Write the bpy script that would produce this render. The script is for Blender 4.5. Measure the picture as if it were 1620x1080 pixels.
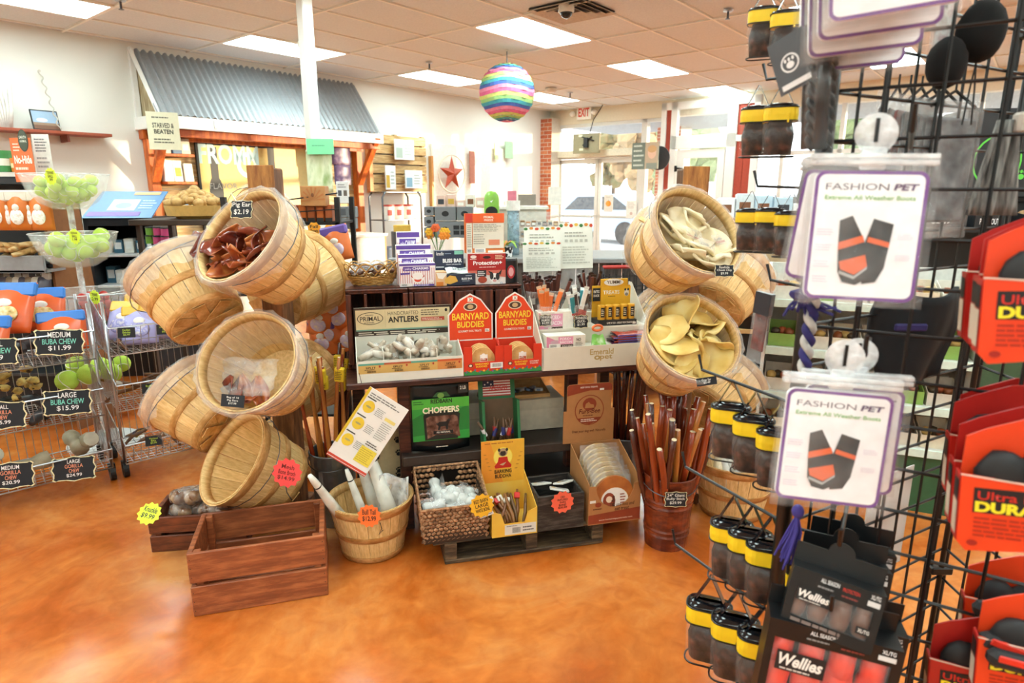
import bpy, math, random
from mathutils import Vector, Matrix, Euler

for o in list(bpy.data.objects):
    bpy.data.objects.remove(o)
scene = bpy.context.scene
COL = scene.collection
random.seed(11)
rnd = random.uniform
PI = math.pi

# ------------------------------------------------------------------ camera
CAM_H = 1.45
FPX = 1000.0
PITCH = math.radians(13.2)
cam_data = bpy.data.cameras.new('camera')
cam_data.sensor_width = 36.0
cam_data.lens = FPX / 1620.0 * 36.0
cam_data.clip_start = 0.05
cam_data.dof.use_dof = True
cam_data.dof.focus_distance = 2.45
cam_data.dof.aperture_fstop = 4.5
cam = bpy.data.objects.new('camera', cam_data)
cam.location = (0, 0, CAM_H)
cam.rotation_euler = (math.pi / 2 - PITCH, 0, 0)
COL.objects.link(cam)
scene.camera = cam

# ------------------------------------------------------------------ room axes
EX = Vector((.6334, .7738, 0))       # along the awning wall, towards the doors
NX = Vector((-.7738, .6334, 0))      # towards the awning wall
N_WALL, E_WALL, W_WALL, S_WALL, CEIL = 8.0, 11.0, -5.0, -6.0, 3.05
ROOM_YAW = math.atan2(EX.y, EX.x)

# ------------------------------------------------------------------ world, sun, exposure
world = bpy.data.worlds.new('world')
scene.world = world
world.use_nodes = True
wn = world.node_tree.nodes
wn.clear()
w_out = wn.new('ShaderNodeOutputWorld')
w_bg = wn.new('ShaderNodeBackground')
w_bg.inputs['Color'].default_value = (0.93, 0.97, 1.0, 1)
w_bg.inputs['Strength'].default_value = 4.0
world.node_tree.links.new(w_bg.outputs[0], w_out.inputs[0])

sun_data = bpy.data.lights.new('sun', 'SUN')
sun_data.energy = 9.0
sun_data.color = (1.0, 0.80, 0.52)
sun_data.angle = 0.012
sun = bpy.data.objects.new('sun', sun_data)
sd = (-EX * 0.72 + NX * 0.69 + Vector((0, 0, -0.055))).normalized()
sun.rotation_euler = sd.to_track_quat('-Z', 'Y').to_euler()
sun.location = EX * 16 - NX * 2 + Vector((0, 0, 4))
COL.objects.link(sun)

LAMP_STRENGTH = 21.0
vs = scene.view_settings
vs.view_transform = 'Standard'
vs.look = 'None'
vs.exposure = 0.12
vs.gamma = 1.0
vs.use_curve_mapping = False

# ------------------------------------------------------------------ pixel helpers (photo frame 1620 x 1080)
SP, CP = math.sin(PITCH), math.cos(PITCH)
def ray(u, v):
    x, y = (u - 810) / FPX, (540 - v) / FPX
    return Vector((x, CP + y * SP, y * CP - SP))
ORG = Vector((0, 0, CAM_H))
def PY(u, v, Y):
    r = ray(u, v); return ORG + r * (Y / r.y)
def PZ(u, v, z):
    r = ray(u, v); return ORG + r * ((z - CAM_H) / r.z)
def PN(u, v, n):
    r = ray(u, v); return ORG + r * (n / r.dot(NX))
def PE(u, v, e):
    r = ray(u, v); return ORG + r * (e / r.dot(EX))
def plane_hit(u, v, p, nrm):
    r = ray(u, v); return ORG + r * ((p - ORG).dot(nrm) / r.dot(nrm))
def RM(e, n, z=0):
    return EX * e + NX * n + Vector((0, 0, z))
def cam_axis(r, up, tow):
    """camera right / up / towards-viewer -> world direction"""
    f = Vector((0, CP, -SP)); u = Vector((0, SP, CP))
    return (Vector((1, 0, 0)) * r + u * up - f * tow).normalized()
def T(x, y, z): return Matrix.Translation((x, y, z))
def TV(v): return Matrix.Translation(v)
def RX(a): return Matrix.Rotation(math.radians(a), 4, 'X')
def RY(a): return Matrix.Rotation(math.radians(a), 4, 'Y')
def RZ(a): return Matrix.Rotation(math.radians(a), 4, 'Z')
def SC(x, y, z): return Matrix.Diagonal((x, y, z, 1))
def frame(loc, yaw=0.0, pitch=0.0, roll=0.0):
    return TV(Vector(loc)) @ RZ(yaw) @ RX(pitch) @ RY(roll)
def axis_frame(loc, zdir, spin=0.0, hint=(0, 0, 1)):
    z = Vector(zdir).normalized()
    h = Vector(hint)
    if abs(z.dot(h)) > .95: h = Vector((0, 1, 0))
    x = h.cross(z).normalized(); y = z.cross(x)
    m = Matrix((x, y, z)).transposed().to_4x4()
    return TV(Vector(loc)) @ m @ RZ(spin)
def face_frame(p0, p1, up=(0, 0, 1)):
    """origin p0, x towards p1, z up, y away from the viewer"""
    x = (p1 - p0).normalized(); z = Vector(up); y = z.cross(x).normalized(); z = x.cross(y)
    return TV(p0) @ Matrix((x, y, z)).transposed().to_4x4()

# ------------------------------------------------------------------ materials
MC = {}
def lin(h):
    h = h.lstrip('#')
    c = [int(h[i:i + 2], 16) / 255 for i in (0, 2, 4)]
    return tuple([x / 12.92 if x <= .04045 else ((x + .055) / 1.055) ** 2.4 for x in c] + [1])
def newmat(name):
    m = bpy.data.materials.new(name); m.use_nodes = True
    nt = m.node_tree; nt.nodes.clear()
    return m, nt, nt.nodes.new('ShaderNodeOutputMaterial')
def principled(nt, **kw):
    b = nt.nodes.new('ShaderNodeBsdfPrincipled')
    for k, v in kw.items(): b.inputs[k].default_value = v
    return b
def noise(nt, scale, detail=3, vec=None, stretch=None):
    tc = nt.nodes.new('ShaderNodeTexCoord'); n = nt.nodes.new('ShaderNodeTexNoise')
    n.inputs['Scale'].default_value = scale; n.inputs['Detail'].default_value = detail
    if stretch:
        mp = nt.nodes.new('ShaderNodeMapping'); mp.inputs['Scale'].default_value = stretch
        nt.links.new(tc.outputs[vec or 'Object'], mp.inputs[0]); nt.links.new(mp.outputs[0], n.inputs['Vector'])
    else:
        nt.links.new(tc.outputs[vec or 'Object'], n.inputs['Vector'])
    return n
def ramp(nt, src, stops):
    r = nt.nodes.new('ShaderNodeValToRGB'); e = r.color_ramp.elements
    while len(e) < len(stops): e.new(.5)
    for i, (p, c) in enumerate(stops): e[i].position = p; e[i].color = c
    nt.links.new(src, r.inputs[0]); return r
def bump(nt, src, b, strength, dist=.01):
    k = nt.nodes.new('ShaderNodeBump'); k.inputs['Strength'].default_value = strength; k.inputs['Distance'].default_value = dist
    nt.links.new(src, k.inputs['Height']); nt.links.new(k.outputs[0], b.inputs['Normal'])
def shade(c, f): return tuple([min(1, x * f) for x in c[:3]] + [1])
def C(hexc, rough=.55, metal=0.0, var=.10, scale=30.0):
    """plain painted / printed surface with faint procedural mottling"""
    k = ('C', hexc, rough, metal, var, scale)
    if k not in MC:
        m, nt, out = newmat('paint_' + hexc.strip('#')); c = lin(hexc)
        b = principled(nt, Roughness=rough, Metallic=metal)
        n = noise(nt, scale, 2)
        r = ramp(nt, n.outputs['Fac'], [(.3, shade(c, 1 - var)), (.7, shade(c, 1 + var * .6))])
        nt.links.new(r.outputs[0], b.inputs['Base Color']); nt.links.new(b.outputs[0], out.inputs[0]); MC[k] = m
    return MC[k]
def WOOD(c1, c2, scale=6.0, stretch=(1, 1, 12), rough=.55, bmp=.15, name='wood'):
    k = ('W', c1, c2, scale, stretch, rough)
    if k not in MC:
        m, nt, out = newmat(name); b = principled(nt, Roughness=rough)
        n = noise(nt, scale, 6, stretch=stretch); n.inputs['Roughness'].default_value = .65
        a, d = lin(c1), lin(c2)
        r = ramp(nt, n.outputs['Fac'], [(.28, shade(d, .75)), (.45, d), (.62, a), (.8, shade(a, 1.15))])
        oi = nt.nodes.new('ShaderNodeObjectInfo')
        hs = nt.nodes.new('ShaderNodeHueSaturation'); mr = nt.nodes.new('ShaderNodeMapRange')
        mr.inputs[3].default_value = .86; mr.inputs[4].default_value = 1.12
        nt.links.new(oi.outputs['Random'], mr.inputs[0]); nt.links.new(mr.outputs[0], hs.inputs['Value'])
        nt.links.new(r.outputs[0], hs.inputs['Color']); nt.links.new(hs.outputs[0], b.inputs['Base Color'])
        bump(nt, n.outputs['Fac'], b, bmp); nt.links.new(b.outputs[0], out.inputs[0]); MC[k] = m
    return MC[k]
def FILM(tint='#ffffff', fac=.2, rough=.18, name='film', vary=.8):
    """thin clear plastic"""
    k = ('F', tint, fac, rough)
    if k not in MC:
        m, nt, out = newmat('clear_' + name)
        tr = nt.nodes.new('ShaderNodeBsdfTransparent'); b = principled(nt, Roughness=rough); b.inputs['Base Color'].default_value = lin(tint)
        n = noise(nt, 22, 4); r = ramp(nt, n.outputs['Fac'], [(.35, (fac * (1 - .6 * vary),) * 3 + (1,)), (.7, (min(1, fac * (1 + vary)),) * 3 + (1,))])
        bump(nt, n.outputs['Fac'], b, .75 * vary, .02)
        mx = nt.nodes.new('ShaderNodeMixShader')
        nt.links.new(r.outputs[0], mx.inputs[0]); nt.links.new(tr.outputs[0], mx.inputs[1]); nt.links.new(b.outputs[0], mx.inputs[2])
        nt.links.new(mx.outputs[0], out.inputs[0]); MC[k] = m
    return MC[k]
def GLOW(hexc, s, name='glow'):
    k = ('E', hexc, s)
    if k not in MC:
        m, nt, out = newmat(name); e = nt.nodes.new('ShaderNodeEmission'); e.inputs[0].default_value = lin(hexc); e.inputs[1].default_value = s
        nt.links.new(e.outputs[0], out.inputs[0]); MC[k] = m
    return MC[k]
def MOTTLE(cols, scale=8, rough=.5, bmp=.3, detail=5, name='mottled', stretch=None, lo=.25, hi=.75, coat=0.0):
    k = ('M', tuple(cols), scale, rough, stretch, lo, hi)
    if k not in MC:
        m, nt, out = newmat(name); b = principled(nt, Roughness=rough); b.inputs['Coat Weight'].default_value = coat
        n = noise(nt, scale, detail, stretch=stretch)
        st = [(lo + (hi - lo) * i / (len(cols) - 1), lin(c)) for i, c in enumerate(cols)]
        r = ramp(nt, n.outputs['Fac'], st)
        nt.links.new(r.outputs[0], b.inputs['Base Color'])
        if bmp: bump(nt, n.outputs['Fac'], b, bmp)
        nt.links.new(b.outputs[0], out.inputs[0]); MC[k] = m
    return MC[k]
BLACK = C('#0b0c0e', .5)
BLACKGL = C('#0d0e11', .18)
WHITE = C('#eeeeea', .5, var=.03)
CHALK = C('#141a22', .6, var=.2)
CREAM = C('#e6dfc8', .55, var=.04)
STEEL = C('#b9bdc2', .28, 1.0, .06)
DSTEEL = C('#63666b', .35, 1.0, .1)
LINER = FILM('#fdfdfb', .2, .3, 'liner', .25)
CLEAR = FILM('#ffffff', .12, .08, 'acrylic')
WRAP = FILM('#ffffff', .12, .12, 'wrap')
BASKETW = WOOD('#ecca8e', '#dcb474', 9, (9, 9, .9), .6, .08, 'basket_wood')
BASKETB = WOOD('#dfb377', '#c39250', 9, (2, 2, 5), .6, .1, 'basket_band')
CRATEW = WOOD('#ab6238', '#854626', 5, (1.2, 9, 9), .5, .2, 'crate_wood')
DARKW = WOOD('#5a2c1c', '#351610', 5, (1.2, 9, 9), .45, .2, 'dark_wood')
GREYW = WOOD('#6f5a40', '#3d2f22', 6, (1.2, 9, 9), .6, .3, 'weathered_wood')
KRAFT = C('#a8774a', .7, var=.06)

# ------------------------------------------------------------------ mesh building
class MB:
    def __init__(s): s.v = []; s.f = []; s.m = []
    def add(s, vs, fs, m=0, M=None):
        o = len(s.v)
        if M is not None: vs = [M @ Vector(v) for v in vs]
        s.v += [tuple(v) for v in vs]; s.f += [tuple(i + o for i in f) for f in fs]; s.m += [m] * len(fs)
        return s
    BF = [(0, 3, 2, 1), (4, 5, 6, 7), (0, 1, 5, 4), (1, 2, 6, 5), (2, 3, 7, 6), (3, 0, 4, 7)]
    def box(s, x0, y0, z0, x1, y1, z1, m=0, M=None):
        return s.add([(x0, y0, z0), (x1, y0, z0), (x1, y1, z0), (x0, y1, z0), (x0, y0, z1), (x1, y0, z1), (x1, y1, z1), (x0, y1, z1)], MB.BF, m, M)
    def bbox(s, x0, y0, z0, x1, y1, z1, b=.003, m=0, M=None):
        """chamfered box"""
        b = min(b, (x1 - x0) * .45, (y1 - y0) * .45, (z1 - z0) * .45)
        vs = []; X = (x0, x1); Y = (y0, y1); Z = (z0, z1); g = lambda i: 1 if i == 0 else -1
        idx = {}
        for i in (0, 1):
            for j in (0, 1):
                for k in (0, 1):
                    for ax in range(3):
                        p = [X[i] + g(i) * b, Y[j] + g(j) * b, Z[k] + g(k) * b]; p[ax] = (X, Y, Z)[ax][(i, j, k)[ax]]
                        idx[i, j, k, ax] = len(vs); vs.append(tuple(p))
        fs = []
        for ax in range(3):
            a, c = [q for q in range(3) if q != ax]
            for sd_ in (0, 1):
                q = []
                for (i, j) in ((0, 0), (1, 0), (1, 1), (0, 1)):
                    t = [0, 0, 0]; t[ax] = sd_; t[a] = i; t[c] = j; q.append(idx[t[0], t[1], t[2], ax])
                fs.append(tuple(q))
            for i in (0, 1):
                for j in (0, 1):
                    q = []
                    for (e, w) in ((0, a), (0, c), (1, c), (1, a)):
                        t = [0, 0, 0]; t[a] = i; t[c] = j; t[ax] = e; q.append(idx[t[0], t[1], t[2], w])
                    fs.append(tuple(q))
        for i in (0, 1):
            for j in (0, 1):
                for k in (0, 1): fs.append(tuple(idx[i, j, k, ax] for ax in range(3)))
        return s.add(vs, fs, m, M)
    def tube(s, pts, r, n=6, m=0, closed=False, M=None, caps=True):
        pts = [Vector(p) for p in pts]; N = len(pts)
        rr = r if isinstance(r, (list, tuple)) else [r] * N
        vs = []; prev = None
        for i, p in enumerate(pts):
            if closed: t = pts[(i + 1) % N] - pts[i - 1]
            else: t = pts[min(i + 1, N - 1)] - pts[max(i - 1, 0)]
            if t.length < 1e-9: t = Vector((0, 0, 1))
            t.normalize()
            if prev is None:
                h = Vector((0, 0, 1)) if abs(t.z) < .9 else Vector((1, 0, 0)); a = h.cross(t).normalized()
            else:
                a = prev - t * prev.dot(t)
                a = a.normalized() if a.length > 1e-6 else Vector((1, 0, 0)).cross(t).normalized()
            prev = a; b = t.cross(a)
            for k in range(n):
                w = 2 * PI * k / n; vs.append(p + a * (math.cos(w) * rr[i]) + b * (math.sin(w) * rr[i]))
        fs = []
        for i in range(N if closed else N - 1):
            j = (i + 1) % N
            for k in range(n):
                fs.append((i * n + k, i * n + (k + 1) % n, j * n + (k + 1) % n, j * n + k))
        if caps and not closed:
            fs.append(tuple(range(n - 1, -1, -1))); fs.append(tuple((N - 1) * n + k for k in range(n)))
        return s.add(vs, fs, m, M)
    def lathe(s, prof, n=24, m=0, M=None, a0=0, a1=2 * PI):
        full = abs(a1 - a0 - 2 * PI) < 1e-6; cols = n if full else n + 1
        vs = []
        for (r, z) in prof:
            for k in range(cols):
                w = a0 + (a1 - a0) * k / n; vs.append((math.cos(w) * r, math.sin(w) * r, z))
        fs = []
        for i in range(len(prof) - 1):
            for k in range(n):
                k2 = (k + 1) % cols
                fs.append((i * cols + k, i * cols + k2, (i + 1) * cols + k2, (i + 1) * cols + k))
        return s.add(vs, fs, m, M)
    def disc(s, r, z, n=24, m=0, M=None):
        return s.add([(math.cos(2 * PI * k / n) * r, math.sin(2 * PI * k / n) * r, z) for k in range(n)], [tuple(range(n))], m, M)
    def sph(s, c, r, nu=12, nv=8, m=0, jit=0.0, M=None):
        if not isinstance(r, (tuple, list)): r = (r, r, r)
        vs = [(c[0], c[1], c[2] - r[2])]
        for i in range(1, nv):
            t = -PI / 2 + PI * i / nv
            for k in range(nu):
                w = 2 * PI * k / nu; q = 1 + rnd(-jit, jit)
                vs.append((c[0] + math.cos(t) * math.cos(w) * r[0] * q, c[1] + math.cos(t) * math.sin(w) * r[1] * q, c[2] + math.sin(t) * r[2] * q))
        vs.append((c[0], c[1], c[2] + r[2])); fs = []
        for k in range(nu): fs.append((0, 1 + (k + 1) % nu, 1 + k))
        for i in range(nv - 2):
            for k in range(nu):
                a = 1 + i * nu; fs.append((a + k, a + (k + 1) % nu, a + nu + (k + 1) % nu, a + nu + k))
        L = len(vs) - 1; a = 1 + (nv - 2) * nu
        for k in range(nu): fs.append((a + k, a + (k + 1) % nu, L))
        return s.add(vs, fs, m, M)
    def prism(s, pts, y0, y1, m=0, M=None, side=None):
        """polygon in x,z extruded along y"""
        n = len(pts); vs = [(x, y0, z) for x, z in pts] + [(x, y1, z) for x, z in pts]
        s.add(vs, [tuple(range(n)), tuple(range(2 * n - 1, n - 1, -1))], m, M)
        s.add(vs, [(i, i + n, (i + 1) % n + n, (i + 1) % n) for i in range(n)], m if side is None else side, M)
        return s
    def sheet(s, fn, nu, nv, th=.002, m=0, M=None, closed_u=False):
        """fn(u,v)->Vector, thickened"""
        P = [[Vector(fn(i / nu, j / nv)) for j in range(nv + 1)] for i in range(nu + 1)]
        top = []; bot = []
        for i in range(nu + 1):
            for j in range(nv + 1):
                du = P[min(i + 1, nu)][j] - P[max(i - 1, 0)][j]; dv = P[i][min(j + 1, nv)] - P[i][max(j - 1, 0)]
                nn = du.cross(dv); nn = nn.normalized() if nn.length > 1e-9 else Vector((0, 0, 1))
                top.append(P[i][j] + nn * th / 2); bot.append(P[i][j] - nn * th / 2)
        W = nv + 1; o = len(top); fs = []
        for i in range(nu):
            for j in range(nv):
                a = i * W + j; fs.append((a, a + W, a + W + 1, a + 1)); fs.append((o + a, o + a + 1, o + a + W + 1, o + a + W))
        for i in range(nu):
            for j in (0, nv):
                a = i * W + j; q = (a, a + W, o + a + W, o + a); fs.append(q if j else q[::-1])
        for j in range(nv):
            for i in (0, nu):
                a = i * W + j; q = (a, a + 1, o + a + 1, o + a); fs.append(q[::-1] if i else q)
        return s.add(top + bot, fs, m, M)
    def mesh(s, name, mats, smooth=False):
        me = bpy.data.meshes.new(name); me.from_pydata(s.v, [], s.f)
        for t in mats: me.materials.append(t)
        if len(mats) > 1: me.polygons.foreach_set('material_index', s.m)
        if smooth: me.polygons.foreach_set('use_smooth', [True] * len(me.polygons))
        me.validate(); me.update(); return me

def link(name, data, parent=None, M=None):
    o = bpy.data.objects.new(name, data); COL.objects.link(o)
    if M is not None: o.matrix_local = M
    if parent is not None: o.parent = parent
    return o
def lab(o, label, cat, group=None):
    o['label'] = label; o['category'] = cat
    if group: o['group'] = group
    return o
def ob(name, mb, mats, parent=None, M=None, smooth=False, label=None, cat=None, group=None):
    if not isinstance(mats, (list, tuple)): mats = [mats]
    o = link(name, mb.mesh(name, mats, smooth), parent, M)
    if label and cat: lab(o, label, cat, group)
    elif label: o['label'] = label
    return o
def thing(name, label, cat, M=None, group=None):
    return lab(link(name, None, None, M if M is not None else Matrix()), label, cat, group)
def struct(name, mb, mats, M=None, parent=None, smooth=False):
    o = ob(name, mb, mats, parent, M, smooth)
    if parent is None: o['kind'] = 'structure'
    return o
def copy_tree(o, parent=None, M=None):
    c = o.copy(); COL.objects.link(c); c.parent = parent
    if M is not None: c.matrix_local = M
    for ch in list(o.children): copy_tree(ch, c)
    return c

# ------------------------------------------------------------------ flat print and lettering
TXT = {}
def text_mesh(s, bold=0.0, shear=0.0, track=1.0):
    k = (s, bold, shear, track)
    if k not in TXT:
        cu = bpy.data.curves.new('lettering', 'FONT'); cu.body = s; cu.offset = bold; cu.shear = shear; cu.space_character = track
        cu.resolution_u = 3; cu.align_x = 'LEFT'
        to = bpy.data.objects.new('lettering', cu)
        me = bpy.data.meshes.new_from_object(to)
        bpy.data.objects.remove(to); bpy.data.curves.remove(cu)
        xs = [v.co.x for v in me.vertices]; ys = [v.co.y for v in me.vertices]
        x0, x1, y0, y1 = min(xs), max(xs), min(ys), max(ys)
        for v in me.vertices:
            v.co = ((v.co.x - x0) / (x1 - x0), 0, (v.co.y - y0) / (y1 - y0))
        me.materials.clear(); me.materials.append(BLACK); me.update(); TXT[k] = me
    return TXT[k]
class Face:
    """print on a plane: x right, z up, facing -y, layered outwards"""
    def __init__(s, parent, M=None, eps=.0006, name='print'):
        s.p = parent; s.M = M if M is not None else Matrix(); s.mb = MB(); s.mats = []; s.k = 1; s.eps = eps; s.name = name; s.tx = []
    PREF = ('header_card', 'barn_header', 'back_card', 'lid', 'insert_card', 'front_panel', 'carton', 'board', 'card', 'sheet', 'paper', 'pouch', 'sticker', 'frame', 'bag', 'wrapper', 'packet', 'bin', 'case', 'tub', 'can', 'cover', 'biscuit', 'ring', 'dome', 'poster_top')
    def host(s):
        """hang the print under the panel it is printed on"""
        if s.p is None or s.p.parent is not None: return
        ch = [c for c in s.p.children if c.type == 'MESH' and c.matrix_local == Matrix()]
        names = s.PREF if s.M.translation.y > .02 else s.PREF[5:] + s.PREF[:5]
        for nm in names:
            for c in ch:
                if c.name.split('.')[0] == nm: s.p = c; return
    def _m(s, col):
        m = C(col, .5, var=.04) if isinstance(col, str) else col
        if m not in s.mats: s.mats.append(m)
        return s.mats.index(m)
    def poly(s, pts, col):
        y = -s.eps * s.k; s.k += .34
        s.mb.add([(x, y, z) for x, z in pts], [tuple(range(len(pts)))], s._m(col)); return s
    def rect(s, x0, z0, x1, z1, col): return s.poly([(x0, z0), (x1, z0), (x1, z1), (x0, z1)], col)
    def rects(s, L, col):
        y = -s.eps * s.k; s.k += .34; i = s._m(col)
        for x0, z0, x1, z1 in L: s.mb.add([(x0, y, z0), (x1, y, z0), (x1, y, z1), (x0, y, z1)], [(0, 1, 2, 3)], i)
        return s
    def ell(s, cx, cz, rx, rz, col, n=24):
        return s.poly([(cx + math.cos(2 * PI * k / n) * rx, cz + math.sin(2 * PI * k / n) * rz) for k in range(n)], col)
    def burst(s, cx, cz, r, col, n=14, r2=.82):
        return s.poly([(cx + math.cos(PI * k / n) * r * (1 if k % 2 else r2), cz + math.sin(PI * k / n) * r * (1 if k % 2 else r2)) for k in range(2 * n)], col)
    def text(s, t, x0, z0, x1, z1, col, bold=0.0, shear=0.0, rot=0.0, track=1.0):
        y = -s.eps * s.k; s.k += .34
        s.tx.append((text_mesh(t, bold, shear, track), T(x0, y, z0) @ RY(-rot) @ SC(x1 - x0, 1, z1 - z0), col)); return s
    def greek(s, x0, z0, x1, z1, rows, col, fill=.45, seed=1):
        """rows of print too small to read"""
        rg = random.Random(seed); L = []; h = (z1 - z0) / rows
        for i in range(rows):
            z = z1 - (i + 1) * h; x = x0; end = x0 + (x1 - x0) * rg.uniform(.75, 1)
            while x < end - .001:
                w = min((x1 - x0) * rg.uniform(.08, .2), end - x); L.append((x, z + h * .25, x + w * .85, z + h * (.25 + fill))); x += w
        return s.rects(L, col)
    def bars(s, x0, z0, x1, z1, col='#101010', seed=2):
        rg = random.Random(seed); L = []; x = x0
        while x < x1:
            w = (x1 - x0) * rg.uniform(.015, .05); L.append((x, z0, min(x + w, x1), z1)); x += w + (x1 - x0) * rg.uniform(.02, .05)
        return s.rects(L, col)
    def done(s):
        s.host()
        if s.mb.f: ob(s.name, s.mb, s.mats, s.p, s.M)
        for me, M, col in s.tx:
            o = link('lettering', me, s.p, s.M @ M)
            o.material_slots[0].link = 'OBJECT'
            o.material_slots[0].material = C(col, .5, var=.04) if isinstance(col, str) else col
def star_pts(cx, cz, r, n=16, r2=.84):
    return [(cx + math.cos(PI * k / n) * r * (1 if k % 2 else r2), cz + math.sin(PI * k / n) * r * (1 if k % 2 else r2)) for k in range(2 * n)]
def bracket_pts(w, h):
    """ornamental chalk-tag outline centred on 0,0"""
    a, b = w / 2, h / 2; c = min(w, h) * .13; P = []
    def q(sx, sy, rev):
        L = [(a, 0), (a - c * .6, b * .35), (a - c * .5, b - c * 1.2), (a - c * .2, b - c * .8), (a - c * .9, b - c * .25), (a - c * 1.5, b - c * .5), (a * .35, b - c * .45), (0, b)]
        L = [(x * sx, y * sy) for x, y in L]
        return L[::-1] if rev else L
    for sx, sy, rev in ((1, 1, 0), (-1, 1, 1), (-1, -1, 0), (1, -1, 1)):
        P += q(sx, sy, rev)[:-1]
    return P
def chalk_tag(M, w, h, lines, label, cat='price tag', group=None, cols=None, plain=False, mat=None):
    """small black tag with handwritten price; M: centre, facing -y"""
    t = thing('price_tag', label, cat, M, group)
    pts = [(-w / 2, -h / 2), (w / 2, -h / 2), (w / 2, h / 2), (-w / 2, h / 2)] if plain else bracket_pts(w, h)
    ob('board', MB().prism(pts, 0, .003), mat or CHALK, t)
    if not plain:
        n = len(pts); mb = MB(); ins = [(x * .94, z * .93) for x, z in pts]
        for i in range(n):
            j = (i + 1) % n
            mb.add([(pts[i][0], -.0008, pts[i][1]), (pts[j][0], -.0008, pts[j][1]), (ins[j][0], -.0008, ins[j][1]), (ins[i][0], -.0008, ins[i][1])], [(0, 1, 2, 3)])
        ob('border', mb, C('#e8dcae', .6), t)
    f = Face(t); n = len(lines); rowh = h * .72 / n
    for i, s in enumerate(lines):
        z1 = h * .36 - i * rowh; lw = min(w * .78, rowh * .62 * len(s) * .75)
        f.text(s, -lw / 2, z1 - rowh * .8, lw / 2, z1, (cols[i] if cols else '#e9e9e2'), .01)
    f.done(); return t
# =================================================================== THE ROOM
RMAT = Matrix((EX, NX, Vector((0, 0, 1)))).transposed().to_4x4()      # room x = EX, y = NX
EMAT = Matrix((-NX, EX, Vector((0, 0, 1)))).transposed().to_4x4()     # door wall: x = -NX (right), y = EX (away)

# floor: stained, polished concrete
fm, nt, out = newmat('stained_concrete')
b = principled(nt, Roughness=.2); b.inputs['Coat Weight'].default_value = .35; b.inputs['Coat Roughness'].default_value = .16
n1 = noise(nt, 1.3, 8); n1.inputs['Distortion'].default_value = .7; n1.inputs['Roughness'].default_value = .62
r1 = ramp(nt, n1.outputs['Fac'], [(.27, lin('#8f3f14')), (.42, lin('#b95d1e')), (.55, lin('#c97634')), (.72, lin('#d69a5c'))])
n2 = noise(nt, 14, 6); n2.inputs['Distortion'].default_value = .8
mx = nt.nodes.new('ShaderNodeMix'); mx.data_type = 'RGBA'; mx.blend_type = 'OVERLAY'; mx.inputs[0].default_value = .55
nt.links.new(r1.outputs[0], mx.inputs[6]); nt.links.new(n2.outputs['Color'], mx.inputs[7])
n2b = ramp(nt, n2.outputs['Fac'], [(.3, (.35, .35, .35, 1)), (.7, (.62, .62, .62, 1))]); nt.links.new(n2b.outputs[0], mx.inputs[7])
nt.links.new(mx.outputs[2], b.inputs['Base Color'])
n3 = noise(nt, 26, 3); bump(nt, n3.outputs['Fac'], b, .06, .01)
rr = ramp(nt, n1.outputs['Fac'], [(.3, (.16,) * 3 + (1,)), (.7, (.28,) * 3 + (1,))]); nt.links.new(rr.outputs[0], b.inputs['Roughness'])
nt.links.new(b.outputs[0], out.inputs[0])
struct('floor', MB().box(W_WALL, S_WALL, -.1, E_WALL, N_WALL, 0), fm, RMAT)

WALLM = C('#dfded6', .7, var=.02, scale=3)
struct('wall_north', MB().box(W_WALL, N_WALL, 0, E_WALL + .2, N_WALL + .2, CEIL + .1), WALLM, RMAT)
struct('wall_west', MB().box(W_WALL - .2, S_WALL, 0, W_WALL, N_WALL + .2, CEIL + .1), WALLM, RMAT)
struct('wall_south', MB().box(W_WALL - .2, S_WALL - .2, 0, E_WALL + .2, S_WALL, CEIL + .1), WALLM, RMAT)

# ceiling: backing slab, grid bars, lay-in tiles one by one, lit panels
TE, TN, E0, N0 = 1.25, .6525, 1.26, 6.58
ceil = struct('ceiling', MB().box(W_WALL - .2, S_WALL - .2, CEIL + .06, E_WALL + .2, N_WALL + .2, CEIL + .2), C('#cfc9bd', .8), RMAT)
TILE = MOTTLE(['#cfd1d0', '#dddedb'], 60, .9, .25, 3, 'ceiling_tile')
grid = MB()
e_lines = [E0 + TE * i for i in range(-5, 9)]
n_lines = [N0 + TN * j for j in range(-20, 4)]
for e in e_lines:
    if W_WALL < e < E_WALL: grid.box(e - .012, S_WALL, CEIL - .002, e + .012, N_WALL, CEIL + .03)
for n in n_lines:
    if S_WALL < n < N_WALL: grid.box(W_WALL, n - .012, CEIL, E_WALL, n + .012, CEIL + .03)
ob('ceiling_grid', grid, C('#ece7da', .5, var=.03), ceil)
LAMPS = set()
for row, (j, off) in enumerate(((0, 0), (-4, 3), (-8, 0), (-12, 1), (-16, 0))):
    for i in range(-6, 9):
        if (i - off) % 2 == 0 and not (row in (1, 3) and (i - off) % 2): LAMPS.add((i, j))
vent_c = PZ(905, 17, CEIL); vi = (math.floor((vent_c.dot(EX) - E0) / TE), math.floor((vent_c.dot(NX) - N0) / TN))
tile_me = MB().bbox(.014, .014, CEIL + .012, TE - .014, TN - .014, CEIL + .03, .004).mesh('ceiling_tile', [TILE])
lamp_me = MB().box(.03, .03, CEIL + .001, TE - .03, TN - .03, CEIL + .004).mesh('diffuser', [GLOW('#dcf1ef', LAMP_STRENGTH, 'lamp_diffuser')])
fr = MB()
for q in ((.0, 0, TE, .03), (0, TN - .03, TE, TN), (0, .03, .03, TN - .03), (TE - .03, .03, TE, TN - .03)): fr.box(q[0], q[1], CEIL - .004, q[2], q[3], CEIL + .008)
frame_me = fr.mesh('lamp_frame', [C('#eee9dd', .5)])
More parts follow.
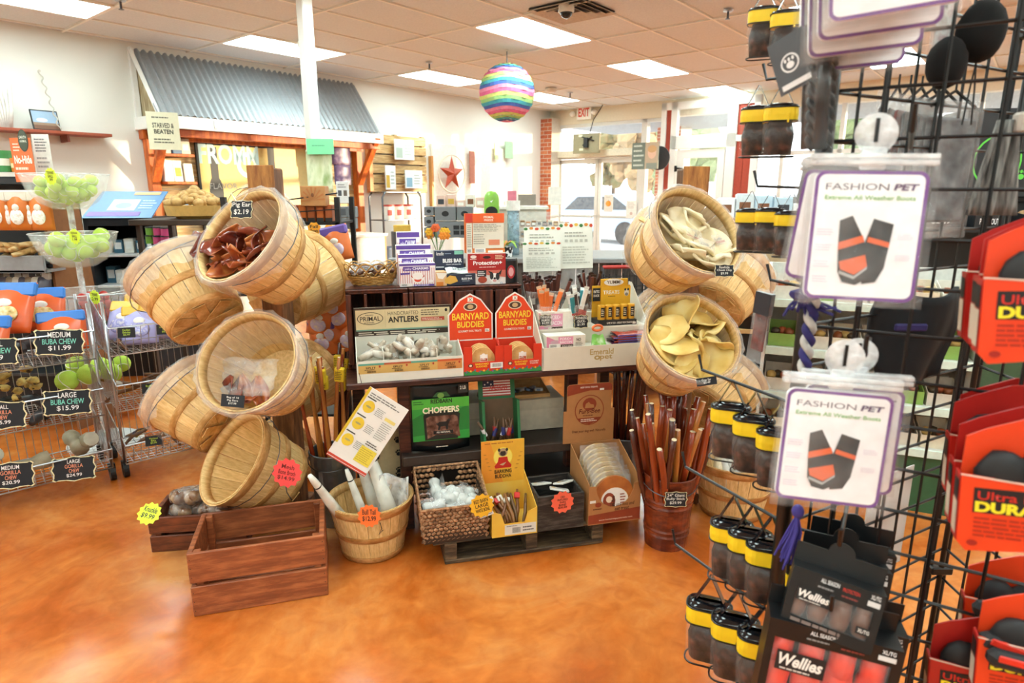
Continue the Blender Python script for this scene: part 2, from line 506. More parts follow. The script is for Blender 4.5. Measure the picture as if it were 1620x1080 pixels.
# only tiles that the room covers
vis = []
for i in range(-5, 8):
    for j in range(-20, 3):
        e, n = E0 + TE * i, N0 + TN * j
        if e + TE < W_WALL or e > E_WALL or n + TN < S_WALL or n > N_WALL: continue
        M = T(e, n, 0)
        if (i, j) in LAMPS:
            t = thing('ceiling_light', 'flat white lit ceiling panel set flush among the tiles', 'light', RMAT @ M, 'lit panels in the ceiling grid')
            link('diffuser', lamp_me, t); link('lamp_frame', frame_me, t)
            continue
        vis.append((M, (RMAT @ M @ Vector((TE / 2, TN / 2, CEIL)))))
vis.sort(key=lambda q: q[1].length if q[1].y > .5 else 50 + q[1].length)
far = MB()
for k, (M, c) in enumerate(vis):
    if k < 280 and c.y > 0: link('ceiling_tile', tile_me, ceil, M)
    else: far.box(.014, .014, CEIL + .012, TE - .014, TN - .014, CEIL + .03, 0, M)
fo = ob('ceiling_tiles', far, TILE, ceil); fo['kind'] = 'stuff'

# ------------------------------------------------ door wall (east): x = right along -NX from the corner, y = away
def EW(n): return N_WALL - n            # room n -> x along the door wall
DW = EMAT @ T(-N_WALL, E_WALL, 0)       # local x=0 at the corner n=8, y=0 wall plane
ALU = C('#d9d8d2', .45, .0, .04); PAINTW = C('#e9e8e3', .5, var=.02); BARN = C('#a8402a', .6, var=.1)
mb = MB()
mb.box(0, 0, 2.78, 14, .2, CEIL + .1)                    # header above the glazing
mb.box(8.0, 0, 0, 14, .2, 2.78); mb.box(0, 0, 0, .12, .2, 2.78)
mb.box(4.6, 0, 0, 8.0, .2, .45)
struct('wall_east', mb, C('#e0d6bf', .6, var=.03), DW)
# storefront frame and double door
st = thing('window_1', 'aluminium storefront entrance with transom panes and side light', 'entrance', DW); st['kind'] = 'structure'
fb = MB()
X0, XM, X1, X2 = .2, 1.15, 2.08, 2.55
for x0, x1 in ((X0 - .08, X0), (X1, X1 + .11), (X2, X2 + .06)): fb.box(x0, .02, 0, x1, .14, 2.78)
fb.box(X0, .02, 2.12, X2, .14, 2.26); fb.box(X0, .02, 2.72, X2, .14, 2.78)
ob('window_frame', fb, ALU, st)
ob('operator_box', MB().bbox(X0 + .02, -.1, 2.14, X1 - .05, .02, 2.27, .01), C('#d8d2bd', .5), st)
GLASS = FILM('#eef4f5', .06, .03, 'glass')
for (a, z0, c, z1) in ((X0, 2.26, X1, 2.72), (X1 + .11, .1, X2, 2.12), (X1 + .11, 2.26, X2, 2.72)):
    ob('pane', MB().box(a, .075, z0, c, .085, z1), GLASS, st)
for k, (a, c) in enumerate(((X0 + .005, XM - .005), (XM + .005, X1 - .005))):
    d = thing('door_%d' % (k + 1), 'glazed aluminium shop door beside the brick pier' if k == 0 else 'glazed aluminium shop door with a pumpkin poster', 'door', DW); d['kind'] = 'structure'
    m2 = MB(); m2.box(a, .05, 0, a + .07, .1, 2.11); m2.box(c - .07, .05, 0, c, .1, 2.11); m2.box(a, .05, 0, c, .1, .18); m2.box(a, .05, 2.03, c, .1, 2.11); m2.box(a, .05, .98, c, .09, 1.02)
    ob('door_frame', m2, ALU, d)
    ob('pane', MB().box(a + .07, .07, .18, c - .07, .078, .98), GLASS, d); ob('pane', MB().box(a + .07, .07, 1.02, c - .07, .078, 2.03), GLASS, d)
    ob('push_bar', MB().box(a + .1, -.0, .97, c - .1, .03, 1.0).box(a + .1, .03, .97, a + .13, .06, 1.0).box(c - .13, .03, .97, c - .1, .06, 1.0), STEEL, d)
# right hand shop windows
wn2 = thing('window_2', 'wide bright shop window right of the white barn door', 'window', DW); wn2['kind'] = 'structure'
wb = MB()
for x in (4.6, 5.45, 6.3, 7.15, 7.95): wb.box(x, .02, .45, x + .06, .14, 2.78)
wb.box(4.6, .02, .45, 8.0, .14, .52); wb.box(4.6, .02, 2.05, 8.0, .14, 2.11)
ob('window_frame', wb, ALU, wn2)
for x in (4.66, 5.51, 6.36, 7.21):
    ob('pane', MB().box(x, .075, .52, x + .79, .083, 2.05), GLASS, wn2); ob('pane', MB().box(x, .075, 2.11, x + .79, .083, 2.78), GLASS, wn2)

# brick pier in the corner, brick by brick
def bricks(parent, w, d, z0, z1, ch=.0757, bl=.2):
    BR = [MOTTLE([a, c], 14, .8, .2, 3, 'brick') for a, c in (('#a8502f', '#c06a42'), ('#b5613b', '#cf8155'), ('#9a4526', '#b75f3a'))]
    mes = [MB().bbox(0, 0, 0, bl - .012, .09, ch - .012, .004).mesh('brick', [m]) for m in BR]
    mesh_h = [MB().bbox(0, 0, 0, bl / 2 - .012, .09, ch - .012, .004).mesh('brick', [m]) for m in BR]
    n = int((z1 - z0) / ch)
    for k in range(n):
        z = z0 + k * ch; x = 0
        first = k % 2
        while x < w - .02:
            half = (first and x == 0) or x + bl > w + .02
            link('brick', (mesh_h if half else mes)[random.randrange(3)], parent, T(x, rnd(0, .004), z)); x += bl / 2 if half else bl
        y = .1
        while y < d - .05:
            link('brick', mes[random.randrange(3)], parent, T(.09, y, z) @ RZ(90)); y += bl
pier = thing('brick_pier', 'red brick pier in the corner beside the entrance', 'brick pier', DW @ T(-.02, -.32, 0))
ob('mortar', MB().box(.008, .008, 0, .29, .3, 2.9), C('#cbbfae', .8), pier)
bricks(pier, .3, .3, .7, 2.9)
pier2 = thing('brick_pillar', 'red brick porch pillar outside the glass doors', 'brick pillar', DW @ T(.78, 3.2, 0))
ob('mortar', MB().box(.01, .01, 0, .59, .6, 3.4), C('#d8cbb8', .8), pier2)
bricks(pier2, .6, .6, 0, 3.3)
# outside ground, soffit, trees, cars
struct('ground_outside', MB().box(E_WALL + .2, -30, -.15, 60, 40, -.02), C('#b9bcbc', .9), RMAT)
struct('porch_soffit', MB().box(E_WALL + .2, -8, 2.95, E_WALL + 4.2, 9, 3.1), C('#a7a6a4', .8), RMAT)

# white barn style partition with red panels
vb = thing('barn_partition', 'white barn style doorway with red panels and high windows', 'partition', DW @ T(2.6, -.25, 0)); 
m2 = MB(); W2 = 1.72
for x0, x1 in ((0, .09), (.19, .3), (1.2, 1.36), (1.62, W2)): m2.box(x0, 0, 0, x1, .1, 2.98)
m2.box(0, 0, 2.86, W2, .1, 2.98); m2.box(.19, 0, 2.2, 1.36, .1, 2.42); m2.box(1.2, 0, 2.28, W2, .1, 2.38)
ob('frame', m2, PAINTW, vb)
for k, (x0, x1, z0, z1) in enumerate(((.09, .19, 0, 2.86), (1.36, 1.49, 0, 2.28), (1.49, 1.62, 0, 2.28), (1.36, 1.62, 2.38, 2.86))):
    ob('red_panel', MB().bbox(x0 + .002, .03, z0, x1 - .002, .07, z1, .004), BARN, vb, label='barn red board panel')
ob('pane', MB().box(.3, .045, 2.42, 1.2, .055, 2.86), GLASS, vb)
d = ob('door', MB().box(.32, .02, 0, .46, .08, 2.18).box(1.06, .02, 0, 1.18, .08, 2.18).box(.46, .02, 2.04, 1.06, .08, 2.18).box(.46, .02, 0, 1.06, .08, 1.0), PAINTW, vb)
ob('pane', MB().box(.46, .045, 1.0, 1.06, .055, 2.04), GLASS, d)
ob('hinge', MB().box(.3, -.005, 1.82, .34, .02, 1.92).prism([(.34, 1.86), (.46, 1.87), (.46, 1.875), (.34, 1.89)], -.002, .02), BLACK, d)

# awning over the counter on the north wall
AW0, AW1 = 3.11, 6.14
aw = thing('shed_awning', 'corrugated grey metal shed roof with white fascia and orange timber braces', 'awning', RMAT @ T(AW0, N_WALL, 0))
L = AW1 - AW0; PRJ = .56
def corr(u, v):
    x = u * L; y = -v * PRJ; z = 3.0 - v * .72
    return Vector((x, y, z)) + Vector((0, -.79, .61)) * (.014 * math.sin(2 * PI * x / .076))
ob('metal_roof', MB().sheet(corr, 320, 1, .003), C('#a5aaae', .45, .5, .06), aw)
ob('fascia', MB().box(-.02, -PRJ - .02, 2.14, L + .02, -PRJ + .02, 2.27).box(-.02, -PRJ, 2.14, .02, 0, 2.27).box(L - .02, -PRJ, 2.14, L + .02, 0, 2.27), PAINTW, aw)
for x in (.06, L - .06):
    ob('gable_panel', MB().add([(x, -.02, 2.27), (x, -PRJ + .02, 2.27), (x, -.02, 2.96)], [(0, 1, 2)]).add([(x + .02, -.02, 2.27), (x + .02, -PRJ + .02, 2.27), (x + .02, -.02, 2.96)], [(2, 1, 0)]), WOOD('#cbbd9b', '#9a8762', 4, (12, 12, 1), .7), aw)
ob("gable_trim", MB().box(0, -.05, 2.2, .05, 0, 3.0).tube([(.02, -.02, 3.0), (.02, -PRJ, 2.27)], .025, 4), PAINTW, aw)
TIMB = WOOD('#d8732a', '#b4531a', 4, (6, 6, 1), .5, .1, 'timber')
for x in (.03, L - .13):
    ob('post', MB().bbox(x, -.14, 0, x + .1, -.02, 2.14, .005), TIMB, aw)
    ob('brace', MB().bbox(-.045, -.03, 0, .045, .03, .78, .004, M=T(x + .05, -.12, 1.58) @ RX(35)), TIMB, aw)
ob('beam', MB().bbox(0, -PRJ + .04, 2.06, L, -PRJ + .12, 2.14, .005).bbox(0, -.14, 2.04, L, -.02, 2.14, .005), TIMB, aw)
for x0, x1 in ((.1, .72), (L - .9, L - .1)):
    for k in range(12): ob('wall_slat', MB().bbox(x0, -.02, .3 + .15 * k, x1, -.004, .3 + .15 * k + .143, .002), WOOD('#d2b98c', '#b08f5f', 4, (1, 9, 9), .6), aw)
# the wooden fascia clips
for x in (.6, 1.2, 2.3): ob('clip', MB().box(x, -PRJ - .03, 2.17, x + .03, -PRJ - .02, 2.26), PAINTW, aw)

# white steel pole
pp = RM(3.37, 5.0)
pole = thing('steel_pole', 'slim white square steel column between floor and ceiling', 'column', TV(pp) @ RZ(math.degrees(ROOM_YAW)))
ob('shaft', MB().bbox(-.05, -.05, 0, .05, .05, CEIL - .01, .008), C('#e6e6e0', .4, var=.02), pole)
ob('clip', MB().box(.05, -.02, 2.52, .06, .0, 2.56).box(.05, -.02, 2.3, .06, 0, 2.33), C('#b9b9b2', .5), pole)
# =================================================================== BUSHEL BASKETS ON TWO WOODEN TREES
BR_, BB_, BH_ = .188, .135, .26           # rim radius, base radius, depth of a basket
NST = 22
def rad(z): return BR_ + (BR_ - BB_) * z / BH_      # z from 0 (rim) to -BH_
def stave_mesh(w, name):
    a = 2 * PI / NST * w
    def fn(u, v):
        z = -BH_ * v; t = (u - .5) * a; r = rad(z)
        return Vector((r * math.cos(t), r * math.sin(t), z))
    return MB().sheet(fn, 2, 3, .004).mesh('stave', [BASKETW])
STAVES = [stave_mesh(.97, 'a'), stave_mesh(.93, 'b')]
def hoop_mesh(z0, z1, off, mat, name):
    r0, r1 = rad(z0) + off, rad(z1) + off; t = .005
    return MB().lathe([(r0, z0), (r1, z1), (r1 - t, z1), (r0 - t, z0), (r0, z0)], 40).mesh(name, [mat], True)
RIM_O = hoop_mesh(.006, -.032, .007, BASKETB, 'rim_band'); RIM_I = hoop_mesh(.006, -.03, -.002, BASKETW, 'inner_rim_band')
MID_B = hoop_mesh(-.125, -.152, .006, BASKETB, 'middle_band'); LOW_B = hoop_mesh(-.232, -.258, .006, BASKETB, 'lower_band')
SLAT = MB().bbox(-BB_ + .004, -.024, -.002, BB_ - .004, .024, .002, .001).mesh('bottom_slat', [BASKETB])
BDISC = MB().lathe([(0, -BH_ + .006), (BB_ - .002, -BH_ + .006), (BB_ - .002, -BH_ + .002), (0, -BH_ + .002)], 32).mesh('bottom_board', [BASKETW])
hp = []
for k in range(13):
    t = PI * k / 12; hp.append((math.cos(t) * (BR_ + .012), -math.sin(t) * (BR_ + .014), -.02 - .05 * math.sin(t)))
HANDLE = MB().tube(hp, .0018, 5).mesh('wire_handle', [DSTEEL])
def liner_mesh(seed, hang=.07):
    rg = random.Random(seed); n = 48; wob = [rg.uniform(-1, 1) for _ in range(n)]
    prof = [(-.2, -.004), (-.12, -.004), (-.05, -.006), (0, -.004), (.014, .006), (.006, .018), (-.03, .022), (-hang, .026)]
    vs = []; fs = []
    for i, (z, off) in enumerate(prof):
        for k in range(n):
            t = 2 * PI * k / n; j = wob[k] * (.002 if i < 4 else .006); zz = z + (wob[(k * 7) % n] * .018 if i == len(prof) - 1 else 0)
            r = rad(min(0, z)) + off + j; vs.append((r * math.cos(t), r * math.sin(t), zz))
    for i in range(len(prof) - 1):
        for k in range(n): fs.append((i * n + k, i * n + (k + 1) % n, (i + 1) * n + (k + 1) % n, (i + 1) * n + k))
    return MB().add(vs, fs).mesh('plastic_liner', [LINER], True)
LINERS = [liner_mesh(3), liner_mesh(8, .1)]
def basket(M, label, liner=None, scale=1.0, handle=True, spin=0):
    t = thing('bushel_basket', label, 'basket', M @ SC(scale, scale, scale) @ RZ(spin), 'wooden bushel baskets')
    for k in range(NST): link('stave', STAVES[k % 2], t, RZ(360 / NST * k))
    link('rim_band', RIM_O, t); link('inner_rim_band', RIM_I, t); link('middle_band', MID_B, t); link('lower_band', LOW_B, t)
    link('bottom_board', BDISC, t)
    for k in range(4): link('bottom_slat', SLAT, t, T(0, 0, -BH_ - .001 - .003 * k) @ RZ(45 * k + 12))
    if handle: link('wire_handle', HANDLE, t, RZ(90))
    if liner is not None: link('plastic_liner', LINERS[liner], t)
    return M
BKT = {}
for key, u, v, Y, ax, liner, label, spin in (
    ('pigear', 379, 372, 2.26, (-.42, .42, .80), 0, 'lined bushel basket of reddish pig ears high on the wooden tree', 20),
    ('left_up', 281, 430, 2.50, (-.58, .76, -.25), 1, 'lined bushel basket tipped away beside the pig ear basket', 0),
    ('back_up', 428, 350, 3.2, (.35, .55, -.72), 0, 'bushel basket facing away behind the pig ear basket', 60),
    ('right_up', 494, 431, 3.06, (.36, .46, -.80), None, 'bushel basket showing its slatted underside below the pig ears', 10),
    ('bag10', 391, 572, 2.22, (-.15, .34, .93), 1, 'lined bushel basket holding one plastic pack of brown pig ears', 30),
    ('left_low', 290, 618, 2.64, (-.80, .56, -.2), 0, 'lined bushel basket tilted sideways above the bone crate', 45),
    ('crate_bk', 368, 724, 2.36, (-.56, .46, .69), None, 'empty bushel basket leaning on the bone crate', 15),
    ('back_low', 498, 588, 3.08, (.45, .5, -.74), None, 'bushel basket partly hidden behind the tied bully sticks', 0),
    ('back_floor', 458, 712, 3.15, (.35, .35, -.8), None, 'lowest bushel basket in shadow behind the tin bucket', 33),
    ('chips', 1105, 364, 2.42, (.36, .40, .84), 0, 'lined bushel basket of cream rawhide chips high on its tree', 70),
    ('r_back', 1038, 378, 3.3, (-.45, .42, -.78), 1, 'bushel basket facing away behind the rawhide chip basket', 25),
    ('r_right', 1160, 434, 2.98, (.52, .62, -.45), 1, 'bushel basket tipped away below the rawhide chip basket', 0),
    ('ears', 1096, 532, 2.4, (.16, .48, .86), 0, 'lined bushel basket heaped with pale yellow cow ears', 40),
    ('r_lowback', 1036, 498, 3.32, (-.5, .5, -.7), 0, 'bushel basket tucked behind the cow ear basket', 12),
    ('r_lowright', 1158, 600, 3.1, (.62, .5, -.4), 1, 'lined bushel basket low on the tree under the cow ears', 5)):
    p = PY(u, v, Y); BKT[key] = basket(axis_frame(p, cam_axis(*ax), spin), label, liner, 1.1 if key == 'right_up' else 1.0)
# floor baskets
p = PZ(578, 898, 0) + Vector((0, .15, 0))
BKT['tails'] = basket(T(p.x, p.y, BH_ * .9 + .003), 'round bushel basket of white wrapped bull tails on the floor', None, .9, False, 7)
BKT['rolls'] = basket(T(1.03, 2.72, BH_ + .003), 'round bushel basket of plastic wrapped rolls beside the bully stick bucket', None, 1.0, False, 3)

for nm, x, y, lbl, b_ in (('left', -1.01, 2.69, 'tall brown wooden post carrying the pig ear baskets', -8), ('right', .77, 2.8, 'tall brown wooden post carrying the rawhide chip baskets', 8)):
    t = thing('basket_tree', lbl, 'display stand', T(x, y, 0) @ RZ(b_), 'wooden basket trees')
    PW = WOOD('#8a5a34', '#5f3a1f', 5, (7, 7, 1), .55, .2, 'post_wood')
    ob('post', MB().bbox(-.05, -.045, .05, .05, .045, 1.55, .006), PW, t)
    ob('top_board', MB().bbox(-.058, -.052, 1.42, .058, -.045, 1.56, .002), WOOD('#b9803f', '#8a5526', 5, (6, 6, 1), .5, .2, 'board'), t)
    for a in (0, 90): ob('foot', MB().bbox(-.12, -.045, 0, .12, .045, .05, .004, M=T(0, 0, .0 if a else .001) @ RZ(a)), PW, t)
    for k, (z, a) in enumerate(((1.3, 80), (1.22, 200), (1.18, 320), (.85, 90), (.8, 210), (.78, 330), (.45, 30))):
        ob('dowel', MB().tube([(0, 0, 0), (.0, .09, .03)], .011, 8, M=T(0, 0, z) @ RZ(a)), BASKETW, t)
st_ = MB().tube([(0, 0, 0), (0, 0, .14)], .011, 8)
p = PY(1014, 346, 2.72)
ob('wooden_peg', st_, BASKETW, None, axis_frame(p, PY(1036, 358, 2.62) - p), label='short wooden peg sticking out beside the rawhide chip basket', cat='peg')

# ------------------------------------------------------------------ things inside the baskets
def ear_mesh(seed, L=.14, W=.09, curl=.6, mats=None, name='pig_ear', th=.004, rnd_=.35, pw=.8):
    rg = random.Random(seed); a, b, c, d = [rg.uniform(-1, 1) for _ in range(4)]
    def fn(u, v):
        w = W * (math.sin(PI * (.12 + .8 * u)) ** pw) * (1 - rnd_ * u)
        x = (v - .5) * w; y = (u - .5) * L
        z = curl * (x * x) * 9 * (1 + .5 * a) - curl * .03 * math.sin(u * 3 + b * 2) + .012 * c * math.sin(6 * u + 8 * v) + .008 * d * math.cos(9 * v)
        return Vector((x, y, z))
    return MB().sheet(fn, 9, 6, th).mesh(name, [mats], True)
PIGM = MOTTLE(['#6a2614', '#9a4422', '#bf6a34', '#d99554'], 16, .28, .25, 4, 'pig_ear', coat=.3)
PIG2 = MOTTLE(['#4a1a14', '#7a3222', '#a8563c'], 12, .25, .25, 4, 'pig_ear_dark', coat=.3)
PIGS = [ear_mesh(s, .15, .10, rnd(.5, 1.3), m) for s, m in ((1, PIGM), (2, PIG2), (3, PIGM), (4, PIG2), (5, PIGM))]
YEL = MOTTLE(['#c9963c', '#e3c06a', '#efd88e', '#f4e6b0'], 7, .5, .25, 4, 'cow_ear')
COWS = [ear_mesh(s, .17, .17, rnd(.2, .6), YEL, 'cow_ear', .006, .12, .5) for s in (21, 22, 23, 24)]
CHIPM = MOTTLE(['#d2bd8d', '#e6d6b0', '#efe6cd'], 9, .6, .15, 4, 'rawhide')
CHIPS = [ear_mesh(s, .14, .14, rnd(.2, .6), CHIPM, 'rawhide_chip', .01, .1, .35) for s in (31, 32, 33)]
def in_basket(key, spots, meshes, name, label, cat, group, depth=(.05, .1), tilt=55, sc=(1, 1)):
    M = BKT[key]; c = M.translation; ax = (M.to_3x3() @ Vector((0, 0, 1))).normalized()
    for i, (u, v) in enumerate(spots):
        p = plane_hit(u, v, c - ax * rnd(*depth), ax)
        R = Euler((math.radians(rnd(-tilt, tilt)), math.radians(rnd(-tilt, tilt)), rnd(0, 6.3))).to_matrix().to_4x4()
        s = rnd(*sc); o = link(name, meshes[i % len(meshes)], None, TV(p) @ axis_frame((0, 0, 0), ax * .7 + Vector((0, 0, .6))) @ R @ SC(s, s, s))
        lab(o, label, cat, group)
rg = random.Random(5)
sp = [(rg.uniform(322, 432), rg.uniform(375, 425)) for _ in range(26)]
sp = [(u, v) for u, v in sp if (u - 378) ** 2 / 58 ** 2 + (v - 385) ** 2 / 46 ** 2 < 1] + [(330, 385), (345, 375), (360, 405), (375, 385), (395, 395), (412, 380), (420, 400), (350, 418), (385, 418), (405, 415)]
in_basket('pigear', sp, PIGS, 'pig_ear', 'glossy reddish brown pig ear in the high basket', 'pig ear', 'loose pig ears', (.03, .09), 60, (.8, 1.05))
in_basket('ears', [(1060, 520), (1080, 500), (1105, 505), (1125, 520), (1075, 545), (1100, 550), (1130, 545), (1055, 545), (1095, 575), (1120, 570), (1070, 570)], COWS, 'cow_ear', 'pale yellow dried cow ear in the lined basket', 'cow ear', 'yellow cow ears', (.0, .06), 45, (.75, 1.05))
in_basket('chips', [(1070, 365), (1085, 378), (1095, 360), (1110, 375), (1125, 385), (1140, 395), (1105, 395), (1125, 402), (1085, 350), (1145, 408), (1068, 378), (1078, 395), (1060, 360), (1092, 405), (1112, 412), (1100, 345)], CHIPS, 'rawhide_chip', 'thick cream rawhide cheek chip in the high basket', 'rawhide chip', 'rawhide cheek chips', (.01, .06), 40, (.8, 1.0))
# printed sleeves among the chips
for i, (u, v) in enumerate(((1098, 370), (1118, 388), (1140, 378))):
    M = BKT['chips']; ax = (M.to_3x3() @ Vector((0, 0, 1))).normalized(); p = plane_hit(u, v, M.translation - ax * .005, ax)
    t = thing('chip_packet', 'clear packet with red printed oval lying on the rawhide chips', 'packet', TV(p) @ axis_frame((0, 0, 0), ax) @ RZ(rnd(-40, 40)) @ RX(rnd(-20, 20)) @ RX(90), 'printed chip packets')
    ob('wrapper', MB().bbox(-.035, -.006, -.025, .035, .006, .025, .004), WRAP, t)
    f = Face(t, T(0, -.0065, 0)); f.text('CHEEK', -.026, .002, .026, .012, '#a8241c', .03).text('CHIP', -.02, -.014, .016, -.003, '#3a2018', .02); f.done()
# packs in the lower lined basket
M = BKT['bag10']; ax = (M.to_3x3() @ Vector((0, 0, 1))).normalized()
p = plane_hit(395, 607, M.translation - ax * .14, ax)
t = thing('ear_pack', 'clear plastic pack of brown pig ear pieces in the lined basket', 'packet', TV(p) @ axis_frame((0, 0, 0), ax))
for i in range(5): link('ear', PIGS[(i * 2 + 1) % 5], t, T(-.07 + .033 * i, -.02 + rnd(-.01, .01), rnd(0, .02)) @ RZ(rnd(-30, 30)) @ RX(rnd(-40, 40)) @ SC(.75, .75, .75))
def bagfn(u, v): return Vector(((u - .5) * .24, (v - .5) * .15 + .02, .035 + .012 * math.sin(9 * u) * math.cos(7 * v) + .01 * math.sin(17 * v)))
ob('bag', MB().sheet(bagfn, 10, 8, .001), WRAP, t, smooth=True)
# tags on the baskets
def facing(p, yaw=0, pitch=0, roll=0):
    return TV(p) @ RZ(yaw) @ RX(pitch) @ RY(roll)
chalk_tag(facing(PY(382, 331, 2.16), -10, -13), .085, .065, ['Pig Ear', '$2.19'], 'black scalloped chalk tag reading Pig Ear')
chalk_tag(facing(PY(368, 634, 2.08), 0, -13, 5), .08, .042, ['Bag of 10', 'Pig Ears', '$17.99'], 'black paper tag reading Bag of 10 Pig Ears', plain=True)
chalk_tag(facing(PY(1146, 428, 2.3), 0, -13, 0), .075, .048, ['Rawhide', 'Cheek Chip', '$9.99'], 'black scalloped tag reading Rawhide Cheek Chip')
chalk_tag(facing(PY(1118, 603, 2.26), 0, -13, -8), .075, .03, ['Cow Ear', '$2.49'], 'small black tag clipped under the cow ear basket', plain=True)
# strings of the pig ear tag
ob('tag_string', MB().tube([PY(366, 306, 2.17), PY(374, 318, 2.165), PY(382, 318, 2.165), PY(392, 306, 2.17)], .0012, 4), WHITE, label='white string holding the Pig Ear tag', cat='string')
# =================================================================== CENTRAL TABLE; local x right, y away, z up
TBY = 14.0
TB = T(0, 2.57, 0) @ RZ(TBY)
def at_t(x, y, z, yaw=0, pitch=0, roll=0): return TB @ T(x, y, z) @ RZ(yaw) @ RX(pitch) @ RY(roll)
t = thing('display_table', 'dark brown wooden display table with lower shelves', 'table', TB)
ob('table_top', MB().bbox(-.68, 0, .683, .69, .58, .708, .004), DARKW, t)
for x, y in ((-.45, .1), (.3, .1), (-.64, .5), (.62, .5)): ob('leg', MB().bbox(x - .025, y - .025, 0, x + .025, y + .025, .683, .004), DARKW, t)
ob('apron', MB().bbox(-.62, .5, .6, .62, .525, .683, .003), DARKW, t)
ob('middle_shelf', MB().bbox(-.47, .03, .34, .42, .5, .365, .003), C('#241c19', .5, var=.2), t)
ob('shelf_rail', MB().bbox(-.47, .005, .33, .42, .03, .372, .003), C('#3a2d26', .5, var=.2), t)
ob('low_shelf', MB().bbox(-.47, .02, .2, .42, .5, .22, .003), C('#1b1614', .5, var=.2), t)
# pallet that carries the front row
t = thing('low_pallet', 'low weathered wooden pallet under the front row of boxes', 'pallet', at_t(0, 0, 0))
ob('bottom_board', MB().bbox(-.335, -.235, 0, .34, .1, .018, .003), GREYW, t)
for x in (-.335, 0, .29): ob('block', MB().bbox(x, -.235, .018, x + .05, .1, .09, .003), GREYW, t)
for y in (-.235, -.12, .0): ob('deck_board', MB().bbox(-.38, y, .0905, .46, y + .1, .1, .003), GREYW, t)

def wood_crate(name, label, M, w, d, h, wood, boards=2, gap=.016, th=.011, bottom=True, posts=True, base=0.0):
    t = thing(name, label, 'crate', M)
    bh = (h - gap * (boards - 1)) / boards
    me_f = MB().bbox(0, 0, 0, w, th, bh, .0025).mesh('board', [wood]); me_s = MB().bbox(0, 0, 0, th * 1.5, d - 2 * th, bh, .0025).mesh('end_board', [wood])
    for i in range(boards):
        z = i * (bh + gap)
        link('board', me_f, t, T(0, 0, z)); link('board', me_f, t, T(0, d - th, z))
        link('end_board', me_s, t, T(0, th, z)); link('end_board', me_s, t, T(w - th * 1.5, th, z))
    if posts:
        for x in (th * 1.5, w - th * 3.5):
            for y in (th, d - th * 3): ob('corner_post', MB().bbox(x, y, .002, x + th * 2, y + th * 2, h - .003, .002), wood, t)
    if bottom:
        for k in range(3): ob('bottom_board', MB().bbox(th * 1.5, th + k * (d - 2 * th) / 3, .001, w - th * 1.5, th + (k + .93) * (d - 2 * th) / 3, .009, .002), wood, t)
    nb = MB()
    for i in range(boards):
        for x in (.008, w - .008):
            for q in (.2, .5, .8): nb.tube([(x, -.0008, i * (bh + gap) + bh * q), (x, .002, i * (bh + gap) + bh * q)], .0018, 5)
    o = ob('nails', nb, C('#2b1a12', .5), t); o['kind'] = 'stuff'
    return t
# big empty crate on the floor in front
pL, pR = PZ(307, 976, 0), PZ(520, 941, 0)
wood_crate('wooden_crate', 'large empty reddish brown wooden crate with two wide boards a side', face_frame(pL, pR), .455, .30, .245, CRATEW, 2, .014, .012)
# small crate of bones
q = PZ(240, 874, 0)
wood_crate('wooden_crate', 'small wooden crate filled with wrapped knuckle bones', TV(q) @ RZ(8), .38, .22, .155, WOOD('#7c4022', '#552712', 5, (1.2, 9, 9), .5, .2, 'crate_wood_dark'), 2, .012, .012)

# crates standing on the table behind the displays (slats upright in front)
def upright_crate(x0, x1, label, slats):
    t = thing('slatted_crate', label, 'crate', at_t(x0, .22, .709)); w = x1 - x0; h = .345
    CW = WOOD('#6b3118', '#43190c', 5, (9, 9, 1.2), .5, .2, 'riser_wood')
    for s0, s1 in slats: ob('slat', MB().bbox(s0, .0, .02, s1, .012, h - .02, .002), CW, t)
    for z in (0, h - .02): ob('rail', MB().bbox(0, .012, z, w, .035, z + .02, .002), CW, t)
    ob('top_panel', MB().bbox(0, .0, h - .008, w, .33, h, .002), CW, t)
    for x in (0, w - .016): ob('side_panel', MB().bbox(x, .012, .0, x + .016, .33, h - .009, .002), CW, t)
    ob('back_panel', MB().bbox(.016, .31, .0, w - .016, .322, h - .01, .002), CW, t)
upright_crate(-.665, -.405, 'dark slatted riser crate behind the antler display', [(0, .022), (.075, .088), (.15, .163), (.238, .26)])
upright_crate(-.40, .10, 'reddish slatted riser crate behind the orange barn boxes', [(0, .018), (.022, .1), (.11, .19), (.2, .28), (.29, .37), (.38, .46), (.48, .5)])

# ---------------------------------------------------------------- antler display
def tray(t, w, d, h0, h1, mat, th=.003, lip=None):
    """open tray, front height h0, back height h1"""
    ob('base', MB().box(0, 0, 0, w, d, .004), mat, t)
    ob('front_panel', MB().box(0, 0, .004, w, th, h0), mat, t)
    ob('back_panel', MB().box(0, d - th, .004, w, d, h1), mat, t)
    for x in (0, w - th): ob('side_panel', MB().add([(x, th, .004), (x + th, th, .004), (x + th, d - th, .004), (x, d - th, .004), (x, th, h0), (x + th, th, h0), (x + th, d - th, h1), (x, d - th, h1)], MB.BF), mat, t)
TRAYM = C('#ddd9cc', .55, var=.03)
t = thing('antler_display', 'cream tray display headed Primal Handcrafted Antlers', 'display box', at_t(-.635, .01, .709))
W = .43; tray(t, W, .19, .088, .15, TRAYM)
for k in (1, 2, 3): ob('divider', MB().box(W * k / 4 - .0015, .004, .004, W * k / 4 + .0015, .187, .12), TRAYM, t)
hd = ob('header_card', MB().box(0, .186, .15, W - .02, .19, .272), CREAM, t)
f = Face(t, T(0, .186, 0)); f.rect(0, .15, W - .02, .272, '#3a2a20').rect(.006, .178, W - .026, .262, '#d9c69a').rect(.006, .172, W - .026, .178, '#6f9a8a')
